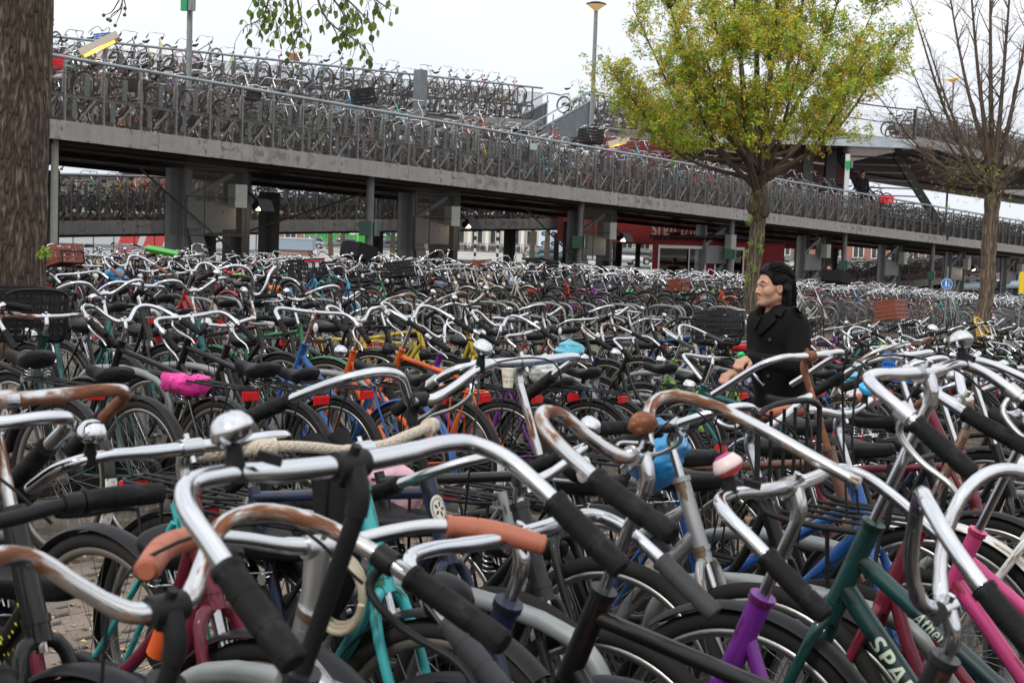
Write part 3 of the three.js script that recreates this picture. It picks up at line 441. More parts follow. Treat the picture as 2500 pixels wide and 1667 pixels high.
// dark red cabin
{
  const c0 = P(1590, 690, 47), c1 = P(1912, 690, 54), gy = -0.5, base = V((c0.x + c1.x) / 2, gy, (c0.z + c1.z) / 2 - 1.5), t = thing('cabin', 'dark red attendant cabin with grey framed windows under the ramp', 'cabin', base);
  const A = V(c0.x, gy, c0.z), B = V(c1.x, gy, c1.z), u = B.clone().sub(A), L = u.length(); u.normalize(); const n = V(A.x + 1.2, 0, A.z).normalize();
  const f = (s, y, k) => A.clone().addScaledVector(u, s).addScaledVector(n, k).setY(gy + y), redD = new THREE.MeshPhysicalMaterial({ color: lin(0.1, 0.005, 0.009), roughness: 0.75, specularIntensity: 0.25 }), frm = S({ color: lin(0.33, 0.34, 0.33), roughness: 0.5 }), roofM = S({ color: lin(0.02, 0.02, 0.02), roughness: 0.9, bumpMap: chips, bumpScale: 0.01 });
  const blk = (s0, s1, y0, y1, k0, k1, m, nm, la) => part(t, nm, at0(new MB().hexa([f(s0, y0, k0), f(s1, y0, k0), f(s1, y0, k1), f(s0, y0, k1), f(s0, y1, k0), f(s1, y1, k0), f(s1, y1, k1), f(s0, y1, k1)]), base), m, la);
  const H = 2.43; const wx = [[0.35, 3.4], [3.95, 6.0]];
  blk(0, L, 0, 0.7, 0, 0.12, redD, 'wall'); blk(0, L, 2.2, H, 0, 0.12, redD, 'wall'); blk(0, wx[0][0], 0.7, 2.2, 0, 0.12, redD, 'wall'); blk(wx[0][1], wx[1][0], 0.7, 2.2, 0, 0.12, redD, 'wall'); blk(wx[1][1], L, 0.7, 2.2, 0, 0.12, redD, 'wall'); blk(0, 0.12, 0, H, 0.12, 3, redD, 'wall'); blk(L - 0.12, L, 0, H, 0.12, 3, redD, 'wall'); blk(0, L, 0, H, 2.9, 3, redD, 'wall');
  for (const [a, b] of wx) {
    const w = new MB(); for (const [s0, s1, y0, y1] of [[a, b, 0.7, 0.8], [a, b, 2.1, 2.2], [a, a + 0.1, 0.8, 2.1], [b - 0.1, b, 0.8, 2.1], [a + 0.62 * (b - a), a + 0.62 * (b - a) + 0.06, 0.8, 2.1]]) w.hexa([f(s0, y0, -0.03), f(s1, y0, -0.03), f(s1, y0, 0.09), f(s0, y0, 0.09), f(s0, y1, -0.03), f(s1, y1, -0.03), f(s1, y1, 0.09), f(s0, y1, 0.09)]);
    const wd = part(t, 'window', at0(w, base), frm); part(wd, 'pane', at0(new MB().quad(f(a + 0.1, 0.8, 0.04), f(b - 0.1, 0.8, 0.04), f(b - 0.1, 2.1, 0.04), f(a + 0.1, 2.1, 0.04)), base), new THREE.MeshPhysicalMaterial({ color: lin(0.9, 0.92, 0.92), transmission: 1, roughness: 0.02, thickness: 0 }));
  }
  const rf = new MB(), ring = []; reseed(4); const NR = 16; for (let k = 0; k <= NR; k++) { const s = lerp(-0.2, L + 0.15, k / NR), h = H + 0.08 + 0.14 * Math.sin(Math.min(1, k / NR * 1.6) * Math.PI * 0.5) * (k > 10 ? lerp(1, 0.1, (k - 10) / 6) : 1) + rr(-0.03, 0.03); ring.push([f(s, H + 0.01, -0.25), f(s, h - 0.06, -0.2), f(s, h, 1.3), f(s, h - 0.06, 3.1), f(s, H + 0.01, 3.1)]); } rf.loft(ring); part(t, 'roof', at0(rf, base), roofM);
  part(t, 'counter', at0(new MB().hexa([f(0.4, 0.5, 0.3), f(3.3, 0.5, 0.3), f(3.3, 0.5, 0.9), f(0.4, 0.5, 0.9), f(0.4, 0.82, 0.3), f(3.3, 0.82, 0.3), f(3.3, 0.82, 0.9), f(0.4, 0.82, 0.9)]), base), M.dark);
}
// road with a pale line and kerb stones
const roadMat = S({ map: tex(256, 256, (u, v) => { const n = fbm(u, v, 8, 5, 71), k = 0.62 + 0.22 * (n - 0.5); return [k, k * 0.985, k * 0.95]; }, true, [0.2, 0.2]), roughness: 0.92 });
{
  const b = new MB(); b.quad(V(-160, -0.492, -96), V(180, -0.492, -96), V(180, -0.492, -190), V(-160, -0.492, -190)); structure('road', b, roadMat);
  for (const d of [118, 146, 150]) { const l = new MB(); l.quad(V(-160, -0.488, -d), V(180, -0.488, -d), V(180, -0.488, -d - 0.9), V(-160, -0.488, -d - 0.9)); structure('road_marking', l, S({ color: lin(0.62, 0.62, 0.6), roughness: 0.8 })); }
  const pv = new MB(); pv.hexa([V(-160, -0.49, -190), V(180, -0.49, -190), V(180, -0.49, -240), V(-160, -0.49, -240), V(-160, -0.36, -190), V(180, -0.36, -190), V(180, -0.36, -240), V(-160, -0.36, -240)]); structure('pavement', pv, S({ color: lin(0.34, 0.32, 0.3), roughness: 0.9 }));
  for (let k = 0; k < 12; k++) { const s = thing('kerb_block', `low dark kerb block along the road behind the supports, ${['first', 'second', 'third', 'fourth', 'fifth', 'sixth', 'seventh', 'eighth', 'ninth', 'tenth', 'eleventh', 'twelfth'][k]} from the left`, 'kerb block', V(-12 + k * 4.3, -0.49, -112), 'kerb blocks along the road'); part(s, 'block', new MB().box(0, 0.15, 0, 2.2, 0.3, 0.4), S({ color: lin(0.09, 0.09, 0.085), roughness: 0.9 })); part(s, 'pale_cap', new MB().box(0, 0.31, 0, 2.1, 0.02, 0.36), R.beam); }
}
// houses across the road
{
  const wallC = [[0.62, 0.55, 0.42], [0.33, 0.16, 0.11], [0.68, 0.65, 0.58], [0.4, 0.21, 0.15], [0.55, 0.5, 0.45], [0.3, 0.14, 0.1], [0.62, 0.58, 0.5]];
  const white = S({ color: lin(0.72, 0.71, 0.67), roughness: 0.6 }), glass = new THREE.MeshPhysicalMaterial({ color: lin(0.04, 0.05, 0.055), roughness: 0.08, clearcoat: 1 });
  const names = ['brick house with white window frames at the far left', 'narrow brown brick house across the road at the left', 'cream house behind the green hoarding', 'brown brick house behind the blue parasol', 'pale shop building with tall windows and white columns across the road', 'red brick house left of the cream shop sign', 'cream shop with dark lettering above its awning', 'brick house far behind the red cabin', 'pale house seen past the support right of the cabin', 'brick house at the far right'];
  const spans = [[-72, -54], [-54, -40], [-40, -24], [-24, -9], [-9, 8.5], [8.5, 14], [14, 26], [26, 38], [38, 58], [58, 90]];
  spans.forEach(([x0, x1], k) => {
    const d = 196, h = [13, 14, 9, 11, 6.2, 10, 7, 8, 6, 6][k] * 0.55 + 1, base = V((x0 + x1) / 2, -0.36, -d), t = thing('house', names[k], 'house', base), wm = S({ color: lin(...wallC[(k * 3 + 2) % 7]), roughness: 0.85, bumpMap: chips, bumpScale: 0.01 });
    if (k === 7 || k === 9 || k === 0) wm.color.setRGB(0.2, 0.18, 0.16); if (k === 6 || k === 4) wm.color.setRGB(0.66, 0.6, 0.48);
    const w = x1 - x0 - 0.1; part(t, 'wall', new MB().box(0, h / 2, -5.2, w, h, 10), wm); part(t, 'roof', new MB().box(0, h + 0.15, -5, w + 0.3, 0.3, 10.6), R.steelDark); part(t, 'plinth', new MB().box(0, 0.3, -0.15, w + 0.02, 0.6, 0.2), S({ color: lin(0.2, 0.19, 0.18), roughness: 0.8 }));
    const n = Math.max(2, Math.round(w / 2.6)), cw = w / n;
    for (let i = 0; i < n; i++) for (let r = 0; r < Math.floor(h / 3.2); r++) {
      const x = -w / 2 + cw * (i + 0.5), y = 0.75 + r * 3.1, ww = cw * 0.62, hh = r ? 1.7 : 2.2, f = new MB();
      for (const [bx, by, bw, bh] of [[0, 0.05, ww, 0.1], [0, hh - 0.05, ww, 0.1], [-ww / 2 + 0.05, hh / 2, 0.1, hh - 0.2], [ww / 2 - 0.05, hh / 2, 0.1, hh - 0.2], [0, hh / 2, 0.08, hh - 0.2]]) f.box(x + bx, y + by, -0.12, bw, bh, 0.16);
      const win = part(t, 'window', f, white); part(win, 'pane', new MB().box(x, y + hh / 2, -0.16, ww - 0.2, hh - 0.2, 0.03), glass);
    }
    if (k === 4) for (let i = 0; i <= n; i++) part(t, 'column', new MB().cyl(V(-w / 2 + 0.3 + (w - 0.6) * i / n, 0, 0.35), V(-w / 2 + 0.3 + (w - 0.6) * i / n, 3.6, 0.35), 0.3, 0.27, 12), white);
    if (k === 6) {
      const cv = document.createElement('canvas'); cv.width = 512; cv.height = 64; const x = cv.getContext('2d'); x.fillStyle = '#e6d9bf'; x.fillRect(0, 0, 512, 64); x.fillStyle = '#1c1a18'; x.font = 'bold 46px serif'; x.fillText('Dromadis - bar', 40, 48); const tx = new THREE.CanvasTexture(cv); tx.colorSpace = THREE.SRGBColorSpace;
      part(t, 'sign_board', new MB().box(0, 3.5, -0.05, 9.2, 1.05, 0.2), S({ color: lin(0.7, 0.63, 0.48) })); const sg = new MB(); sg.quad(V(-4.5, 3.05, 0.056), V(4.5, 3.05, 0.056), V(4.5, 3.95, 0.056), V(-4.5, 3.95, 0.056)); sg.t = [0, 0, 1, 0, 1, 1, 0, 1]; part(t, 'sign_lettering', sg, S({ map: tx, roughness: 0.6 })); part(t, 'awning', new MB().hexa([V(-5, 2.2, 1.6), V(5, 2.2, 1.6), V(5, 2.9, 0.05), V(-5, 2.9, 0.05), V(-5, 2.24, 1.6), V(5, 2.24, 1.6), V(5, 2.94, 0.05), V(-5, 2.94, 0.05)]), S({ color: lin(0.6, 0.3, 0.12) }));
    }
  });
}
// parked and passing cars
function car(name, label, col, pos, yaw, tall = 1.45) {
  const t = thing(name, label, 'car', pos); t.rotation.y = yaw; const body = new MB(), L = 4.1, Wd = 1.7, paintM = new THREE.MeshPhysicalMaterial({ color: lin(...col), roughness: 0.35, metalness: 0.2, clearcoat: 1 }), gl = new THREE.MeshPhysicalMaterial({ color: lin(0.05, 0.06, 0.06), roughness: 0.06, clearcoat: 1 });
  const prof = [[-2.05, 0.42, 0.8], [-2.0, 0.78, 0.86], [-1.4, 0.9, 0.88], [0, 0.93, 0.9], [0.9, 0.9, 0.88], [1.75, 0.78, 0.84], [2.05, 0.6, 0.78], [2.08, 0.35, 0.74]];
  body.loft(prof.map(([x, y, w]) => { const z = w * Wd / 1.76, r = []; for (const [a, b] of [[-1, 0.24], [-1, y * 0.7], [-0.94, y], [0, y + 0.02], [0.94, y], [1, y * 0.7], [1, 0.24]]) r.push(V(x, b, a * z)); return r; })); part(t, 'body', body, paintM);
  const cab = new MB(), cp = [[-1.75, 0.92, 0.0], [-1.45, tall - 0.08, 1], [-0.6, tall, 1], [0.25, tall - 0.04, 1], [0.98, 0.93, 0]]; cab.loft(cp.map(([x, y]) => { const ww = lerp(0.8, 0.6, (y - 0.9) / (tall - 0.9)); return [V(x, 0.88, -0.8), V(x, y, -ww), V(x, y + 0.012, 0), V(x, y, ww), V(x, 0.88, 0.8)]; })); part(t, 'windows', cab, gl); part(t, 'roof', new MB().box(-0.55, tall + 0.005, 0, 1.5, 0.04, 1.16), paintM);
  for (const [x, z] of [[-1.3, -0.8], [-1.3, 0.8], [1.3, -0.8], [1.3, 0.8]]) { const w = part(t, 'wheel', new MB().cyl(V(x, 0.31, z - 0.09), V(x, 0.31, z + 0.09), 0.31, 0.31, 18), M.tyre); part(w, 'hub_cap', new MB().cyl(V(x, 0.31, z + (z > 0 ? 0.085 : -0.1)), V(x, 0.31, z + (z > 0 ? 0.1 : -0.085)), 0.19, 0.19, 12), M.alu); }
  for (const z of [-0.6, 0.6]) { part(t, 'headlight', new MB().box(2.04, 0.66, z, 0.08, 0.13, 0.3), M.lampGlass); part(t, 'tail_light', new MB().box(-2.04, 0.72, z * 1.1, 0.08, 0.26, 0.18), M.redLight); }
  part(t, 'number_plate', new MB().box(-2.06, 0.55, 0, 0.03, 0.11, 0.48), S({ color: lin(0.7, 0.66, 0.4) })); part(t, 'bumper', new MB().box(-2.06, 0.36, 0, 0.12, 0.2, 1.5), M.dark);
  return t;
}
const streetAt = (x, d) => { const p = P(x, 600, d); p.y = -0.49; return p; };
car('parked_car', 'dark teal hatchback on the road between the two slim street trees', [0.01, 0.09, 0.1], streetAt(1334, 124), 0.72);
car('parked_car', 'blue-grey city car behind the slim column, facing left', [0.05, 0.07, 0.12], streetAt(945, 158), Math.PI + 0.35, 1.55);
car('parked_car', 'dull green car left of the blue-grey city car', [0.05, 0.1, 0.08], streetAt(832, 162), Math.PI + 0.1);
car('parked_car', 'silver blue car behind the flat grey container', [0.2, 0.25, 0.32], streetAt(752, 165), Math.PI);
car('parked_car', 'blue car at the left end of the parked cars', [0.1, 0.14, 0.2], streetAt(636, 160), Math.PI - 0.1, 1.6);
car('parked_car', 'dark estate car behind the fence left of the red cabin', [0.06, 0.06, 0.065], streetAt(1545, 135), Math.PI);
car('parked_car', 'pale car behind the support left of the red cabin', [0.5, 0.52, 0.55], streetAt(1512, 128), Math.PI + 0.2);
{
  const p = streetAt(712, 120), t = thing('container', 'flat grey-blue container beside the parked cars', 'container', p); part(t, 'box', new MB().box(0, 0.95, 0, 3.7, 0.9, 2), S({ color: lin(0.24, 0.3, 0.36), roughness: 0.5 })); part(t, 'lid', new MB().box(0, 1.44, 0, 3.8, 0.08, 2.1), S({ color: lin(0.45, 0.5, 0.55), roughness: 0.4 })); part(t, 'brick_base', new MB().box(0, 0.25, 0, 3.3, 0.5, 1.7), S({ color: lin(0.25, 0.15, 0.12) }));
  const q = streetAt(290, 92), m = thing('tram', 'white tram with red diagonal panels passing on the left', 'tram', q); const N = 10; m.rotation.y = 0.02;
  part(m, 'body', new MB().box(0, 1.0, 0, 19, 1.9, 2.4), S({ color: lin(0.5, 0.52, 0.54), roughness: 0.3 })); for (let k = 0; k < 15; k++) part(m, 'panel_seam', new MB().box(-9 + k * 1.28, 1.0, 1.2, 0.05, 1.8, 0.03), M.dark); part(m, 'grey_stripe', new MB().box(0, 0.75, 1.2, 19, 0.22, 0.025), S({ color: lin(0.2, 0.22, 0.25) })); part(m, 'skirt', new MB().box(0, 0.2, 0, 18.6, 0.36, 2.2), M.dark); part(m, 'roof', new MB().box(0, 3.05, 0, 18.8, 0.5, 2.2), S({ color: lin(0.4, 0.42, 0.44) })); part(m, 'window_band', new MB().box(0, 2.4, 0, 19.02, 0.9, 2.36), new THREE.MeshPhysicalMaterial({ color: lin(0.06, 0.07, 0.08), roughness: 0.08, clearcoat: 1 }));
  for (const x of [0.6, 2.2, 3.7]) part(m, 'red_panel', new MB().hexa([V(x - 0.6, 0.3, 1.205), V(x + 0.6, 0.3, 1.205), V(x + 0.6, 0.3, 1.2), V(x - 0.6, 0.3, 1.2), V(x - 0.1, 1.7, 1.205), V(x + 1.1, 1.7, 1.205), V(x + 1.1, 1.7, 1.2), V(x - 0.1, 1.7, 1.2)]), S({ color: lin(0.5, 0.06, 0.06), roughness: 0.4 }));
  const gb = streetAt(880, 172), g = thing('hoarding', 'bright green hoarding panels behind the parked cars', 'hoarding', gb); for (let k = 0; k < 11; k++) { part(g, 'panel', new MB().box(-6 + k * 1.25, 0.95, 0, 1.16, 1.7, 0.06), S({ color: lin(0.03, 0.3, 0.04), roughness: 0.6 })); part(g, 'white_cap', new MB().box(-6 + k * 1.25, 1.85, 0.02, 0.6, 0.22, 0.1), S({ color: lin(0.7, 0.72, 0.68) })); }
  for (const [x, y, d, c, la, w] of [[975, 566, 176, [0.02, 0.16, 0.45], 'blue parasol right of the blue-grey city car', 2.6], [835, 568, 178, [0.6, 0.06, 0.02], 'red parasol behind the green hoarding', 1.4], [1400, 582, 165, [0.5, 0.02, 0.04], 'dark red parasol in front of the cream shop', 2.6]]) { const at = streetAt(x, d); const t2 = thing('parasol', la, 'parasol', at); part(t2, 'pole', new MB().cyl(V(0, 0, 0), V(0, 2.3, 0), 0.05, 0.05, 6), M.alu); part(t2, 'canopy', lathe([[0.02, 2.75], [w * 0.5, 2.45], [w, 2.1], [w * 0.99, 2.06], [0.02, 2.6]], 8), S({ color: lin(...c), roughness: 0.8, side: THREE.DoubleSide })); }
  for (const [x, d, la] of [[1160, 150, 'left'], [1178 + 37, 150, 'middle'], [1214, 170, 'right']]) { const at = streetAt(x, d), pl = thing('striped_post', `black and white striped post by the far pavement, ${la} one of three`, 'post', at); for (let k = 0; k < 8; k++) part(pl, k % 2 ? 'white_band' : 'black_band', new MB().cyl(V(0, k * 0.42, 0), V(0, k * 0.42 + 0.42, 0), 0.13, 0.13, 8), k % 2 ? M.whiteGuard : M.dark); }
  const yb = streetAt(988, 140), bo = thing('bollard', 'yellow bollard left of the second support frame', 'bollard', yb); part(bo, 'post', new MB().cyl(V(0, 0, 0), V(0, 1.25, 0), 0.3, 0.26, 10), S({ color: lin(0.75, 0.5, 0.02) })); part(bo, 'cap', new MB().cyl(V(0, 1.25, 0), V(0, 1.7, 0), 0.26, 0.2, 10), S({ color: lin(0.7, 0.7, 0.68) }));
  const ad = streetAt(1352, 150), ap = thing('poster_stand', 'white poster stand with a dark round motif right of the street trees', 'poster stand', ad); part(ap, 'panel', new MB().box(0, 1.9, 0, 3.1, 3.6, 0.2), S({ color: lin(0.7, 0.74, 0.78), map: tex(64, 64, (u, v) => { const r = Math.hypot(u - 0.5, (v - 0.5) * 1.2); return r < 0.3 ? (r < 0.14 ? [0.6, 0.65, 0.7] : [0.12, 0.14, 0.18]) : [0.9, 0.92, 0.95]; }, true) })); part(ap, 'leg', new MB().box(0, 0.06, 0, 1.6, 0.16, 0.4), M.dark);
  const rb = V(28, -0.8, -72), rl = thing('guard_rail', 'pale blue tubular guard rail behind the bare tree trunk', 'guard rail', rb); for (const y of [0.55, 1.35]) part(rl, 'tube', new MB().cyl(V(-6.5, y - 0.55, 0), V(8, y + 0.25, -6), 0.2, 0.2, 10), S({ color: lin(0.5, 0.6, 0.66), roughness: 0.4 })); for (let k = 0; k < 7; k++) part(rl, 'post', new MB().cyl(V(-6 + k * 2.2, -0.3, -k * 0.9), V(-6 + k * 2.2, 1.3 + k * 0.12, -k * 0.9), 0.06, 0.06, 6), R.beam);
  for (const [h, dd] of [[0.55, 126], [0.95, 126]]) { } 
  const fb = streetAt(940, 128), fe = thing('railing', 'low pale railing in front of the parked cars', 'railing', fb); for (const y of [0.35, 0.75]) part(fe, 'rail', new MB().cyl(V(-6, y, 0), V(6, y, 0), 0.05, 0.05, 6), R.beam); for (let k = 0; k < 7; k++) part(fe, 'post', new MB().cyl(V(-6 + k * 2, 0, 0), V(-6 + k * 2, 0.8, 0), 0.04, 0.04, 6), R.beam);
}
// ---------------------------------------------------------------- bicycles
// Local axes: x ahead, y up, z to the rider's right; origin on the ground between the wheels.
const RA = V(-0.5, 0.345, 0), FA = V(0.6, 0.345, 0), BBK = V(-0.05, 0.28, 0), WR = 0.325;
const STEER_AT = V(0.345, 0.9, 0), STEER_AX = V(-0.375, 0.927, 0).normalize(), CLAMP = V(0.305, 1.09, 0);
const BARS = {
  sweep: [[0, 0, 0], [0.006, 0.002, 0.1], [0.012, 0.006, 0.18], [0.006, 0.002, 0.23], [-0.026, -0.014, 0.258], [-0.075, -0.044, 0.266], [-0.135, -0.086, 0.271], [-0.2, -0.13, 0.274]],
  gull: [[0, 0, 0], [0.012, 0, 0.04], [0.04, 0.03, 0.085], [0.062, 0.066, 0.13], [0.058, 0.078, 0.185], [0.02, 0.066, 0.238], [-0.06, 0.032, 0.275], [-0.15, -0.008, 0.292], [-0.25, -0.048, 0.3]],
  tour: [[0, 0, 0], [0.004, 0.004, 0.06], [0.0, 0.016, 0.13], [-0.012, 0.024, 0.2], [-0.05, 0.022, 0.27], [-0.115, 0.008, 0.33]],
  flat: [[0, 0, 0], [0, 0.002, 0.08], [-0.006, 0.012, 0.16], [-0.02, 0.016, 0.24], [-0.036, 0.016, 0.31]],
  high: [[0, 0, 0], [0.02, 0.004, 0.035], [0.05, 0.06, 0.06], [0.06, 0.15, 0.09], [0.045, 0.19, 0.14], [0.01, 0.195, 0.2], [-0.06, 0.17, 0.25], [-0.15, 0.13, 0.272], [-0.24, 0.095, 0.28]],
};
const GRIPFROM = { sweep: 0.775, gull: 0.83, tour: 0.66, flat: 0.62, high: 0.84 };
function barCurve(kind, side, n) { return spline(BARS[kind].map(([x, y, z]) => V(x + CLAMP.x, y + CLAMP.y, z * side)), n); }
const DETAIL = { close: { w: 72, t: 12, bar: 30, f: 14, spk: 36 }, mid: { w: 36, t: 7, bar: 18, f: 8, spk: 24 } };
function wheelTyre(L, at) { const { w, t } = DETAIL[L]; const pts = []; for (let k = 0; k < w; k++) { const a = k / w * Math.PI * 2; pts.push(V(at.x + Math.cos(a) * WR, at.y + Math.sin(a) * WR, 0)); } return new MB().tube(pts, 0.0205, t, false, true).done(); }
function wheelRim(L, at) {
  const { w } = DETAIL[L], b = new MB(), prof = [[0.313, -0.011], [0.313, 0.011], [0.296, 0.013], [0.289, 0.005], [0.289, -0.005], [0.296, -0.013]];
  const rings = []; for (let k = 0; k <= w; k++) { const a = k / w * Math.PI * 2; rings.push(prof.map(([r, z]) => V(at.x + Math.cos(a) * r, at.y + Math.sin(a) * r, z))); }
  b.loft(rings, false, false);
  b.cyl(V(at.x, at.y, -0.055), V(at.x, at.y, 0.055), 0.011, 0.011, 8); b.cyl(V(at.x, at.y, -0.03), V(at.x, at.y, -0.024), 0.026, 0.026, 12); b.cyl(V(at.x, at.y, 0.024), V(at.x, at.y, 0.03), 0.026, 0.026, 12);
  return b.done();
}
function wheelSpokes(L, at) {
  const n = DETAIL[L].spk, b = new MB();
  for (let k = 0; k < n; k++) { const a = k / n * Math.PI * 2, h = a + (k % 4 < 2 ? 1.2 : -1.2), z = k % 2 ? 0.026 : -0.026; b.cyl(V(at.x + Math.cos(h) * 0.024, at.y + Math.sin(h) * 0.024, z), V(at.x + Math.cos(a) * 0.292, at.y + Math.sin(a) * 0.292, 0), 0.0012, 0.0012, 3, false); }
  return b.done();
}
function guard(at, R, a0, a1, hw, n, dx = 0) {
  const rings = []; for (let k = 0; k <= n; k++) { const a = lerp(a0, a1, k / n) * Math.PI / 180, row = []; for (let s = 0; s <= 6; s++) { const f = s / 3 - 1; const r = R - 0.012 * f * f; row.push(V(at.x + dx + Math.cos(a) * r, at.y + Math.sin(a) * r, f * hw)); } for (let s = 6; s >= 0; s--) { const f = s / 3 - 1, r = R - 0.012 * f * f - 0.0025; row.push(V(at.x + dx + Math.cos(a) * r, at.y + Math.sin(a) * r, f * hw)); } rings.push(row); }
  return new MB().loft(rings).done();
}
function frameGeo(kind, L) {
  const s = DETAIL[L].f, b = new MB(), n = L === 'close' ? 16 : 9;
  const top = V(-0.235, 0.8, 0);
  b.cyl(BBK, top, 0.0155, 0.0155, s); b.cyl(V(0.343, 0.905, 0), V(0.407, 0.748, 0), 0.0205, 0.0205, s);
  for (const y of [[0.343, 0.905], [0.406, 0.752]]) b.cyl(V(y[0], y[1], 0), V(y[0] + (y[1] > 0.8 ? -0.005 : 0.005), y[1] + (y[1] > 0.8 ? 0.012 : -0.012), 0), 0.024, 0.024, s);
  for (const z of [-1, 1]) { b.tube(spline([V(-0.07, 0.285, 0.03 * z), V(-0.2, 0.3, 0.05 * z), V(-0.5, 0.345, 0.06 * z)], 6), 0.0095, s); b.cyl(V(-0.222, 0.76, 0.018 * z), V(-0.5, 0.35, 0.058 * z), 0.0075, 0.0075, s); }
  b.cyl(V(-0.05, 0.28, -0.036), V(-0.05, 0.28, 0.036), 0.024, 0.024, s);
  if (kind === 'oma') { b.tube(spline([V(0.4, 0.775, 0), V(0.33, 0.6, 0), V(0.19, 0.43, 0), V(0.05, 0.33, 0), V(-0.05, 0.285, 0)], n), 0.0155, s); b.tube(spline([V(0.368, 0.85, 0), V(0.29, 0.68, 0), V(0.14, 0.53, 0), V(-0.02, 0.47, 0), V(-0.125, 0.475, 0)], n), 0.013, s); }
  if (kind === 'heren') { b.cyl(V(0.357, 0.868, 0), V(-0.225, 0.775, 0), 0.0145, 0.0145, s); b.cyl(V(0.398, 0.775, 0), BBK, 0.0155, 0.0155, s); }
  if (kind === 'low') { b.cyl(V(0.395, 0.785, 0), V(-0.03, 0.3, 0), 0.02, 0.02, s); b.cyl(V(0.37, 0.845, 0), V(-0.13, 0.51, 0), 0.0165, 0.0165, s); }
  return b.done();
}
function forkGeo(L) {
  const s = DETAIL[L].f, b = new MB();
  b.cyl(V(0.407, 0.745, 0), V(0.42, 0.712, 0), 0.022, 0.022, s);
  for (const z of [-1, 1]) b.tube(spline([V(0.417, 0.72, 0.0), V(0.424, 0.706, 0.034 * z), V(0.45, 0.64, 0.05 * z), V(0.505, 0.51, 0.053 * z), V(0.55, 0.415, 0.053 * z), V(0.6, 0.345, 0.053 * z)], 12), (k, f) => lerp(0.0135, 0.0085, f), s);
  return b.done();
}
function saddleGeo(kind, L) {
  const N = L === 'close' ? 22 : 12, b = new MB(), rings = [], SN = L === 'close' ? 18 : 12;
  for (let k = 0; k <= N; k++) {
    const t = k / N, x = -0.4 + 0.275 * t, e = Math.sin(Math.min(1, t / 0.12) * Math.PI / 2), nose = t > 0.93 ? Math.sqrt(Math.max(0.0, 1 - ((t - 0.93) / 0.075) ** 2)) : 1;
    const w = (kind === 'wide' ? lerp(0.094, 0.027, smooth(t, 0.25, 0.75)) : lerp(0.085, 0.024, smooth(t, 0.2, 0.7))) * Math.max(0.12, e) * Math.max(0.25, nose), h = lerp(0.062, 0.04, t) * Math.max(0.3, e) * Math.max(0.4, nose), y = 0.965 + 0.018 * (2 * t - 1) ** 2 + (t < 0.25 ? 0.012 * (1 - t / 0.25) : 0), row = [];
    for (let s = 0; s < SN; s++) { const a = s / SN * Math.PI * 2, c = Math.cos(a), d = Math.sin(a); const fl = d > 0 ? Math.pow(d, 0.75) * h * 0.62 : -Math.pow(-d, 0.5) * h * 0.75; row.push(V(x, y + fl, -c * w * (d < 0 ? 0.93 : 1))); }
    rings.push(row);
  }
  return b.loft(rings).done();
}
function springGeo(L) {
  const b = new MB();
  for (const z of [-0.05, 0.05]) { const pts = []; for (let k = 0; k <= 30; k++) { const a = k / 30 * Math.PI * 2 * 3.5; pts.push(V(-0.355 + 0.014 * Math.cos(a), 0.885 + 0.05 * k / 30, z + 0.014 * Math.sin(a))); } b.tube(pts, 0.003, L === 'close' ? 5 : 3); b.cyl(V(-0.35, 0.885, z), V(-0.26, 0.9, z * 0.3), 0.0035, 0.0035, 5); }
  b.cyl(V(-0.285, 0.88, -0.03), V(-0.285, 0.88, 0.03), 0.016, 0.016, 8);
  return b.done();
}
function carrierGeo(L) {
  const s = L === 'close' ? 7 : 4, b = new MB(), y = 0.762;
  for (const z of [-0.062, 0.062]) { b.tube(spline([V(-0.25, y + 0.005, z * 0.35), V(-0.3, y + 0.006, z), V(-0.5, y, z), V(-0.66, y, z), V(-0.705, y, z * 0.72)], 14), 0.0055, s); b.cyl(V(-0.52, y, z), V(-0.505, 0.36, z * 1.15), 0.0048, 0.0048, s); b.cyl(V(-0.64, y, z), V(-0.51, 0.37, z * 1.15), 0.0048, 0.0048, s); }
  b.tube(spline([V(-0.705, y, -0.045), V(-0.716, y, 0), V(-0.705, y, 0.045)], 6), 0.0055, s);
  for (const x of [-0.36, -0.46, -0.56, -0.66]) b.cyl(V(x, y + 0.004, -0.06), V(x, y + 0.004, 0.06), 0.004, 0.004, s);
  for (const z of [-0.02, 0.02]) b.cyl(V(-0.27, y + 0.008, z), V(-0.7, y + 0.008, z), 0.0042, 0.0042, s);
  return b.done();
}
function frontRackGeo() {
  const b = new MB(), y = 0.86;
  for (const z of [-0.17, 0.17]) { b.tube(spline([V(0.42, y + 0.24, z), V(0.44, y + 0.02, z), V(0.48, y, z), V(0.74, y, z), V(0.77, y + 0.02, z), V(0.77, y + 0.16, z)], 16), 0.008, 6); b.cyl(V(0.62, y, z), V(0.6, 0.36, z * 0.36), 0.006, 0.006, 6); }
  b.tube(spline([V(0.42, y + 0.24, -0.17), V(0.42, y + 0.26, -0.12), V(0.42, y + 0.26, 0.12), V(0.42, y + 0.24, 0.17)], 10), 0.008, 6);
  b.cyl(V(0.77, y + 0.16, -0.17), V(0.77, y + 0.16, 0.17), 0.008, 0.008, 6);
  for (const z of [-0.1, -0.03, 0.03, 0.1]) { b.cyl(V(0.46, y, z), V(0.76, y, z), 0.005, 0.005, 5); b.cyl(V(0.425, y + 0.02, z), V(0.42, y + 0.25, z), 0.005, 0.005, 5); }
  return b.done();
}
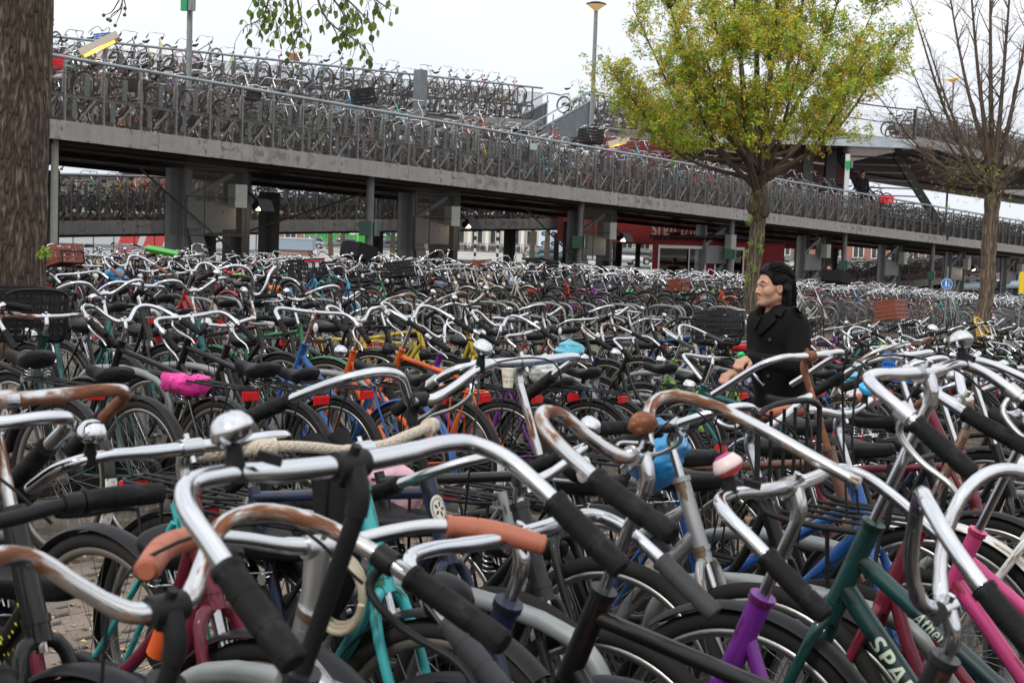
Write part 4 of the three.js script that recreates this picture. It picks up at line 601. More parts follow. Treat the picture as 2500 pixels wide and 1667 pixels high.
function chainGuardGeo(L) {
  const n = L === 'close' ? 16 : 8, ring = [], zs = [0.042, 0.078]; const c0 = V(-0.04, 0.28, 0), c1 = V(-0.5, 0.345, 0), r0 = 0.1, r1 = 0.06;
  for (let k = 0; k <= n; k++) { const a = -Math.PI / 2 + Math.PI * k / n - 0.1; ring.push([c0.x + Math.cos(a) * r0, c0.y + Math.sin(a) * r0]); }
  for (let k = 0; k <= n; k++) { const a = Math.PI / 2 + Math.PI * k / n - 0.1; ring.push([c1.x + Math.cos(a) * r1, c1.y + Math.sin(a) * r1]); }
  const sh = new THREE.Shape(ring.map(([x, y]) => new THREE.Vector2(x, y)));
  const g = new THREE.ExtrudeGeometry(sh, { depth: zs[1] - zs[0] - 0.012, bevelEnabled: true, bevelSize: 0.006, bevelThickness: 0.006, bevelSegments: 2 }); g.translate(0, 0, zs[0] + 0.006); return g;
}
function crankGeo(L) {
  const s = 7, b = new MB(); b.cyl(V(-0.05, 0.28, 0.083), V(-0.05, 0.28, 0.089), 0.09, 0.09, 20);
  b.bar(V(-0.05, 0.28, 0.096), V(0.04, 0.135, 0.1), 0.014, 0.022); b.bar(V(-0.05, 0.28, -0.076), V(-0.14, 0.425, -0.08), 0.014, 0.022);
  return b.done();
}
function pedalGeo(z) { const b = new MB(), at = z > 0 ? V(0.04, 0.135, 0.1) : V(-0.14, 0.425, -0.08); b.box(at.x, at.y, at.z + 0.05 * z, 0.09, 0.022, 0.02); b.box(at.x, at.y, at.z + 0.09 * z, 0.09, 0.022, 0.02); b.cyl(at, V(at.x, at.y, at.z + 0.1 * z), 0.006, 0.006, 6); return b.done(); }
function standGeo() { const b = new MB(); b.tube(spline([V(-0.3, 0.3, -0.06), V(-0.31, 0.16, -0.1), V(-0.34, 0.03, -0.17), V(-0.36, 0.015, -0.18)], 8), 0.0085, 6); return b.done(); }
function stemGeo(kind, L) {
  const s = DETAIL[L].f + 2, b = new MB(), A = STEER_AX, base = V(0.343, 0.905, 0), e = CLAMP.clone();
  if (kind === 'ahead') { const t = base.clone().addScaledVector(A, 0.07); b.cyl(base.clone().addScaledVector(A, -0.03), t.clone().addScaledVector(A, 0.02), 0.018, 0.018, s); b.tube([t, t.clone().lerp(e, 0.5), e], (k) => [0.021, 0.016, 0.02][k], s); }
  else { const t = base.clone().addScaledVector(A, 0.15); b.tube([base.clone().addScaledVector(A, -0.22), t], 0.0112, s); b.tube(spline([t.clone().addScaledVector(A, -0.012), t.clone().addScaledVector(A, 0.014).add(V(0.006, 0, 0)), e.clone().add(V(-0.008, -0.002, 0))], 6), 0.0135, s); }
  b.cyl(e.clone().add(V(0, 0, -0.024)), e.clone().add(V(0, 0, 0.024)), 0.0175, 0.0175, s); b.cyl(e.clone().add(V(0.012, -0.026, 0)), e.clone().add(V(-0.012, 0.024, 0)), 0.007, 0.007, 6);
  return b.done();
}
function barGeo(kind, L) {
  const n = DETAIL[L].bar, pts = [...barCurve(kind, -1, n).reverse(), ...barCurve(kind, 1, n).slice(1)];
  const m = pts.length; return new MB().tube(pts, (k) => (Math.abs(k - (m - 1) / 2) < m * 0.09 ? 0.0127 : 0.0112), DETAIL[L].f + 2).done();
}
function gripGeo(kind, side, L) {
  const n = 40, c = barCurve(kind, side, n).slice(Math.floor(n * GRIPFROM[kind])), m = c.length, last = c[m - 1].clone().sub(c[m - 2]).normalize();
  c.push(c[m - 1].clone().addScaledVector(last, 0.006)); const N = c.length - 1;
  const f = spline(c, L === 'close' ? 64 : 8), K = f.length - 1;
  return new MB().tube(f, (k) => { const u = k / K; const ring = K > 20 && ((u > 0.30 && u < 0.325) || (u > 0.62 && u < 0.645) || (u > 0.90 && u < 0.92)) ? -0.0016 : 0; return 0.0152 + 0.0014 * Math.sin(u * Math.PI) + (u < 0.05 ? 0.0022 : 0) - (u > 0.97 ? 0.004 : 0) + ring + (K > 20 && k % 2 ? 0.00045 : 0); }, DETAIL[L].f + 4).done();
}
function bellGeo(kind, side, f = 0.42) {
  const c = barCurve(kind, side, 40), at = c[Math.floor(40 * f)], b = new MB();
  b.geo(lathe([[0.0001, 0.026], [0.012, 0.025], [0.021, 0.019], [0.0275, 0.007], [0.0285, 0], [0.026, -0.003], [0.02, -0.012], [0.008, -0.016], [0.0001, -0.016]].map(([x, y]) => [x * 0.9, y * 0.88]), 24), mat4(V(at.x + 0.006, at.y + 0.044, at.z), [0.25 * side, 0, -0.5]));
  return b.done();
}
function bellBaseGeo(kind, side, f = 0.42) { const c = barCurve(kind, side, 40), at = c[Math.floor(40 * f)], b = new MB(); b.cyl(V(at.x, at.y - 0.01, at.z), V(at.x + 0.004, at.y + 0.032, at.z), 0.0145, 0.008, 8); b.bar(V(at.x - 0.012, at.y + 0.02, at.z - 0.02 * side), V(at.x - 0.035, at.y + 0.014, at.z - 0.034 * side), 0.006, 0.012); return b.done(); }
function leverGeo(kind, side) {
  const n = 40, c = barCurve(kind, side, n), i0 = Math.floor(n * GRIPFROM[kind]) - 2, at = c[i0], b = new MB(), e = c[n], d = e.clone().sub(at);
  const off = kind === 'flat' || kind === 'tour' ? V(0.055, -0.03, 0) : V(0.02, -0.05, -0.02 * side);
  b.cyl(at.clone().addScaledVector(d.clone().normalize(), -0.014), at.clone().addScaledVector(d.clone().normalize(), 0.014), 0.0165, 0.0165, 10);
  b.tube(spline([at.clone(), at.clone().addScaledVector(off, 0.7), at.clone().add(off).addScaledVector(d, 0.35), at.clone().addScaledVector(off, 0.9).addScaledVector(d, 0.82), at.clone().addScaledVector(off, 1.1).addScaledVector(d, 1.02)], 14), (k, f) => lerp(0.007, 0.0045, f), 8);
  return b.done();
}
function cableGeo(kind, side) {
  const n = 40, c = barCurve(kind, side, n), at = c[Math.floor(n * GRIPFROM[kind]) - 2], b = new MB();
  b.tube(spline([at.clone().add(V(0.02, -0.03, -0.02 * side)), at.clone().add(V(0.09, 0.045, -0.09 * side)), V(0.44, 1.1, 0.05 * side), V(0.45, 0.97, 0.02 * side), V(0.43, 0.8, 0.026 * side)], 22), 0.0026, 5);
  return b.done();
}
function headlampGeo(which) {
  const m = mat4(V(0.47, 0.9, 0), [0, 0, -Math.PI / 2]);
  return new MB().geo(which === 'shell' ? lathe([[0.0001, -0.055], [0.014, -0.052], [0.03, -0.035], [0.038, -0.008], [0.04, 0.012], [0.037, 0.015]], 20) : lathe([[0.0001, 0.024], [0.018, 0.022], [0.0365, 0.012], [0.036, 0.008]], 20), m).done();
}
function bracketGeo() { const b = new MB(); b.bar(V(0.375, 0.86, 0), V(0.46, 0.865, 0), 0.018, 0.004); b.bar(V(0.46, 0.862, 0), V(0.468, 0.9, 0), 0.018, 0.004); return b.done(); }
function rearLightGeo() { return new MB().box(-0.724, 0.732, 0, 0.022, 0.036, 0.076).box(-0.716, 0.732, 0, 0.014, 0.046, 0.086).done(); }
function coverGeo() {                                     // a plastic cover pulled over a saddle, crumpled
  const rings = [], N = 18, SN = 22; for (let k = 0; k <= N; k++) { const t = k / N, x = -0.415 + 0.3 * t, e = Math.max(0.12, Math.sin(Math.min(1, t / 0.14) * Math.PI / 2)), nz = t > 0.92 ? Math.max(0.25, 1 - (t - 0.92) / 0.08 * 0.75) : 1; const w = lerp(0.102, 0.034, smooth(t, 0.25, 0.78)) * e * nz, h = lerp(0.09, 0.07, t) * (0.5 + 0.5 * e), row = []; for (let s = 0; s < SN; s++) { const a = s / SN * Math.PI * 2, c = Math.cos(a), d = Math.sin(a), cr = 1 + 0.1 * Math.sin(s * 2.7 + k * 1.9) * Math.cos(k * 0.8 + s * 0.7) + 0.25 * (fbm(s / 22, k / 18 * 0.9, 7, 3, 6) - 0.5); row.push(V(x + 0.005 * Math.sin(s * 3 + k), 0.972 + (d > 0 ? Math.pow(d, 0.7) * h * 0.5 : d * h * 0.8) * cr, -c * w * cr)); } rings.push(row); } return new MB().loft(rings).done();
}
function crateGeo(w, h, d) {                              // open lattice box on y = 0, x along w
  const b = new MB(), t = 0.008; b.box(0, t / 2, 0, w, t, d);
  for (const [ax, len, off] of [['x', w, d / 2], ['z', d, w / 2]]) for (const s of [-1, 1]) {
    for (const y of [0.06, 0.3, 0.52, 0.74, 0.95]) { const hh = y > 0.9 ? h * 0.12 : h * 0.1; ax === 'x' ? b.box(0, h * y, s * off, len, hh, t) : b.box(s * off, h * y, 0, t, hh, len - t * 2.2); }
    for (let k = 0; k <= 8; k++) { const u = (k / 8 - 0.5) * (len - t * 3); ax === 'x' ? b.box(u, h * 0.5, s * (off + 0.002), t * 1.1, h * 0.98, t * 0.8) : b.box(s * (off + 0.002), h * 0.5, u, t * 0.8, h * 0.98, t * 1.1); }
  }
  return b.done();
}
const bikes = [];
const steerQ = (a) => new THREE.Quaternion().setFromAxisAngle(STEER_AX, a);
const BAR_WORDS = { sweep: 'swept-back', gull: 'gull-wing', tour: 'gently curved', flat: 'straight', high: 'upright looped' };
const FRAME_WORDS = { oma: 'curved step-through frame', heren: 'straight top tube', low: 'low sloping frame' };
// o: p, q (where the bar is clamped), face (+1 away, -1 towards the camera), and looks
function bikePose(o) {
  if (o.at && o.p === undefined) { const c = P(...o.at), d = -c.z; o.p = UX * c.x + UD * d; o.q = -UD * c.x + UX * d; const g = Gpq(o.p, o.q - o.face * 0.8), want = (c.y - g - 1.09 - (o.lift || 0)) / 0.927; o.rise = clamp(want, -0.13, 0.13); o.ground = g + (o.lift || 0) + (want - o.rise) * 0.927; }
  const f = o.face > 0 ? V(-UD, 0, -UX) : V(UD, 0, UX); if (o.turn) f.applyAxisAngle(V(0, 1, 0), o.turn);
  const yaw = Math.atan2(-f.z, f.x), q = new THREE.Quaternion().setFromAxisAngle(V(0, 1, 0), yaw)
    .multiply(new THREE.Quaternion().setFromAxisAngle(V(1, 0, 0), o.lean || 0)).multiply(new THREE.Quaternion().setFromAxisAngle(V(0, 0, 1), o.pitch || 0));
  const c = W3(o.p, o.q, 0), off = V(CLAMP.x, 0, 0).applyQuaternion(new THREE.Quaternion().setFromAxisAngle(V(0, 1, 0), yaw)), base = c.clone().sub(off);
  const rear = base.clone().addScaledVector(f, RA.x), gy = o.ground !== undefined ? o.ground : G(rear.x, -rear.z);
  base.y = gy + Math.sin(o.pitch || 0) * 0.5;
  return { pos: base, quat: q, yaw };
}
function makeBike(o) {
  const L = o.detail, t = thing('bicycle', '', 'bicycle'), ps = bikePose(o); t.position.copy(ps.pos); t.quaternion.copy(ps.quat);
  t.userData.spec = o;
  const pm = paint(o.paint), sq = steerQ(o.steer || 0), sp = STEER_AT.clone().sub(STEER_AT.clone().applyQuaternion(sq)), rise = o.rise || 0;
  const bq = new THREE.Quaternion().setFromAxisAngle(V(0, 0, 1), o.barTilt || 0), bp = CLAMP.clone().sub(CLAMP.clone().applyQuaternion(bq));
  const put = (name, key, fn, m, steer, parent = t) => { const x = part(parent, name, once(key + L, fn), m); if (steer) { x.position.copy(sp); x.quaternion.copy(sq); } return x; };
  const lift = (x, tilt) => { const p2 = (tilt ? bp.clone() : V(0, 0, 0)).addScaledVector(STEER_AX, rise); x.position.copy(sp).add(p2.applyQuaternion(sq)); x.quaternion.copy(sq); if (tilt) x.quaternion.multiply(bq); return x; };
  put('frame', 'frame' + o.frame, () => frameGeo(o.frame, L), pm);
  put('fork', 'fork', () => forkGeo(L), o.forkPaint ? paint(o.forkPaint) : pm, true);
  const rimM = o.dull ? M.rimDull : M.rim;
  for (const [nm, at, st] of [['front_wheel', FA, true], ['rear_wheel', RA, false]]) {
    const w = put(nm, 'tyre' + nm, () => wheelTyre(L, at), o.greyTyre ? M.tyreGrey : M.tyre, st); w.name = nm;
    part(w, 'rim', once('rim' + nm + L, () => wheelRim(L, at)), rimM); part(w, 'spokes', once('spk' + nm + L, () => wheelSpokes(L, at)), M.spoke);
  }
  if (!o.noGuards) {
    const gm = o.guardMat || pm; put('rear_mudguard', 'rg', () => guard(RA, 0.366, 12, 205, 0.029, L === 'close' ? 40 : 20), gm);
    if (o.frontGuard !== false) put('front_mudguard', 'fg', () => guard(FA, 0.366, 52, 196, 0.029, L === 'close' ? 36 : 18), o.guardMat || gm, true);
    if (o.whiteTail) put('white_mudguard_tip', 'wt', () => guard(RA, 0.3685, 172, 206, 0.0305, 10), M.whiteGuard);
  }
  lift(put('stem', 'stem' + (o.stem || 'quill'), () => stemGeo(o.stem || 'quill', L), o.stemMat || M.chrome));
  const hb = lift(put('handlebar', 'bar' + o.bar, () => barGeo(o.bar, L), o.barMat || M.chrome), true);
  if (o.grip) for (const s of o.gripSides || [-1, 1]) part(hb, 'grip', once('grip' + o.bar + s + L, () => gripGeo(o.bar, s, L)), o.grip);
  if (o.bell) { part(hb, 'bell', once('bell' + o.bar + (o.bellSide || -1) + o.bellAt, () => bellGeo(o.bar, o.bellSide || -1, o.bellAt)), o.bell); part(hb, 'bell_clamp', once('bellb' + o.bar + (o.bellSide || -1) + o.bellAt, () => bellBaseGeo(o.bar, o.bellSide || -1, o.bellAt)), M.plastic); }
  if (o.levers) { for (const s of o.levers) { part(hb, 'brake_lever', once('lev' + o.bar + s, () => leverGeo(o.bar, s)), o.leverMat || M.alu); part(hb, 'brake_cable', once('cab' + o.bar + s, () => cableGeo(o.bar, s)), M.plastic); } }
  const sad = put('saddle', 'saddle' + (o.saddle || 'wide'), () => saddleGeo(o.saddle || 'wide', L), o.saddleMat || M.leather); sad.position.y = o.saddleUp || 0; sad.position.x = -(o.saddleUp || 0) * 0.4;
  const spr = part(sad, 'springs', once('spring' + L, () => springGeo(L)), M.chrome);
  put('seat_post', 'post', () => new MB().cyl(V(-0.2, 0.72, 0), V(-0.29, 0.945, 0), 0.0125, 0.0125, 8).done(), M.chrome).position.set(0, (o.saddleUp || 0) * 0.8, 0);
  if (o.cover) part(sad, 'saddle_cover', once('cover', coverGeo), o.cover);
  if (o.carrier !== false) { put('rear_carrier', 'carrier', () => carrierGeo(L), o.carrierMat || M.dark); put('rear_light', 'rl', rearLightGeo, M.redLight); }
  if (o.frontRack) put('front_carrier', 'frack', frontRackGeo, M.dark, false);
  if (o.frontBox) { const c = part(t, 'crate', once('crate' + 0.36, () => crateGeo(0.3, 0.25, 0.4)), o.frontBox); c.position.set(0.6, 0.872, 0); }
  if (o.rearBox) { const c = part(t, 'crate', once('crate' + 0.36, () => crateGeo(0.3, 0.25, 0.4)), o.rearBox); c.position.set(-0.5, 0.775, 0); }
  put('chain_guard', 'cg', () => chainGuardGeo(L), o.guardPlate || M.plastic); put('crank', 'crank', () => crankGeo(L), M.alu);
  if (L === 'close') { put('pedal', 'ped1', () => pedalGeo(1), M.plastic); put('pedal', 'ped2', () => pedalGeo(-1), M.plastic); put('kickstand', 'stand', standGeo, M.alu); }
  if (o.lamp) { const h = put('headlamp', 'lamp', () => headlampGeo('shell'), o.lamp, true); part(h, 'lamp_glass', once('lampg', () => headlampGeo('glass')), M.lampGlass); part(h, 'lamp_bracket', once('lampb', bracketGeo), M.alu); }
  bikes.push({ o, t, ps });
  return t;
}
// ------------ the bicycles that the photograph lets one single out
const rowA = [
  { at: [-70, 1300, 1.9], bar: 'flat', barMat: M.plastic, levers: [1], leverMat: M.plastic, grip: M.grip, paint: 'black', frame: 'oma', lamp: M.chrome, saddleUp: -0.3, label: 'black bicycle with a chrome headlamp at the left edge of the picture' },
  { at: [455, 1500, 1.58], bar: 'gull', barMat: M.rusty, grip: M.grip, paint: 'black', frame: 'heren', levers: [1], leverMat: M.plastic, saddleUp: -0.34, stemMat: M.dark, label: 'black bicycle with a low rusty gull-wing handlebar at the bottom left corner' },
  { at: [800, 1125, 1.68], bar: 'sweep', barMat: M.chrome, grip: M.grip, paint: 'charcoal', frame: 'heren', stemMat: M.dark, saddleUp: -0.34, bell: M.chrome, bellSide: -1, bellAt: 0.26, label: 'closest bicycle, with a big shiny chrome swept-back handlebar and ribbed grey grips' },
  { at: [810, 1345, 2.0], bar: 'tour', barMat: M.worn, grip: M.gripBrown, paint: 'silver', frame: 'low', stem: 'ahead', stemMat: M.alu, steer: -0.19, saddleUp: -0.34, label: 'bicycle with reddish brown grips and a tall silver stem at the bottom centre', guardMat: S({ color: lin(0.6, 0.56, 0.48), roughness: 0.35, metalness: 0.4 }) },
  { at: [1290, 1318, 2.17], bar: 'sweep', grip: M.gripGrey, paint: 'navy', frame: 'oma', lamp: M.plastic, saddleUp: -0.34, label: 'navy bicycle with grey rubber grips and a black headlamp below the brown grip' },
  { at: [1530, 1105, 2.34], bar: 'gull', barMat: M.rusty, grip: M.grip, gripSides: [-1], paint: 'black', frame: 'heren', bell: M.copper, bellSide: 1, bellAt: 0.12, saddleUp: -0.34, label: 'black bicycle with a rusted bell and rust-stained arching handlebar at the centre' },
  { at: [1920, 1185, 2.42], bar: 'sweep', grip: M.grip, gripSides: [-1], paint: 'purple', frame: 'oma', stemMat: M.worn, bell: 'pinkbell', bellSide: -1, bellAt: 0.3, saddleUp: -0.34, label: 'purple bicycle with a white and pink bell at the bottom right' },
  { at: [2370, 1500, 2.1], bar: 'high', grip: M.grip, paint: 'charcoal', frame: 'oma', barTilt: 0.3, saddleUp: -0.3, label: 'bicycle with a tall looped chrome handlebar at the bottom right corner' },
  { at: [2195, 905, 2.7], bar: 'sweep', grip: M.grip, bell: M.chrome, bellSide: 1, levers: [-1, 1], paint: 'bottle', frame: 'low', decal: true, saddleUp: -0.16, label: 'dark teal bicycle with pale lettering on its frame tubes at the bottom right' },
  { at: [2300, 975, 3.2], bar: 'gull', grip: M.grip, paint: 'maroon', frame: 'oma', stemMat: M.rusty, saddleUp: -0.3, levers: [1], label: 'maroon bicycle with a rusty stem beside the right edge of the picture' },
  { at: [2440, 1010, 3.5], bar: 'tour', grip: M.grip, paint: 'pink', frame: 'low', saddleUp: -0.3, label: 'pink framed bicycle cut by the lower right edge of the picture' },
];
const rowB = [
  { saddleUp: -0.3, at: [-190, 1050, 2.1], bar: 'sweep', grip: M.grip, paint: 'black', frame: 'oma', label: 'black bicycle half outside the left edge behind the rusty handlebar' },
  { saddleUp: -0.3, at: [0, 978, 2.3], bar: 'sweep', barMat: M.rust, stemMat: M.rust, grip: M.grip, paint: 'black', frame: 'heren', label: 'black bicycle with a thickly rusted handlebar and stem at the left edge', splash: true },
  { saddleUp: -0.3, at: [430, 1088, 2.62], bar: 'sweep', barMat: M.chrome, grip: M.grip, paint: 'maroon', frame: 'oma', rope: true, stemMat: M.worn, bell: M.chrome, bellSide: 1, label: 'dark purple bicycle with a blue rope and a wide chrome handlebar on the left' },
  { at: [850, 1092, 2.9], bar: 'tour', barMat: M.wool, grip: M.wool, paint: 'turquoise', guardMat: M.plastic, frame: 'oma', saddleUp: -0.27, label: 'turquoise bicycle whose handlebar is wrapped in pale wool', saddle: 'wide', wrap: true, carrier: false },
  { frontGuard: false, saddleUp: -0.3, at: [1015, 975, 3.25], bar: 'gull', grip: M.grip, paint: 'navy', frame: 'heren', bell: M.chrome, bellSide: -1, levers: [-1], stemMat: M.dark, label: 'dark navy bicycle with a round white badge on its head tube', badge: true },
  { frontGuard: false, saddleUp: -0.3, at: [1240, 1165, 3.15], bar: 'gull', barMat: M.worn, grip: M.grip, paint: 'charcoal', frame: 'oma', bell: M.chrome, bellSide: -1, label: 'charcoal bicycle with a low wavy handlebar behind the big shiny handlebar' },
  { frontGuard: false, saddleUp: -0.3, at: [1300, 885, 3.75], bar: 'sweep', grip: M.grip, paint: 'black', frame: 'heren', stemMat: M.worn, label: 'black bicycle with a long chrome stem at the middle of the picture', levers: [1], lamp: M.plastic },
  { frontGuard: false, saddleUp: -0.3, at: [1640, 1040, 3.6], bar: 'flat', barMat: M.plastic, grip: M.grip, paint: 'silver', frame: 'low', label: 'silver bicycle with a straight black bar behind the rusted bell', levers: [-1, 1] },
  { frontGuard: false, at: [1830, 1045, 3.75], bar: 'gull', grip: M.grip, paint: 'black', frame: 'oma', label: 'black bicycle with a front carrier to the right of the rust-stained handlebar', frontRack: true, levers: [-1, 1] },
  { frontGuard: false, at: [2060, 1010, 4.05], bar: 'tour', grip: M.gripBrown, paint: 'blue', frame: 'low', label: 'bicycle with a bright blue bell and brown grips at the right', bell: 'bluebell', bellSide: -1 },
  { at: [2010, 872, 4.7], bar: 'sweep', grip: null, paint: 'brown', frame: 'heren', stemMat: M.copper, label: 'bicycle with a bare chrome handlebar on a copper coloured stem below the man' },
  { at: [2240, 872, 5.0], bar: 'sweep', grip: M.grip, paint: 'black', frame: 'oma', label: 'black bicycle with a wide chrome handlebar at the right, next to the copper stem' },
  { at: [2330, 920, 5.2], bar: 'gull', grip: M.grip, paint: 'maroon', frame: 'heren', label: 'maroon bicycle in the second row near the right edge' },
  { at: [2420, 900, 5.6], bar: 'sweep', grip: M.grip, paint: 'black', frame: 'oma', label: 'black bicycle in the second row at the right edge with a white plastic headlamp', lamp: M.whiteGuard },
  { at: [2560, 910, 6], bar: 'tour', grip: M.grip, paint: 'navy', frame: 'low', label: 'navy bicycle at the right end of the second row' },
];
const bellMats = { pinkbell: S({ color: lin(0.72, 0.6, 0.6), roughness: 0.4, map: tex(64, 64, (u, v) => (v > 0.62 ? [0.9, 0.35, 0.38] : v < 0.2 ? [0.75, 0.2, 0.5] : [0.95, 0.93, 0.92]), true) }), bluebell: S({ color: lin(0.03, 0.4, 0.7), roughness: 0.25 }), greenbell: S({ color: lin(0.01, 0.5, 0.14), roughness: 0.28 }) };
const ACCENT = ['navy', 'blue', 'teal', 'green', 'red', 'maroon', 'silver', 'silver', 'white', 'purple', 'brown', 'bottle', 'charcoal', 'charcoal', 'turquoise', 'cream'];
function randomLook(o) {
  const k = rnd();
  o.paint ??= rnd() < 0.66 ? 'black' : pick(ACCENT);
  if (!o.guardMat && rnd() < 0.6) o.guardMat = M.plastic;
  o.frame ??= k < 0.5 ? 'oma' : k < 0.78 ? 'heren' : 'low';
  o.bar ??= rnd() < 0.05 ? 'high' : rnd() < 0.44 ? 'sweep' : rnd() < 0.55 ? 'gull' : rnd() < 0.75 ? 'tour' : 'flat';
  o.barMat ??= rnd() < 0.62 ? M.chrome : rnd() < 0.45 ? M.worn : rnd() < 0.45 ? M.rusty : M.plastic;
  if (o.bar === 'flat' && rnd() < 0.5) o.barMat = M.plastic;
  if (o.grip === undefined) o.grip = rnd() < 0.88 ? M.grip : pick([M.gripGrey, M.gripMud, M.gripMud, M.gripTan]);
  o.stemMat ??= rnd() < 0.7 ? M.chrome : rnd() < 0.5 ? M.worn : M.rusty;
  o.rise ??= rr(-0.06, 0.09); o.steer ??= rr(-0.22, 0.22); o.lean ??= rr(-0.05, 0.05); o.turn ??= rr(-0.05, 0.05);
  o.saddle ??= rnd() < 0.7 ? 'wide' : 'slim'; o.saddleUp ??= rr(-0.22, -0.06); o.dull ??= rnd() < 0.45; o.greyTyre ??= rnd() < 0.2; o.whiteTail ??= rnd() < 0.3;
  if (o.bell === undefined && rnd() < 0.4) { o.bell = M.chrome; o.bellSide = rnd() < 0.5 ? 1 : -1; }
  if (o.lamp === undefined && rnd() < 0.5) o.lamp = rnd() < 0.5 ? M.chrome : M.plastic;
  if (o.levers === undefined && rnd() < 0.45) o.levers = rnd() < 0.5 ? [-1, 1] : [1];
  if (o.frontRack === undefined && rnd() < 0.07) o.frontRack = true;
  if (o.carrier === undefined && rnd() < 0.12) o.carrier = false;
  if (typeof o.bell === 'string') o.bell = bellMats[o.bell];
  return o;
}
// ------------ bicycles: rows on the ground and on the ramps
const treeSpots = [[-5.1, 14.2, 0.85], [4.62, 25.5, 0.5], [11.2, 34, 0.5]];
const spots = [];                                          // every bicycle of the picture that is not listed above
reseed(2024);
const GROUND_ROWS = [[1.22, 1, 3.9, 9, 'the front row'], [2.4, -1, 6.2, 14, 'the second row'], [6.1, 1, 3.2, 19.5, 'the third row'], [7.45, -1, 4, 24, 'the fourth row'], [11.1, 1, 5.6, 10.2, 'the short row'], [12.45, -1, 6.4, 10.4, 'the row by that trunk'], [16.3, -1, 9.6, 50, 'the fifth row'], [19.2, 1, 11, 57, 'the sixth row'], [20.5, -1, 12, 60, 'the seventh row'], [23.6, 1, 14, 72, 'the eighth row'], [26.3, 1, 56, 80, 'the row under the ramp']];
GROUND_ROWS.forEach(([q, face, p0, p1, name], row) => {
  let hi = false;
  for (let p = p0; p < p1; p += row < 4 ? rr(0.38, 0.54) : rr(0.34, 0.48)) {
    hi = !hi; const w = W3(p, q, 0), X = w.x, d = -w.z; const keep = rnd() > 0.045;
    if ((row === 3 || row === 4 || row === 5) && toPx(W3(p, q, 1.2))[0] < 165) continue; // the foot of the thick trunk stays free
    if (!keep || treeSpots.some(([x, z, r]) => Math.hypot(X - x + face * 0.25, d - z) < r + 0.35)) continue;
    spots.push({ p, q: q + rr(-0.12, 0.12), face, pitch: (row === 2 || row === 3 ? (hi ? rr(0.02, 0.07) : 0) : hi ? rr(0.1, 0.2) : rr(0, 0.03)) + (row === 6 ? 0.06 : 0), rise: row === 2 || row === 3 ? rr(-0.1, 0.03) : undefined, row: name, X, d });
  }
});
const RAMP_ROWS = [[25.82, -1, 12.4, 82, yA, 'along the nearest ramp railing'], [31.3, 1, 17, 82, yA, 'at the far side of the nearest ramp'], [29.9, -1, 16, 70, yA, 'in the middle of the nearest ramp'], [27.4, -1, 13, 62, (p) => yA(p) + 0.62, 'on raised stands of that ramp'], [34.3, -1, 18, 56, yB1, 'on the lower ramp in the shade'], [34.3, -1, 18.5, 44, yB3, 'on the highest ramp'], [39.8, 1, 22, 44, yB3, 'at the back of the highest ramp'], [34.3, -1, 47.6, 60, yB3, 'on the short upper ramp'], [34.8, -1, 63, 106, yB0, 'on the lowest ramp'], [25.6, -1, 60, 92, (p) => 6.62 - 0.012 * (p - 57), 'on the upper walkway'], [39.5, 1, 20, 56, yB1, 'at the back of the lower ramp']];
for (const [q, face, p0, p1, y, name] of RAMP_ROWS) { let hi = false; for (let p = p0; p < p1; p += 0.46) { hi = !hi; const w = W3(p, q, 0); if (rnd() < 0.06) continue; spots.push({ p: p + rr(-0.06, 0.06), q: q + rr(-0.08, 0.08), face, pitch: hi ? rr(0.12, 0.2) : 0.02, row: name, X: w.x, d: -w.z, ground: y(p) + (hi && face < 0 ? (y === yA ? rr(0.1, 0.26) : y === yB3 ? rr(0.3, 0.6) : rr(0.1, 0.4)) : 0), onRamp: true }); } }
// listed first
const rowC = [{ at: [1735, 874, 8.75], bar: 'sweep', barMat: M.chrome, grip: null, paint: 'teal', frame: 'heren', bell: 'greenbell', bellSide: 1, bellAt: 0.55, steer: -0.25, lamp: M.chrome, saddleUp: -0.1, label: 'bicycle with a bright green bell that the man holds' }];
for (const [list, face, row] of [[rowC, 1, 'the third row'], [rowA, 1, 'the front row'], [rowB, -1, 'the second row']]) for (const o of list) {
  const bell = typeof o.bell === 'string' ? bellMats[o.bell] : o.bell;
  reseed(Math.round(o.p * 1000 + face)); o.face = face; bikePose(o); const own = { ...o, face, row, bell, detail: 'close', turn: o.turn ?? 0, lean: o.lean ?? 0, pitch: o.pitch ?? 0, steer: o.steer ?? 0, frontRack: o.frontRack ?? false, lamp: o.lamp ?? null, levers: o.levers ?? null, bell: bell ?? null, whiteTail: false };
  const t = makeBike(randomLook(own)); t.userData.label = o.label;
}
// then, of all the others, those that show largest
const seen = (s) => { const [x, y] = toPx(W3(s.p, s.q, (s.ground ?? G(s.X, s.d)) + 0.8)); return x > -120 && x < 2620 && y > -60 && y < 1800; };
const inView = spots.filter(seen).sort((a, b) => a.d - b.d);
const nearest = inView.slice(0, 262), rest = inView.slice(262);
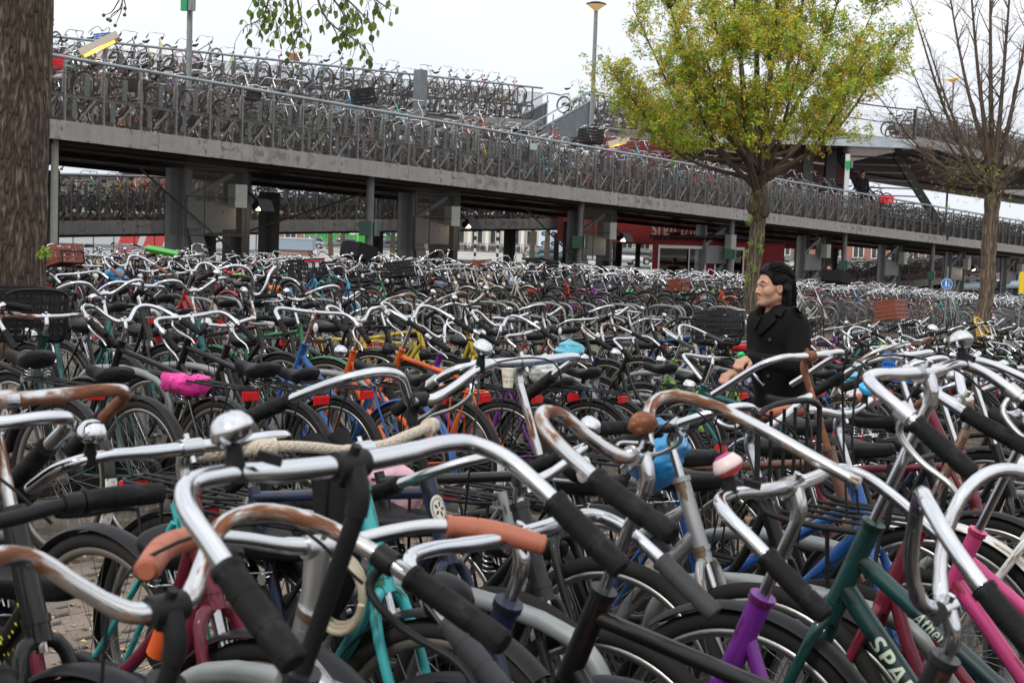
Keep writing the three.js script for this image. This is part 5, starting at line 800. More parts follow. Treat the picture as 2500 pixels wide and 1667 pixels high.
// colours the photograph shows at certain places: nearest bicycle to that spot takes them
const wish = [
  [900, 825, 7.7, { paint: 'orange', frame: 'low', bar: 'gull', carrierMat: paint('orange'), label: 'orange bicycle in front of the yellow bicycle, left of the middle of the picture' }],
  [965, 830, 8.2, { paint: 'orange', frame: 'heren', label: 'second orange bicycle, standing close to the right of the first orange one' }],
  [1130, 790, 9.6, { paint: 'yellow', frame: 'oma', guardMat: paint('yellow'), forkPaint: 'yellow', bar: 'sweep', barMat: M.chrome, carrierMat: paint('yellow'), frontRack: true, label: 'yellow bicycle with yellow mudguards at the middle of the picture' }],
  [1045, 800, 9.8, { paint: 'yellow', frame: 'heren', carrierMat: paint('yellow'), label: 'yellow framed bicycle with a yellow carrier between the orange and the yellow mudguards' }],
  [385, 915, 7.2, { saddleAt: true, cover: 'pink', paint: 'black', saddleUp: -0.22, label: 'black bicycle with a bright pink saddle cover on the left' }],
  [760, 740, 20, { paint: 'sky', frame: 'low', label: 'light blue bicycle behind the black crate on the left' }], [795, 730, 21, { paint: 'sky', frame: 'oma', label: 'light blue bicycle to the right of the black crate, further left than the orange ones' }],
  [680, 945, 8, { paint: 'blue', frame: 'low', label: 'blue bicycle with a bundle behind the pink saddle cover' }], [745, 950, 8.2, { paint: 'green', frame: 'heren', label: 'green bicycle between the blue one and the orange one' }],
  [215, 770, 11, { paint: 'teal', frame: 'oma', label: 'teal bicycle beside the thick trunk on the left' }], [2170, 745, 22, { paint: 'turquoise', frontRack: true, label: 'bicycle with a turquoise frame in front of the brown crate' }],
  [1700, 1000, 8.4, { paint: 'lime', frame: 'low', label: 'lime green bicycle in front of the man' }], [2030, 800, 15, { paint: 'purple', label: 'purple bicycle behind the right shoulder of the man' }], [2150, 690, 33, { paint: 'lime', label: 'yellow-green bicycle below the dark supports at the right' }], [1785, 690, 28, { paint: 'orange', label: 'orange bicycle in front of the red cabin' }],
  [2330, 760, 26, { paint: 'green', label: 'green bicycle left of the bare tree trunk' }], [1905, 1060, 6.5, { paint: 'blue', label: 'blue bicycle among the second row at the right' }],
];
for (const [x, y, d, look] of wish) {
  let best = null, bd = 1e9; for (const s of nearest) { if (s.look) continue; const sa = look.saddleAt, [sx, sy] = toPx(W3(s.p, s.q - (sa ? s.face * 0.58 : 0), (s.ground ?? G(s.X, s.d)) + (sa ? 1.0 : 0.95))); const e = Math.hypot(sx - x, (sy - y) * 0.7) + Math.abs(s.d - d) * 14; if (e < bd) { bd = e; best = s; } }
  if (best) best.look = look;
}
const coverMats = { pink: S({ color: lin(0.72, 0.035, 0.3), roughness: 0.35, bumpMap: chips, bumpScale: 0.002 }), red: S({ color: lin(0.6, 0.03, 0.04), roughness: 0.4 }), green: S({ color: lin(0.02, 0.4, 0.12), roughness: 0.4 }), rose: S({ color: lin(0.72, 0.14, 0.36), roughness: 0.4 }), orange: S({ color: lin(0.8, 0.16, 0.02), roughness: 0.4 }), sky: S({ color: lin(0.05, 0.38, 0.7), roughness: 0.4 }), yellow: S({ color: lin(0.7, 0.55, 0.03), roughness: 0.4 }), white: S({ color: lin(0.62, 0.62, 0.64), roughness: 0.4 }), red2: S({ color: lin(0.7, 0.06, 0.05), roughness: 0.4 }), lime: S({ color: lin(0.35, 0.6, 0.05), roughness: 0.4 }), leopard: S({ color: lin(0.12, 0.13, 0.2), roughness: 0.5 }) };
const crateM = { black: S({ color: lin(0.02, 0.02, 0.022), roughness: 0.5 }), blue: S({ color: lin(0.015, 0.13, 0.5), roughness: 0.4 }), red: S({ color: lin(0.62, 0.015, 0.025), roughness: 0.4 }), brown: S({ color: lin(0.2, 0.05, 0.025), roughness: 0.45 }) };
reseed(4242);
const coverCycle = ['red', 'rose', 'green', 'orange', 'leopard', 'sky', 'yellow', 'lime', 'red2', 'leopard', 'rose', 'white'];
let cv = 0;
nearest.forEach((s, k) => {
  const o = { ...s, detail: s.d < 12.5 ? 'close' : 'mid', ...(s.look || {}) };
  if (!o.cover && !s.look && s.row !== 'the front row' && !(s.d < 12 && Math.abs(toPx(W3(s.p, s.q, 1))[0] - 1740) < 170) && rnd() < 0.075) o.cover = coverCycle[cv++ % coverCycle.length];
  if (o.cover) { o.coverName = o.cover; o.cover = coverMats[o.cover]; }
  if (!s.look && rnd() < 0.05) { o.frontRack = true; o.frontBox = rnd() < 0.75 ? crateM.black : crateM.brown; }
  const t = makeBike(randomLook(o)); t.userData.label = o.label || ''; t.userData.row = o.row;
});
// names for the unlisted ones: by look and by the place in their row
const ORD = ['first', 'second', 'third', 'fourth', 'fifth', 'sixth', 'seventh', 'eighth', 'ninth', 'tenth', 'eleventh', 'twelfth', 'thirteenth', 'fourteenth', 'fifteenth', 'sixteenth', 'seventeenth', 'eighteenth', 'nineteenth', 'twentieth'];
const ordinal = (n) => (n < 20 ? ORD[n] : ['twenty', 'thirty', 'forty', 'fifty', 'sixty', 'seventy'][Math.floor((n + 1) / 10) - 2] + ((n + 1) % 10 ? '-' + ORD[(n + 1) % 10 - 1] : 'th'));
{
  const rows = {}; for (const b of bikes) (rows[b.o.row] ??= []).push(b);
  for (const [row, list] of Object.entries(rows)) {
    list.sort((a, b) => toPx(W3(a.o.p, a.o.q, 1))[0] - toPx(W3(b.o.p, b.o.q, 1))[0]);
    list.forEach((b, k) => {
      b.t.userData.group = row.startsWith('the') ? 'bicycles parked in ' + row : 'bicycles parked ' + row;
      if (b.t.userData.label) return; const o = b.o, col = { bottle: 'dark green', sky: 'light blue', low: '' }[o.paint] || o.paint;
      const extra = o.coverName ? ` with ${{ rose: 'pink', red2: 'red', sky: 'blue', leopard: 'dotted' }[o.coverName] || o.coverName} saddle cover` : o.frontBox ? ` with a ${o.frontBox === crateM.black ? 'black' : 'brown'} front crate` : '';
      const bar = o.barMat === M.chrome ? 'chrome' : o.barMat === M.plastic ? 'black' : 'rusty';
      b.t.userData.label = `${col} bicycle${extra || `, ${bar} handlebar`}, ${ordinal(k)} from left ${row.startsWith('the') ? 'in ' + row : row}`;
    });
  }
}
for (const b of bikes) { delete b.t.userData.spec; delete b.t.userData.row; }
// the crowd beyond: four instanced shells under one object
{
  const F = { w: 20, t: 5, bar: 9, f: 5, spk: 12 }; DETAIL.far = F;
  const dark = new MB(), shiny = new MB(), bare = new MB();
  for (const at of [RA, FA]) dark.geo(wheelTyre('far', at));
  dark.geo(saddleGeo('wide', 'far')); for (const s of [-1, 1]) dark.geo(gripGeo('sweep', s, 'far')); dark.geo(chainGuardGeo('far')); dark.geo(guard(RA, 0.366, 12, 205, 0.029, 10)); dark.geo(carrierGeo('far'));
  for (const at of [RA, FA]) { shiny.geo(wheelRim('far', at)); shiny.geo(wheelSpokes('far', at)); }
  shiny.geo(crankGeo('far')); shiny.geo(headlampGeo('shell'));
  const fr = new MB().geo(frameGeo('oma', 'far')).geo(forkGeo('far')), fr2 = new MB().geo(frameGeo('heren', 'far')).geo(forkGeo('far'));
  const barG = ['sweep', 'gull', 'tour'].map((k) => new MB().geo(barGeo(k, 'far')).geo(stemGeo('quill', 'far')).done()), gripsG = ['gull', 'tour'];
  const g = new THREE.Group(); g.name = 'parked_bicycles'; g.userData = { kind: 'stuff', label: 'crowd of several hundred more bicycles on the ramps and far across the ground', category: 'bicycles' }; scene.add(g);
  reseed(99); const mats = [], cols = [], lifts = [], frames = [[], []], fcols = [[], []], bars = [[], [], []], rustc = [[], [], []];
  for (const s of rest) {
    const o = { ...s, lean: rr(-0.05, 0.05), turn: rr(-0.06, 0.06) }, ps = bikePose(o), m = new THREE.Matrix4().compose(ps.pos, ps.quat, V(1, 1, 1)); mats.push(m);
    const k = rnd() < 0.55 ? 0 : 1; frames[k].push(m); const pc = PAINT[rnd() < 0.5 ? 'black' : pick(rnd() < 0.75 ? ACCENT : ['red', 'orange', 'lime', 'pink', 'yellow', 'sky'])]; fcols[k].push(lin(...pc));
    const h = rnd() < 0.5 ? 0 : rnd() < 0.6 ? 1 : 2; bars[h].push(m.clone().multiply(new THREE.Matrix4().makeTranslation(STEER_AX.x * (0.02 + rnd() * 0.06), STEER_AX.y * rr(-0.02, 0.08), 0))); const c = rnd() < 0.72 ? 1 : 0.4; rustc[h].push(lin(0.85 * c, 0.85 * c, 0.86 * c));
  }
  g.add(instanced('tyres_and_saddles', dark, S({ color: 0xffffff, roughness: 0.75 }), mats, mats.map(() => { const k = rr(0.02, 0.07); return lin(k, k * 0.97, k * 0.92); })));
  g.add(instanced('rims_and_spokes', shiny, S({ color: 0xffffff, metalness: 0.9, roughness: 0.4 }), mats, mats.map(() => { const k = rr(0.2, 0.5); return lin(k, k * 0.97, k * 0.92); })));
  const frM = new THREE.MeshPhysicalMaterial({ color: 0xffffff, roughness: 0.4, clearcoat: 0.4 });
  [fr, fr2].forEach((x, k) => g.add(instanced('frames', x, frM, frames[k], fcols[k])));
  barG.forEach((x, k) => g.add(instanced('handlebars', x, S({ color: 0xffffff, metalness: 1, roughness: 0.18 }), bars[k], rustc[k])));
  // bicycles along the far pavement and on the road side
  const far = []; for (let k = 0; k < 150; k++) { const x = k < 110 ? -9 + k * 0.34 : 13 + (k - 110) * 0.5, d = k < 110 ? 189 : 92; far.push(new THREE.Matrix4().compose(V(x, k < 110 ? -0.49 : -0.75, -d + rr(-0.4, 0.4)), new THREE.Quaternion().setFromEuler(new THREE.Euler(0, Math.PI / 2 + rr(-0.5, 0.5), rr(-0.05, 0.05))), V(1, 1, 1).multiplyScalar(1.08))); }
  g.add(instanced('tyres_and_saddles', dark, S({ color: lin(0.04, 0.04, 0.045), roughness: 0.7 }), far)); g.add(instanced('frames', fr, frM, far, far.map(() => lin(...PAINT[rnd() < 0.5 ? 'black' : pick(ACCENT)])))); g.add(instanced('handlebars', barG[0], M.alu, far)); g.add(instanced('rims_and_spokes', shiny, M.rim, far));
  console.log('bikes', bikes.length, 'crowd', rest.length);
}
// the stands on the ground: a pair of rails per row with hoops, in sections
{
  const hoop = (h) => new MB().tube(spline([V(0, 0, -0.62), V(0, h - 0.12, -0.62), V(0, h, -0.5), V(0, h, 0.1), V(0, h - 0.1, 0.2), V(0, 0, 0.22)], 30), 0.021, 10).done();
  const hi = hoop(0.66), lo = hoop(0.42), words = ['nearest', 'second', 'third', 'fourth', 'fifth'];
  [[1.8, 0.2, 8], [6.78, 3.5, 20], [15.75, 9.8, 33], [19.85, 11, 47], [24.1, 15, 62]].forEach(([q, p0, p1], row) => {
    for (let a = p0, n = 0; a < p1 && (row < 2 || n < 5); a += 4, n++) {
      const y = Gpq(a, q), base = W3(a, q, y), t = thing('bicycle_rack', `galvanised bicycle rack, section ${['one', 'two', 'three', 'four', 'five', 'six'][n]} from the left in the ${words[row]} rack line`, 'bicycle rack', base);
      const rl = new MB(); for (const dq of [-0.2, 0.2]) rl.bar(W3(a, q + dq, Gpq(a, q) + 0.05), W3(a + 3.96, q + dq, Gpq(a + 3.96, q) + 0.05), 0.06, 0.05); part(t, 'ground_rail', at0(rl, base), M.galv);
      for (let k = 0; k < 10; k++) { const p = a + 0.2 + k * 0.4, h = part(t, 'hoop', k % 2 ? hi : lo, M.galv); h.position.copy(W3(p, q, Gpq(p, q)).sub(base)); h.rotation.y = yawU + (k % 4 < 2 ? 0 : Math.PI); }
    }
  });
}
// ---------------------------------------------------------------- trees, lamps and signs
const barkTex = (s, c0, c1, moss, fu = 24, fv = 3) => tex(512, 512, (u, v) => { const w = fbmA(u, v, 3, 4, 3, s), f = Math.abs(fbmA(u + 0.02 * w, v, fu, fv, 3, s + 3) - 0.5) * 2.8, n = fbmA(u, v, 60, 20, 3, s + 7); let c = mix3(c0, c1, clamp(f * 1.3 + 0.3 * (n - 0.5), 0, 1)); return mix3(c, moss, 0.55 * smooth(fbm(u, v, 3, 4, s + 9), 0.58, 0.72)); }, true);
const barkBump = tex(512, 512, (u, v) => { const w = fbmA(u, v, 3, 4, 3, 80); return clamp(Math.abs(fbmA(u + 0.02 * w, v, 62, 5, 3, 83) - 0.5) * 3.2, 0, 1); });
const barkA = S({ map: barkTex(80, [0.24, 0.195, 0.155], [0.47, 0.405, 0.35], [0.40, 0.37, 0.29], 62, 5), bumpMap: barkBump, bumpScale: 0.07, roughness: 0.95 }); barkA.map.repeat.set(4, 0.8); barkBump.repeat.set(4, 0.8);
const barkB = S({ map: barkTex(110, [0.22, 0.19, 0.15], [0.47, 0.43, 0.36], [0.42, 0.38, 0.16]), bumpMap: barkTex(110, [0, 0, 0], [1, 1, 1], [0.6, 0.6, 0.6]), bumpScale: 0.008, roughness: 0.95 }); barkB.map.repeat.set(4, 1); barkB.bumpMap.repeat.set(4, 1);
const barkC = S({ map: barkTex(140, [0.24, 0.20, 0.17], [0.50, 0.43, 0.37], [0.42, 0.40, 0.30]), bumpMap: barkB.bumpMap, bumpScale: 0.008, roughness: 0.95 }); barkC.map.repeat.set(4, 1);
const twigM = S({ color: lin(0.11, 0.085, 0.068), roughness: 0.9 });
const leafMat = (c, t = 0.35) => new THREE.MeshPhysicalMaterial({ color: c, roughness: 0.85, side: THREE.DoubleSide, transmission: t, thickness: 0 });
function furrowed(b, from, center, amp, sc, s) { return b.shift(from, (v) => { const a = Math.atan2(v.z - center.z, v.x - center.x), n = Math.abs(fbm((a / Math.PI + 1) / 2, (v.y * 0.05 + 0.5) % 1, sc, 4, s) - 0.5) * 2; const k = 1 + amp * (n - 0.4); return V(center.x + (v.x - center.x) * k, v.y, center.z + (v.z - center.z) * k); }); }
// thick trunk at the left
{
  const gx = -5.22, gd = 14.2, gy = G(gx, gd), base = V(gx, gy - 0.05, -gd), t = thing('elm_tree', 'thick furrowed tree trunk at the left edge, with leafy twigs hanging from above', 'tree', base);
  const b = new MB(), pts = [], rad = [], N = 70; for (let k = 0; k <= N; k++) { const y = 9 * k / N; pts.push(V(0.03 * y, y, -0.0 * y)); rad.push(0.53 + 0.3 * Math.exp(-y / 0.35) - 0.006 * y); }
  b.tube(pts, rad, 120, false); furrowed(b, 0, V(0.1, 0, 0), 0.075, 46, 21); part(t, 'trunk', b, barkA);
  // hanging branch with separate leaves
  reseed(31); const br = new MB(), leafPts = [], D0 = 9.5;
  const limb = spline([V(0.26, 7.2, 0), V(1.6, 8.0, 2), V(2.2, 7.6, 3.6), P(640, -260, D0).sub(base)], 14); br.tube(limb, (k, f) => lerp(0.12, 0.025, f), 8);
  const twigs = [[[640, -260], [660, -60], [640, 40], [600, 64]], [[700, -200], [720, -30], [735, 60], [712, 118]], [[740, -200], [770, -20], [800, 50], [870, 100], [892, 118]], [[760, -200], [820, -30], [870, 20], [905, 60]], [[760, -220], [850, -60], [905, -10], [955, 25]], [[640, -200], [690, -20], [700, 40], [672, 75]], [[720, -200], [790, -40], [840, 40], [850, 80]], [[640, -260], [620, -60], [640, 6], [655, 22]]];
  br.tube(spline([P(640, -260, D0).sub(base), P(700, -230, D0).sub(base), P(780, -230, D0).sub(base)], 6), 0.02, 6);
  for (const tw of twigs) { const dd = D0 + rr(-0.35, 0.35), c = spline(tw.map(([x, y]) => P(x, y, dd).sub(base)), 26); br.tube(c, (k, f) => lerp(0.011, 0.0028, f), 5); for (let k = 9; k < 27; k++) for (let m = 0; m < 2; m++) if (rnd() < 0.8) { const a = c[Math.min(26, k)], e = a.clone().add(V(rr(-0.08, 0.08), rr(-0.12, 0.05), rr(-0.08, 0.08))); br.tube([a, a.clone().lerp(e, 0.5).add(V(0, 0.015, 0)), e], 0.0022, 3, false); leafPts.push(e); } }
  const branch = part(t, 'hanging_branch', br, twigM);
  const lf = (() => { const m = new MB(), n = 7, L = 0.082, rows = []; for (let k = 0; k <= n; k++) { const f = k / n, w = 0.026 * Math.sin(Math.PI * Math.pow(f, 0.8)) + 0.0006, row = []; for (const s of [-1, -0.5, 0, 0.5, 1]) row.push(V(w * s, -L * f - 0.003 * Math.abs(s), 0.006 * s * s + 0.012 * f * f)); rows.push(row); } return m.loft(rows, false, false, false).done(); })();
  const lm = [leafMat(lin(0.08, 0.17, 0.012)), leafMat(lin(0.05, 0.11, 0.01)), leafMat(lin(0.13, 0.22, 0.018)), leafMat(lin(0.19, 0.24, 0.025))];
  leafPts.slice(0, 295).forEach((p) => { const l = part(branch, 'leaf', lf, pick(lm)); l.position.copy(p); l.rotation.set(rr(-0.7, 0.7), rr(0, 6.3), rr(-0.5, 0.5)); const s = rr(0.5, 0.85); l.scale.set(s, s, s); });
  // bare twig hanging at the upper left
  const tg = new MB(); for (const tw of [[[300, -120], [298, 0], [285, 30], [262, 46]], [[298, -20], [296, 20], [288, 44], [280, 62]], [[299, -10], [306, 20], [303, 36]], [[295, 20], [272, 36], [268, 50]], [[290, 0], [270, 30], [252, 37]]]) tg.tube(spline(tw.map(([x, y]) => P(x, y, 9.8).sub(base)), 10), (k, f) => lerp(0.005, 0.0016, f), 4);
  tg.tube(spline([limb[8], P(320, -300, 9.8).sub(base), P(300, -120, 9.8).sub(base)], 8), 0.012, 5);
  for (const [x, y] of [[252, 37], [262, 47], [280, 62], [303, 36], [268, 50], [304, 20]]) tg.geo(new THREE.SphereGeometry(0.013, 6, 5), mat4(P(x, y, 9.8).sub(base))); part(t, 'bare_twig', tg, twigM);
  const sprout = part(t, 'sprout', (() => { const m = new MB(); reseed(8); for (let k = 0; k < 16; k++) m.geo(lf, mat4(P(rr(98, 122), rr(600, 618), 13.65).sub(base), [rr(-1, 1), rr(0, 6), rr(-1, 1)], [1, 1, 1])); return m; })(), leafMat(lin(0.22, 0.36, 0.03)));
}
function foliageCluster(n, size, s) { reseed(s); const b = new MB(); for (let k = 0; k < n; k++) { const c = V(rr(-1, 1), rr(-1, 1), rr(-1, 1)).multiplyScalar(size * 0.6), m = mat4(c, [rr(0, 6), rr(0, 6), rr(0, 6)]); const L = size * rr(0.5, 0.85), w = L * 0.42, a = [V(0, -L / 2, 0), V(w / 2, 0, L * 0.08), V(0, L / 2, 0), V(-w / 2, 0, L * 0.08)].map((v) => v.applyMatrix4(m)); b.quad(a[0], a[1], a[2], a[3]); } return b.done(); }
// limb-and-twig tree. ends: image spots the limbs reach for, at about the tree's distance
function limbs(t, base, fork, ends, o) {
  const tips = [], b = new MB(), tw = new MB();
  for (const [x, y, dz, r0] of ends) {
    const e = P(x, y, o.d + dz).sub(base), f = fork.clone().add(V(0, rr(-0.25, 0.35), 0)), mid = f.clone().lerp(e, 0.45), out = V(e.x - f.x, 0, e.z - f.z); mid.y += o.sag * out.length() * 0.16; mid.addScaledVector(out, 0.06);
    const len = f.distanceTo(e), c = spline([f, mid, e], 26); b.tube(c, (k, u) => lerp(r0, 0.008, Math.pow(u, 0.8)), 8, false);
    const nb = Math.round(len * o.branches);
    for (let i = 0; i < nb; i++) {
      const u = rr(o.from, 1), a = c[Math.min(25, Math.floor(u * 26))], dir = c[Math.min(26, Math.floor(u * 26) + 1)].clone().sub(a).normalize(), side = V(rr(-1, 1), rr(-0.55, 1) * o.up, rr(-1, 1)).normalize(), bl = rr(0.35, 1) * o.blen * (1.15 - 0.55 * u), q = a.clone().addScaledVector(dir, bl * 0.55).addScaledVector(side, bl * 0.7), cm = a.clone().lerp(q, 0.5).add(V(rr(-0.06, 0.06), rr(-0.02, 0.1), rr(-0.06, 0.06)));
      const s2 = spline([a, cm, q], 8); tw.tube(s2, (k, f2) => lerp(r0 * 0.2 * (1.2 - u) + 0.005, 0.0025, f2), 5, false); tips.push(q);
      for (let j = 0; j < o.twigs; j++) { const a2 = s2[2 + Math.floor(rnd() * 6)], dd = V(rr(-1, 1), rr(-0.5, 1) * o.up, rr(-1, 1)).normalize(), e2 = a2.clone().addScaledVector(dd, rr(0.15, 0.5) * o.tlen).addScaledVector(dir, 0.12 * o.tlen); tw.tube([a2, a2.clone().lerp(e2, 0.5).add(V(rr(-0.03, 0.03), 0.02, rr(-0.03, 0.03))), e2], (k) => 0.0034 - 0.001 * k, 3, false); for (let m = 0; m < o.per; m++) tips.push(a2.clone().lerp(e2, rr(0.3, 1.05))); }
    }
  }
  part(t, 'limbs', b, o.bark); part(t, 'twigs', tw, twigM).userData.kind = 'stuff'; return tips;
}
// leafy tree in the middle right
{
  reseed(404); const d = 25.5, at = P(1838, 745, d), gy = G(at.x, d), base = V(at.x, gy, -d), t = thing('elm_tree', 'leafy yellow-green tree with a mossy trunk to the left of the landing', 'tree', base);
  const fork = P(1852, 436, d).sub(base), b = new MB(), px = [[1834, 760], [1838, 680], [1846, 600], [1852, 540], [1856, 500], [1852, 440]], pts = [V(0, -0.05, 0), ...px.map(([x, y]) => P(x, y, d).sub(base))], sp = spline(pts, 60);
  b.tube(sp, (k, u) => 0.132 + 0.09 * Math.exp(-u * 14) + 0.02 * Math.exp(-(((u - 0.86) / 0.05) ** 2)) + 0.012 * Math.sin(k * 1.3) * Math.sin(k * 0.37), 36, false); part(t, 'trunk', b, barkB);
  const kb = new MB(); for (const [x, y, r] of [[1838, 505, 0.1], [1868, 512, 0.1], [1850, 530, 0.07]]) kb.geo(new THREE.IcosahedronGeometry(r, 3), mat4(P(x, y, d - 0.1).sub(base), [0, 0, 0], [1, 1.5, 1])); part(t, 'burr', kb, barkB);
  const ends = [[1478, 150, -0.5, 0.05], [1510, 235, 0.6, 0.05], [1545, 20, 1, 0.06], [1590, -130, -1.2, 0.07], [1640, 60, -1.6, 0.055], [1690, -260, 0.8, 0.08], [1770, -330, -0.6, 0.08], [1850, -380, 1.2, 0.085], [1930, -330, -1, 0.08], [2010, -240, 0.6, 0.075], [2090, -120, -0.9, 0.07], [2150, -10, 0.7, 0.06], [2195, 95, -0.3, 0.055], [2120, 140, -1.4, 0.05], [2040, 215, 1.1, 0.05], [1590, 270, 1.2, 0.055], [1720, 130, -1.8, 0.06], [1800, 60, -2, 0.065], [1900, 40, 1.9, 0.065], [1960, 100, -1.9, 0.06], [1870, 200, -1.6, 0.05], [1780, 220, 1.7, 0.05]];
  const tips = limbs(t, base, fork, ends, { d, sag: -1.0, branches: 7, from: 0.46, up: 0.75, blen: 0.95, twigs: 5, tlen: 0.9, per: 3, bark: barkC });
  const cl = [foliageCluster(11, 0.085, 1), foliageCluster(9, 0.075, 2)]; const sets = [[], []], cols = [[], []];
  for (const p of tips) { const n = 1 + (rnd() < 0.65 ? 1 : 0); for (let k = 0; k < n; k++) { const q = p.clone().add(V(rr(-0.08, 0.08), rr(-0.08, 0.08), rr(-0.08, 0.08))), w = rnd() < 0.5 ? 0 : 1; sets[w].push(new THREE.Matrix4().compose(q, new THREE.Quaternion().setFromEuler(new THREE.Euler(rr(0, 6), rr(0, 6), rr(0, 6))), V(1, 1, 1).multiplyScalar(rr(0.6, 1.25)))); const g = rnd() + 0.5 * (fbm((q.x * 0.11 + 7) % 1, (q.y * 0.11 + q.z * 0.07 + 9) % 1, 9, 3, 6) - 0.5); const c = g > 0.64 ? [0.55, 0.43, 0.04] : g > 0.3 ? [0.54, 0.55, 0.03] : [0.26, 0.46, 0.022]; const j = rr(0.75, 1.2); cols[w].push(lin(c[0] * j, c[1] * j, c[2] * j)); } }
  cl.forEach((g, k) => t.add(instanced('foliage', g, leafMat(new THREE.Color(0xffffff), 0.3), sets[k], cols[k])));
  // fresh shoots on the trunk
  const sh = [], sc = []; for (const [x, y] of [[1838, 488], [1845, 508], [1826, 545], [1833, 532], [1822, 612], [1818, 625], [1860, 612], [1856, 600], [1832, 650], [1842, 660], [1820, 672], [1823, 690], [1858, 578], [1835, 598], [1850, 470], [1842, 452], [1866, 440]]) for (let k = 0; k < 5; k++) { sh.push(new THREE.Matrix4().compose(P(x + rr(-6, 6), y + rr(-6, 6), d - 0.17).sub(base), new THREE.Quaternion().setFromEuler(new THREE.Euler(rr(0, 6), rr(0, 6), 0)), V(1, 1, 1).multiplyScalar(rr(0.4, 0.8)))); sc.push(lin(0.24 * rr(0.8, 1.2), 0.36 * rr(0.8, 1.2), 0.025)); } t.add(instanced('shoots', cl[1], leafMat(new THREE.Color(0xffffff), 0.3), sh, sc));
}
// almost bare tree at the right
{
  reseed(505); const d = 33, at = P(2398, 790, d), base = V(at.x, G(at.x, d), -d), t = thing('bare_tree', 'almost bare tree with brown twigs and a grey trunk at the right', 'tree', base);
  const px = [[2398, 790], [2412, 700], [2416, 600], [2422, 520], [2426, 470]], sp = spline([V(0, -0.05, 0), ...px.map(([x, y]) => P(x, y, d).sub(base))], 50), b = new MB();
  b.tube(sp, (k, u) => 0.168 + 0.1 * Math.exp(-u * 12) + 0.03 * Math.exp(-(((u - 0.97) / 0.08) ** 2)) + 0.006 * Math.sin(k * 0.9), 36, false); part(t, 'trunk', b, barkC);
  const fork = P(2426, 478, d).sub(base), ends = [[2215, -30, -0.8, 0.075], [2300, -130, 0.8, 0.08], [2360, -180, -0.7, 0.085], [2420, -220, 0.6, 0.1], [2480, -190, -0.8, 0.09], [2545, -140, 0.9, 0.085], [2200, 110, 0.9, 0.05], [2110, 190, -0.6, 0.045], [2250, 60, 1.2, 0.07], [2620, 60, -0.6, 0.07], [2610, 200, 0.8, 0.06], [2170, 300, 0.8, 0.04], [2260, 390, -1.2, 0.035], [2590, 330, -1, 0.05], [2330, 330, -1.4, 0.035], [2500, 380, -1.2, 0.035]];
  const tips = limbs(t, base, fork, ends, { d, sag: -0.5, branches: 5.2, from: 0.15, up: 0.7, blen: 1.3, twigs: 5, tlen: 1.4, per: 1, bark: barkC });
  const cl = foliageCluster(6, 0.06, 5), ms = [], cs = []; for (const p of tips) { const low = smooth(-p.y, -6.5, -4); if (rnd() > 0.22 + 0.5 * low) continue; ms.push(new THREE.Matrix4().compose(p, new THREE.Quaternion().setFromEuler(new THREE.Euler(rr(0, 6), rr(0, 6), rr(0, 6))), V(1, 1, 1).multiplyScalar(rr(0.5, 1.1)))); const c = rnd() < 0.72 ? [0.26, 0.16, 0.09] : [0.33, 0.36, 0.05], j = rr(0.7, 1.2); cs.push(lin(c[0] * j, c[1] * j, c[2] * j)); }
  for (let k = 0; k < 90; k++) { const x = rr(2270, 2470), y = rr(405, 505); ms.push(new THREE.Matrix4().compose(P(x, y, d + rr(-1, 0.4)).sub(base), new THREE.Quaternion().setFromEuler(new THREE.Euler(rr(0, 6), rr(0, 6), 0)), V(1, 1, 1).multiplyScalar(rr(0.7, 1.5)))); cs.push(lin(0.33, 0.42, 0.03)); }
  t.add(instanced('foliage', cl, leafMat(new THREE.Color(0xffffff), 0.3), ms, cs));
}
// slim street trees beyond the ramps
[[838, 118, 'left'], [958, 122, 'second'], [1300, 112, 'third'], [1336, 105, 'fourth'], [808, 126, 'in the middle'], [652, 122, 'far left']].forEach(([x, d, w], k) => {
  reseed(700 + k); const at = P(x, 600, d), base = V(at.x, -0.5, -d), t = thing('street_tree', `slim mossy street tree under the ramps, ${['between two parked cars', 'in front of the blue-grey car', 'left of the teal hatchback', 'in front of the teal hatchback', 'in front of the green hoarding', 'at the far left of the parked cars'][k]}`, 'tree', base), b = new MB();
  b.tube(spline([V(0, 0, 0), V(rr(-0.1, 0.1), 2, 0), V(rr(-0.1, 0.2), 4.6, 0)], 16), (i, u) => lerp(0.24, 0.15, u), 12); part(t, 'trunk', b, barkB);
  const ms = [], cs = []; const cl = foliageCluster(10, 0.34, 11); for (let i = 0; i < (k === 2 || k === 3 ? 130 : 70); i++) { const a = rr(0, 6.3), r = rr(0, 1.9), y = rr(3.4, 6.2); ms.push(new THREE.Matrix4().compose(V(Math.cos(a) * r, y, Math.sin(a) * r), new THREE.Quaternion().setFromEuler(new THREE.Euler(rr(0, 6), rr(0, 6), 0)), V(1, 1, 1).multiplyScalar(rr(0.6, 1.2)))); const j = rr(0.7, 1.3); cs.push(lin(0.1 * j, 0.19 * j, 0.02 * j)); } t.add(instanced('foliage', cl, leafMat(new THREE.Color(0xffffff), 0.3), ms, cs));
});
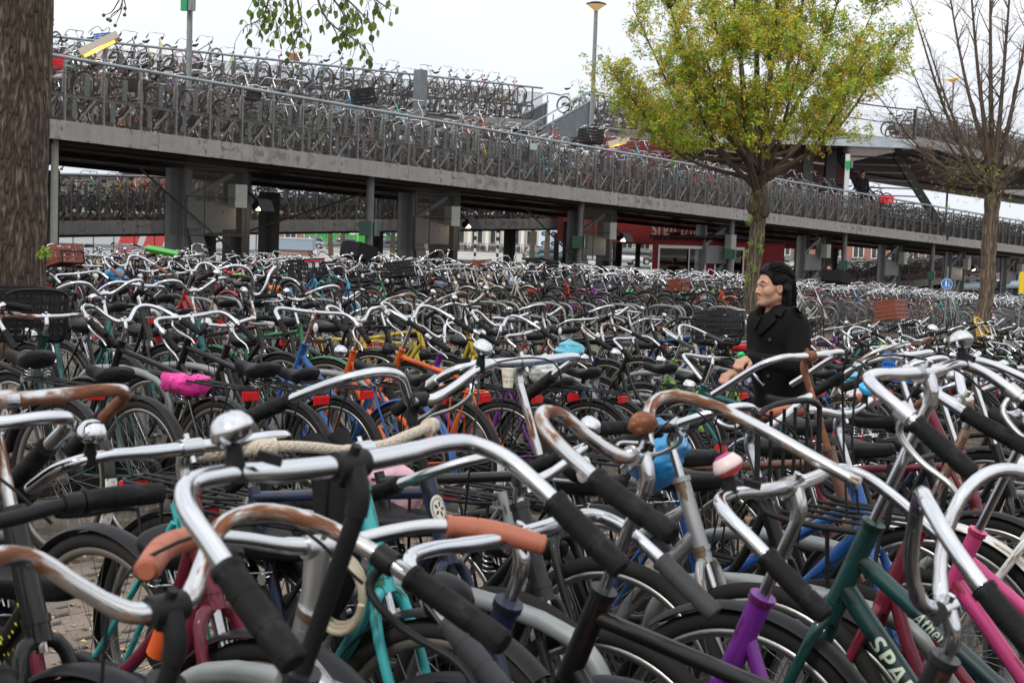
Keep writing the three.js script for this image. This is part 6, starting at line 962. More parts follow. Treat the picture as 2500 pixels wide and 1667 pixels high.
// lamp posts
const amber = S({ color: lin(0.9, 0.75, 0.4), emissive: new THREE.Color(1, 0.66, 0.2), emissiveIntensity: 0.35, roughness: 0.3 });
{
  const pole = (name, label, px, pyTop, d, yb, r, fn) => { const top = P(px[0], pyTop, d), bot = P(px[1], 400, d); bot.y = yb; const base = bot.clone(), t = thing(name, label, 'lamp post', base); const tt = top.clone(); tt.x = bot.x; part(t, 'pole', at0(new MB().cyl(bot, tt, r * 1.15, r, 14), base), M.galv); fn?.(t, tt.clone().sub(base)); return t; };
  pole('lamp_post', 'tall grey pole with green sign boxes behind the railing at the upper left', [458, 456], -260, 33.5, yA(19.5), 0.062, (t, top) => { for (const s of [-1, 1]) { const b = part(t, 'green_sign_box', new MB().box(0, 0, 0, 0.17, 0.26, 0.08), s < 0 ? S({ color: lin(0.01, 0.3, 0.12), roughness: 0.35 }) : M.galv); b.position.copy(P(s < 0 ? 450 : 467, 12, 33.3).sub(t.position)); b.rotation.y = s * 0.4; } });
  pole('street_lamp', 'tall street lamp with a lit amber cone at the top, left of the leafy tree', [1451, 1441], 26, 57, yB3(47), 0.075, (t, top) => {
    const h = part(t, 'lamp_cone', lathe([[0.06, -0.02], [0.11, 0.04], [0.35, 0.22], [0.36, 0.235]], 20), amber); h.position.copy(top); const c = part(t, 'lamp_cap', lathe([[0.36, 0.235], [0.4, 0.25], [0.39, 0.28], [0.2, 0.34], [0.001, 0.36]], 20), M.dark); c.position.copy(top);
    const l = new THREE.PointLight(new THREE.Color(1, 0.7, 0.3), 1.5, 8); l.position.copy(top).add(V(0, 0.2, 0)); l.castShadow = true; t.add(l); });
  pole('street_lamp', 'far street lamp with an amber head behind the bare tree', [2320, 2318], 200, 88, 0, 0.06, (t, top) => { const h = part(t, 'lamp_head', lathe([[0.05, -0.05], [0.3, 0.12], [0.45, 0.2], [0.3, 0.28], [0.01, 0.3]], 18), amber); h.position.copy(top); h.rotation.z = 0.2; });
  // luminaires leaning over the ramp railing
  for (const [x, y, x2, y2, p, la] of [[140, 162, 284, 92, 18.3, 'luminaire with a lit amber tube over the railing at the upper left'], [1452, 362, 1532, 343, 37.5, 'luminaire with an amber tube over the railing below the street lamp']]) {
    const d0 = -W3(p, 24.6, 0).z, a = P(x, y, d0), e = P(x2, y2, d0 + 0.2), t = thing('luminaire', la, 'lamp', a), v = e.clone().sub(a), L = v.length(), m = (f, dy = 0) => v.clone().multiplyScalar(f).add(V(0, dy, 0));
    part(t, 'arm', new MB().tube([V(0, -0.1, 0), V(0, 0, 0), m(0.5)], 0.03, 8), M.galv); part(t, 'housing', new MB().bar(m(0.38, 0.05), m(1.02, 0.05), 0.3, 0.14), S({ color: lin(0.55, 0.5, 0.42), roughness: 0.5 })); part(t, 'lit_tube', new MB().cyl(m(0.44, -0.03), m(0.96, -0.03), 0.05, 0.05, 10), S({ color: lin(1, 0.8, 0.4), emissive: new THREE.Color(1, 0.62, 0.15), emissiveIntensity: x < 300 ? 3.2 : 0.7 })); part(t, 'lens', new MB().bar(m(0.4, -0.04), m(1.0, -0.04), 0.19, 0.1), new THREE.MeshPhysicalMaterial({ color: lin(1, 0.85, 0.6), transmission: 1, roughness: 0.1, thickness: 0 }));
    const l = new THREE.PointLight(new THREE.Color(1, 0.65, 0.25), x < 300 ? 1.2 : 0.4, 5); l.position.copy(m(0.7, -0.16)); l.castShadow = true; t.add(l);
  }
}
// round blue pedestrian sign
{
  const d = 40, c = P(2313, 693, d), base = V(c.x, G(c.x, d), c.z), t = thing('road_sign', 'round blue sign with a white walking adult and child on a thin pole', 'sign', base), cv = document.createElement('canvas'); cv.width = cv.height = 256; const x = cv.getContext('2d');
  x.fillStyle = '#e8ecf0'; x.fillRect(0, 0, 256, 256); x.fillStyle = '#1f6fc0'; x.beginPath(); x.arc(128, 128, 119, 0, 7); x.fill(); x.fillStyle = '#fff'; x.strokeStyle = '#fff'; x.lineCap = 'round';
  const walker = (cx, cy, s) => { x.beginPath(); x.arc(cx, cy - 62 * s, 12 * s, 0, 7); x.fill(); x.lineWidth = 20 * s; x.beginPath(); x.moveTo(cx, cy - 40 * s); x.lineTo(cx, cy + 6 * s); x.stroke(); x.lineWidth = 11 * s; for (const [a, b] of [[-20, 76], [22, 74]]) { x.beginPath(); x.moveTo(cx, cy + 4 * s); x.lineTo(cx + a * s, cy + b * s); x.stroke(); } x.lineWidth = 8 * s; for (const [a, b] of [[-24, 8], [22, 4]]) { x.beginPath(); x.moveTo(cx, cy - 38 * s); x.lineTo(cx + a * s, cy + b * s); x.stroke(); } };
  walker(108, 118, 1); walker(172, 160, 0.6); const tx = new THREE.CanvasTexture(cv); tx.colorSpace = THREE.SRGBColorSpace;
  const disc = new THREE.CircleGeometry(0.152, 40); const rel = c.clone().sub(base);
  const pl = part(t, 'pole', new MB().cyl(V(0, 0, -0.03), V(0.02, rel.y + 0.48, -0.03), 0.02, 0.018, 8), M.galv); const bk = part(t, 'disc', new MB().cyl(V(0, 0, -0.012), V(0, 0, 0), 0.155, 0.155, 40), M.galv); bk.position.copy(rel); const f = part(t, 'symbol', disc, S({ map: tx, roughness: 0.4 })); f.position.copy(rel).add(V(0, 0, 0.003)); void pl; bk.rotation.y = f.rotation.y = -0.3; bk.scale.x = f.scale.x = 1.0;
  const yb = P(2496, 690, 40), ys = thing('yellow_sign', 'yellow sign cut by the right edge of the picture', 'sign', V(yb.x, G(yb.x, 40), yb.z)); part(ys, 'board', new MB().box(0, yb.y - G(yb.x, 40), 0, 0.14, 0.6, 0.04), S({ color: lin(0.8, 0.55, 0.02), roughness: 0.4 })); part(ys, 'pole', new MB().cyl(V(0, 0, -0.05), V(0, 1.9, -0.05), 0.025, 0.025, 8), M.galv);
  const gs = P(2070, 402, 59), g2 = thing('pole_sign', 'white pole with a small green sign under the landing at the right', 'sign', V(gs.x, yA(55), gs.z)); part(g2, 'pole', new MB().cyl(V(0, 0, 0), V(0, 2.9, 0), 0.11, 0.1, 12), S({ color: lin(0.6, 0.63, 0.64), roughness: 0.5 })); part(g2, 'green_board', new MB().box(-0.02, gs.y - yA(55), 0.16, 0.2, 0.3, 0.05), S({ color: lin(0.02, 0.42, 0.2), roughness: 0.4, map: tex(32, 32, (u, v) => ((Math.abs(u - 0.5) < 0.3 && Math.abs(v - 0.35) < 0.18) || (Math.abs(v - 0.75) < 0.1 && Math.abs(u - 0.5) < 0.3) ? [1, 1, 1] : [0.6, 0.9, 0.7]), true) })); part(g2, 'grey_board', new MB().box(0.16, gs.y - yA(55), 0.05, 0.06, 0.26, 0.16), M.galv);
  const bp = W3(32.2, 24.72, yA(32.2) + 0.98), pt = single('plate_sign', new MB().box(0, 0, 0, 0.3, 0.18, 0.02), S({ color: lin(0.55, 0.62, 0.66), roughness: 0.5, map: tex(64, 32, (u, v) => { const n = fbm(u, v, 10, 3, 9); return Math.abs(v - 0.5) < 0.25 && n > 0.42 && u > 0.1 && u < 0.9 ? [0.3, 0.52, 0.72] : [0.9, 0.92, 0.86]; }, true) }), 'small pale blue plate hung on the railing of the nearest ramp', 'sign'); pt.position.copy(bp); pt.rotation.y = yawU;
}
// ---------------------------------------------------------------- people
const smin = (a, b, k) => { const h = Math.max(k - Math.abs(a - b), 0) / k; return Math.min(a, b) - h * h * k * 0.25; };
const smax = (a, b, k) => -smin(-a, -b, k);
function cap3(p, a, b, ra, rb) { const bx = b.x - a.x, by = b.y - a.y, bz = b.z - a.z, px = p.x - a.x, py = p.y - a.y, pz = p.z - a.z; const h = clamp((px * bx + py * by + pz * bz) / (bx * bx + by * by + bz * bz + 1e-9), 0, 1); return Math.hypot(px - bx * h, py - by * h, pz - bz * h) - lerp(ra, rb, h); }
function ell(p, c, r) { const x = (p.x - c.x) / r.x, y = (p.y - c.y) / r.y, z = (p.z - c.z) / r.z, k0 = Math.hypot(x, y, z), k1 = Math.hypot(x / r.x, y / r.y, z / r.z); return k1 < 1e-6 ? -Math.min(r.x, r.y, r.z) : k0 * (k0 - 1) / k1; }
function sdfMesh(fn, lo, hi, cell) {
  const size = Math.ceil(Math.max(hi.x - lo.x, hi.y - lo.y, hi.z - lo.z) / cell) + 4, mc = new MarchingCubes(size, new THREE.MeshBasicMaterial(), false, false, 260000), h = size / 2, c = lo.clone().add(hi).multiplyScalar(0.5), ext = V((hi.x - lo.x) / 2, (hi.y - lo.y) / 2, (hi.z - lo.z) / 2).multiplyScalar(h / (h - 2)), p = V(0, 0, 0);
  for (let z = 0; z < size; z++) for (let y = 0; y < size; y++) for (let x = 0; x < size; x++) { p.set(c.x + (x - h) / h * ext.x, c.y + (y - h) / h * ext.y, c.z + (z - h) / h * ext.z); mc.field[x + y * size + z * size * size] = -fn(p); }
  mc.isolation = 0; mc.update();
  const n = mc.count, pos = new Float32Array(n * 3); for (let k = 0; k < n; k++) { pos[k * 3] = c.x + mc.positionArray[k * 3] * ext.x; pos[k * 3 + 1] = c.y + mc.positionArray[k * 3 + 1] * ext.y; pos[k * 3 + 2] = c.z + mc.positionArray[k * 3 + 2] * ext.z; }
  let g = new THREE.BufferGeometry(); g.setAttribute('position', new THREE.BufferAttribute(pos, 3)); g = mergeVertices(g, 1e-4); g.computeVertexNormals();
  const e = 0.002, N = g.attributes.normal, A = g.attributes.position; for (let k = 0; k < A.count; k++) { p.fromBufferAttribute(A, k); const f = (dx, dy, dz) => fn(V(p.x + dx, p.y + dy, p.z + dz)); const v = V(f(e, 0, 0) - f(-e, 0, 0), f(0, e, 0) - f(0, -e, 0), f(0, 0, e) - f(0, 0, -e)).normalize(); if (isFinite(v.x)) N.setXYZ(k, v.x, v.y, v.z); }
  // faces outwards
  const I = g.index.array, va = V(0, 0, 0), vb = V(0, 0, 0), vc = V(0, 0, 0); let flip = 0; for (let k = 0; k < I.length; k += 3) { va.fromBufferAttribute(A, I[k]); vb.fromBufferAttribute(A, I[k + 1]); vc.fromBufferAttribute(A, I[k + 2]); const fn2 = vb.clone().sub(va).cross(vc.clone().sub(va)); flip += fn2.x * N.getX(I[k]) + fn2.y * N.getY(I[k]) + fn2.z * N.getZ(I[k]) > 0 ? 1 : -1; } if (flip < 0) for (let k = 0; k < I.length; k += 3) { const t = I[k]; I[k] = I[k + 1]; I[k + 1] = t; }
  const uv = new Float32Array(A.count * 2); for (let k = 0; k < A.count; k++) { uv[k * 2] = A.getX(k) * 1.3 + A.getZ(k); uv[k * 2 + 1] = A.getY(k); } g.setAttribute('uv', new THREE.BufferAttribute(uv, 2)); return g;
}
const kOf = (z) => Math.sqrt(Math.max(0, 1 - z * z));
const skinM = new THREE.MeshPhysicalMaterial({ color: lin(0.5, 0.29, 0.205), roughness: 0.55, sheen: 0.2, map: tex(128, 128, (u, v) => { const n = fbm(u, v, 10, 4, 41); return [0.92 + 0.08 * n, 0.86 + 0.12 * n, 0.84 + 0.12 * n]; }, true, [4, 4]) });
const hairM = new THREE.MeshPhysicalMaterial({ color: lin(0.004, 0.004, 0.004), roughness: 0.5, specularIntensity: 0.3, bumpMap: tex(256, 64, (u, v) => fbm(u, v, 40, 3, 15), false, [6, 2]), bumpScale: 0.004 });
const coatM = new THREE.MeshPhysicalMaterial({ color: lin(0.006, 0.006, 0.0065), roughness: 1, specularIntensity: 0.4, sheen: 0.12, sheenColor: lin(0.09, 0.09, 0.1), sheenRoughness: 0.6, bumpMap: tex(128, 128, (u, v) => fbm(u, v, 32, 3, 25), false, [10, 10]), bumpScale: 0.001 });
{
  const hc = P(1884, 699, 9.1), gy = G(P(1900, 800, 9.1).x, 9.1), base = P(1905, 900, 9.15); base.y = gy;
  const man = thing('person', 'man in a black double-breasted coat with swept-back black hair, standing among the bicycles', 'person', base);
  const J = (x, y, d) => P(x, y, d).sub(base), f = V(-0.93, 0, 0.37).normalize(), up = V(0.05, 1, -0.03).normalize(), rt = f.clone().cross(up).normalize(); up.copy(rt).cross(f).normalize();
  const H0 = hc.clone().sub(base), headL = (p) => { const q = p.clone().sub(H0); return V(q.dot(f), q.dot(up), q.dot(rt)); };
  const j = { neck: J(1897, 752, 9.14), chest: J(1905, 815, 9.12), belly: J(1900, 905, 9.14), hips: J(1900, 985, 9.16), shN: J(1948, 797, 8.98), elN: J(1957, 893, 8.86), wrN: J(1838, 879, 8.72), shF: J(1856, 785, 9.2), elF: J(1846, 872, 9.06), wrF: J(1803, 908, 8.84), hpN: J(1925, 1000, 9.1), hpF: J(1880, 1000, 9.2) };
  const down = (p, y) => V(p.x + 0.02, y, p.z), kN = down(j.hpN, 0.48), kF = down(j.hpF, 0.48), aN = down(j.hpN, 0.08), aF = down(j.hpF, 0.08), toe = (a) => a.clone().addScaledVector(f, 0.15).setY(0.04);
  const headF = (p) => {
    const q = headL(p), qa = V(q.x, q.y, Math.abs(q.z)); let d = ell(q, V(-0.017, 0.036, 0), V(0.096, 0.09, 0.076));
    d = smin(d, ell(q, V(0.033, -0.035, 0), V(0.056, 0.086, 0.061)), 0.03); d = smin(d, cap3(qa, V(-0.02, -0.062, 0.047), V(0.055, -0.1, 0.014), 0.024, 0.024), 0.025); d = smin(d, ell(q, V(0.068, -0.106, 0), V(0.02, 0.017, 0.022)), 0.02);
    d = smin(d, cap3(q, V(0.08, 0.004, 0), V(0.102, -0.036, 0), 0.0085, 0.013), 0.014); d = smin(d, ell(qa, V(0.092, -0.042, 0.0135), V(0.012, 0.009, 0.009)), 0.008); d = smin(d, cap3(qa, V(0.066, 0.02, 0.045), V(0.084, 0.02, 0.012), 0.012, 0.012), 0.015); d = smin(d, ell(qa, V(0.05, -0.03, 0.046), V(0.03, 0.027, 0.022)), 0.025);
    d = smax(d, -ell(qa, V(0.092, -0.002, 0.034), V(0.017, 0.012, 0.02)), 0.012); d = smin(d, ell(qa, V(0.07, -0.002, 0.034), V(0.0135, 0.0125, 0.0135)), 0.004); d = smin(d, cap3(qa, V(0.074, 0.0075, 0.046), V(0.0835, 0.008, 0.03), 0.004, 0.0045), 0.005);
    d = smin(d, cap3(qa, V(0.089, -0.064, 0), V(0.078, -0.067, 0.02), 0.0085, 0.005), 0.008); d = smin(d, cap3(qa, V(0.086, -0.079, 0), V(0.077, -0.077, 0.017), 0.0085, 0.005), 0.007); d = smax(d, -cap3(qa, V(0.1, -0.0715, 0), V(0.08, -0.0715, 0.02), 0.0022, 0.0015), 0.003);
    const ea = ell(qa, V(-0.018, -0.012, 0.074), V(0.022, 0.034, 0.012)); d = smin(d, smax(ea, -ell(qa, V(-0.012, -0.01, 0.088), V(0.012, 0.02, 0.01)), 0.006), 0.008);
    return smin(d, cap3(p, H0.clone().addScaledVector(up, -0.07).addScaledVector(f, -0.03), j.neck.clone().addScaledVector(up, -0.04), 0.054, 0.062), 0.03);
  };
  // a hand closed on a bar: palm along dir, fingers curling downwards round it
  const hand = (w, dir, thumbSide) => { const D = dir.clone().normalize(), S_ = D.clone().cross(V(0, 1, 0)).normalize().multiplyScalar(thumbSide), U = S_.clone().cross(D).normalize(); if (U.y < 0) U.negate(); const at = (a, b, c) => w.clone().addScaledVector(D, a).addScaledVector(S_, b).addScaledVector(U, c); const bones = [[at(0, 0, 0), at(0.03, 0, 0.006), 0.027, 0.028]];
    [[0.03, 0.1], [0.01, 0.108], [-0.01, 0.102], [-0.029, 0.088]].forEach(([s, L], k) => { const a = at(0.025, s * 0.8, 0.006), kn = at(0.082 * L / 0.1, s, 0.012), m = at(0.118 * L / 0.1, s, -0.012), e = at(0.098 * L / 0.1, s * 0.95, -0.04), t = at(0.07 * L / 0.1, s * 0.92, -0.045), r = [0.0098, 0.0102, 0.0098, 0.0085][k]; bones.push([a, kn, 0.015, r + 0.0016], [kn, m, r + 0.001, r], [m, e, r, r - 0.0006], [e, t, r - 0.0006, r - 0.0015]); });
    bones.push([at(0.005, 0.022, 0), at(0.045, 0.046, -0.012), 0.015, 0.0115], [at(0.045, 0.046, -0.012), at(0.08, 0.043, -0.03), 0.0115, 0.009]); return bones; };
  const hN = hand(J(1826, 879, 8.72), J(1795, 895, 8.62).sub(J(1826, 879, 8.72)), -1), hF = hand(J(1792, 912, 8.82), J(1763, 928, 8.74).sub(J(1792, 912, 8.82)), -1);
  const handsF = (p, hs) => { let d = 9; for (const [a, b, r0, r1] of hs) d = smin(d, cap3(p, a, b, r0, r1), 0.008); return d; };
  const bodyF = (p) => { let d = cap3(p, j.neck, j.chest, 0.06, 0.13); d = smin(d, cap3(p, j.chest, j.belly, 0.13, 0.12), 0.08); d = smin(d, cap3(p, j.belly, j.hips, 0.12, 0.13), 0.08); for (const [s, e, w] of [[j.shN, j.elN, j.wrN], [j.shF, j.elF, j.wrF]]) { d = smin(d, cap3(p, s, e, 0.05, 0.04), 0.05); d = smin(d, cap3(p, e, w, 0.04, 0.026), 0.02); } for (const [h, k, a] of [[j.hpN, kN, aN], [j.hpF, kF, aF]]) { d = smin(d, cap3(p, h, k, 0.08, 0.055), 0.05); d = smin(d, cap3(p, k, a, 0.052, 0.038), 0.02); d = smin(d, cap3(p, a, toe(a), 0.04, 0.035), 0.02); } return d; };
  const box = (pts, m) => { const b = new THREE.Box3().setFromPoints(pts); return [b.min.clone().addScalar(-m), b.max.clone().addScalar(m)]; };
  const skin = new MB(), jn = Object.values(j);
  skin.geo(sdfMesh((p) => smin(bodyF(p), headF(p), 0.02), ...box([...jn, aN, aF, toe(aN), toe(aF), H0], 0.1), 0.018));
  skin.geo(sdfMesh(headF, ...box([H0], 0.17), 0.0036)); skin.geo(sdfMesh((p) => Math.min(handsF(p, hN), cap3(p, j.wrN, J(1826, 879, 8.72), 0.026, 0.026)), ...box(hN.map((b) => b[1]), 0.05), 0.0032)); skin.geo(sdfMesh((p) => Math.min(handsF(p, hF), cap3(p, j.wrF, J(1792, 912, 8.82), 0.026, 0.026)), ...box(hF.map((b) => b[1]), 0.05), 0.0032));
  const body = part(man, 'body', skin, skinM);
  const ch = j.chest, side = j.shN.clone().sub(j.shF).setY(0).normalize();
  const coatF = (p) => {
    let d = cap3(p, j.shF.clone().lerp(j.shN, 0.2), j.shF.clone().lerp(j.shN, 0.8), 0.105, 0.105); d = smin(d, cap3(p, ch.clone().addScaledVector(side, 0.05), j.belly.clone().addScaledVector(side, 0.045), 0.15, 0.145), 0.08); d = smin(d, cap3(p, ch.clone().addScaledVector(side, -0.05), j.belly.clone().addScaledVector(side, -0.045), 0.14, 0.145), 0.08);
    d = smin(d, cap3(p, j.belly.clone().addScaledVector(side, 0.04), V(j.hips.x + 0.02, 0.62, j.hips.z), 0.15, 0.19), 0.08); d = smin(d, cap3(p, j.neck.clone().addScaledVector(up, -0.035), ch, 0.075, 0.12), 0.06);
    for (const [s, e, w] of [[j.shN, j.elN, j.wrN], [j.shF, j.elF, j.wrF]]) { let a2 = cap3(p, s, e, 0.082, 0.06); a2 = smin(a2, cap3(p, e, w, 0.06, 0.044), 0.02); d = smin(d, a2, 0.018); }
    const n = fbm((p.x * 0.9 + p.y * 0.25 + 3.1) % 1, (p.y * 0.55 + p.z * 0.5 + 2.3) % 1, 7, 3, 19) - 0.5; d += 0.026 * n;
    d = smax(d, -cap3(p, j.neck.clone().addScaledVector(up, 0.02), j.neck.clone().addScaledVector(up, 0.2), 0.066, 0.085), 0.01); // open neck
    d = smax(d, -cap3(p, j.neck.clone().addScaledVector(f, 0.09), j.neck.clone().addScaledVector(f, 0.125).addScaledVector(up, -0.11), 0.055, 0.012), 0.015);
    return smax(d, -(p.y - 0.64), 0.01);
  };
  part(man, 'coat', sdfMesh(coatF, ...box([...jn, V(j.hips.x, 0.62, j.hips.z)], 0.2), 0.012), coatM);
  part(man, 'trousers', sdfMesh((p) => { let d = 9; for (const [h, k, a] of [[j.hpN, kN, aN], [j.hpF, kF, aF]]) { d = smin(d, cap3(p, h, k, 0.1, 0.078), 0.03); d = smin(d, cap3(p, k, a, 0.078, 0.066), 0.03); } return d; }, ...box([j.hpN, j.hpF, aN, aF], 0.14), 0.018), S({ color: lin(0.02, 0.02, 0.024), roughness: 0.9 }));
  const hairF = (p) => {
    const q = headL(p), qa = V(q.x, q.y, Math.abs(q.z)); let d = ell(q, V(-0.03, 0.052, 0), V(0.108, 0.096, 0.09)); d = smin(d, cap3(q, V(0.03, 0.112, 0), V(0.068, 0.092, 0), 0.03, 0.02), 0.03); d = smin(d, cap3(qa, V(-0.1, 0.03, 0.03), V(-0.105, -0.15, 0.035), 0.05, 0.034), 0.05); d = smin(d, cap3(qa, V(-0.06, -0.02, 0.075), V(-0.085, -0.155, 0.062), 0.03, 0.026), 0.03);
    d += 0.01 * (fbm((q.z * 3 + 5) % 1, (q.y * 1.5 + q.x * 2 + 5) % 1, 14, 3, 33) - 0.5);
    d = smax(d, -ell(q, V(0.085, -0.02, 0), V(0.06, 0.1, 0.12)), 0.012); d = smax(d, -ell(qa, V(0.012, -0.055, 0.09), V(0.062, 0.062, 0.05)), 0.01); return d;
  };
  part(body, 'hair', sdfMesh(hairF, ...box([H0, H0.clone().addScaledVector(up, -0.12)], 0.2), 0.0055), hairM);
  const locks = new MB(); reseed(55); for (let k = 0; k < 260; k++) {
    const z0 = rr(-1, 1), a0 = rr(38, 150) - 10 * Math.abs(z0), rx = rr(0.108, 0.121), ry = rr(0.094, 0.108), zz = 0.088, cx = -0.03, cy = 0.052, pts = [], wave = rr(0, 6.3), end = rr(-0.21, -0.09), flick = rr(-0.03, 0.012);
    for (let a = a0; a <= 178; a += 14) { const t = a * Math.PI / 180, kz = Math.sqrt(Math.max(0.04, 1 - (z0 * 0.94) ** 2)); pts.push([cx + rx * Math.cos(t) * (0.5 + 0.5 * kz), cy + ry * Math.sin(t) * kz, zz * z0 * (0.95 + 0.1 * Math.sin(t)) + 0.003 * Math.sin(a * 0.12 + wave)]); }
    const l = pts[pts.length - 1]; if (!l) continue; for (let m = 1; m <= 5; m++) { const f2 = m / 5; pts.push([l[0] + 0.006 * Math.sin(f2 * 5 + wave) + flick * f2 * Math.abs(Math.sin(f2 * 3 + wave)) - 0.006 * f2, lerp(l[1], end, f2), l[2] * (1 - 0.08 * f2) + 0.005 * Math.sin(f2 * 6 + wave * 2)]); }
    locks.tube(spline(pts.map((p) => H0.clone().addScaledVector(f, p[0]).addScaledVector(up, p[1]).addScaledVector(rt, p[2])), 22), (i, u) => 0.0036 * Math.sin(Math.PI * Math.min(0.97, 0.12 + u * 0.9)) + 0.0006, 5);
  }
  part(body, 'hair_locks', locks, hairM).userData.kind = 'stuff';
  const onHead = (x, y, z) => H0.clone().addScaledVector(f, x).addScaledVector(up, y).addScaledVector(rt, z), brow = new MB(), beard = new MB();
  for (const s of [-1, 1]) { brow.tube(spline([onHead(0.073, 0.022, 0.054 * s), onHead(0.088, 0.031, 0.036 * s), onHead(0.094, 0.026, 0.016 * s)], 10), (k, u) => 0.0036 * Math.sin(Math.PI * (0.15 + 0.8 * u)), 6); brow.tube(spline([onHead(0.074, 0.001, 0.049 * s), onHead(0.0835, 0.0045, 0.035 * s), onHead(0.085, 0.001, 0.022 * s)], 8), 0.0023, 5); }
  beard.tube(spline([onHead(0.078, -0.064, -0.03), onHead(0.093, -0.0555, -0.012), onHead(0.0955, -0.0545, 0), onHead(0.093, -0.0555, 0.012), onHead(0.078, -0.064, 0.03)], 14), (k, u) => 0.0014 + 0.0012 * Math.sin(u * Math.PI), 6); beard.geo(new THREE.SphereGeometry(0.0135, 12, 10), mat4(onHead(0.0765, -0.107, 0), [0, 0, 0], [1, 0.95, 0.9]));
  part(body, 'eyebrows_and_lashes', brow, hairM); part(body, 'moustache_and_goatee', beard, hairM); part(body, 'lips', (() => { const m = new MB(); for (const [y, r] of [[-0.0655, 0.0055], [-0.0785, 0.006]]) m.tube(spline([onHead(0.079, y, -0.019), onHead(0.0925, y, 0), onHead(0.079, y, 0.019)], 10), (k, u) => r * (0.5 + 0.5 * Math.sin(u * Math.PI)), 6); return m; })(), S({ color: lin(0.42, 0.13, 0.1), roughness: 0.45 }));
  // collar, lapels, shoulder strap and buttons lie on the coat: look for its surface along the line of sight
  const hit = (x, y) => { const o = camera.position.clone().sub(base), dir = P(x, y, 9).sub(camera.position).normalize(); let t = 8; for (let k = 0; k < 120; k++) { const d = coatF(o.clone().addScaledVector(dir, t)); if (d < 0.002) return [o.clone().addScaledVector(dir, t), dir]; t += Math.max(d * 0.7, 0.003); if (t > 10) break; } const [a] = [o.clone().addScaledVector(dir, 9.05)]; return [a, dir]; };
  const flap = (quad, off) => { const N = 8, rows = [], back = []; for (let a = 0; a <= N; a++) { const r = [], k2 = []; for (let b = 0; b <= N; b++) { const u = a / N, v = b / N, x = lerp(lerp(quad[0][0], quad[1][0], u), lerp(quad[3][0], quad[2][0], u), v), y = lerp(lerp(quad[0][1], quad[1][1], u), lerp(quad[3][1], quad[2][1], u), v), [h, d] = hit(x, y); r.push(h.clone().addScaledVector(d, -off)); k2.push(h.clone().addScaledVector(d, -0.002)); } rows.push([...r, ...k2.reverse()]); } return new MB().loft(rows); };
  const lapelM = coatM.clone(); lapelM.color = lin(0.0075, 0.0075, 0.008);
  part(man, 'lapel', flap([[1896, 770], [1868, 800], [1852, 818], [1888, 778]], 0.02), lapelM); part(man, 'lapel', flap([[1893, 764], [1895, 782], [1853, 820], [1880, 782]], 0.026), lapelM); part(man, 'collar', flap([[1888, 757], [1920, 752], [1906, 774], [1890, 766]], 0.03), lapelM); part(man, 'collar', flap([[1846, 762], [1862, 752], [1860, 775], [1847, 766]], 0.02), lapelM); part(man, 'lapel', flap([[1846, 765], [1858, 776], [1842, 806], [1834, 784]], 0.02), lapelM);
  part(man, 'shoulder_strap', flap([[1934, 752], [1944, 748], [1962, 768], [1954, 774]], 0.014), lapelM);
  for (const [x, y] of [[1880, 829], [1863, 876], [1843, 910], [1876, 917], [1941, 751]]) { const [h, d] = hit(x, y); const b = part(man, 'button', new MB().cyl(h.clone().addScaledVector(d, -0.016), h.clone().addScaledVector(d, 0.0), 0.0115, 0.0115, 16), S({ color: lin(0.03, 0.033, 0.04), roughness: 0.25 })); void b; }
  const bp = j.wrN; part(body, 'wristband', new MB().tube((() => { const a = J(1829, 878, 8.72), d = j.wrN.clone().sub(a).normalize(), s = d.clone().cross(V(0, 1, 0)).normalize(), u2 = s.clone().cross(d), r = []; for (let k = 0; k < 20; k++) r.push(a.clone().addScaledVector(s, 0.031 * Math.cos(k / 20 * 6.283)).addScaledVector(u2, 0.031 * Math.sin(k / 20 * 6.283))); return r; })(), 0.004, 6, false, true), S({ color: lin(0.7, 0.25, 0.04) })); void bp;
}
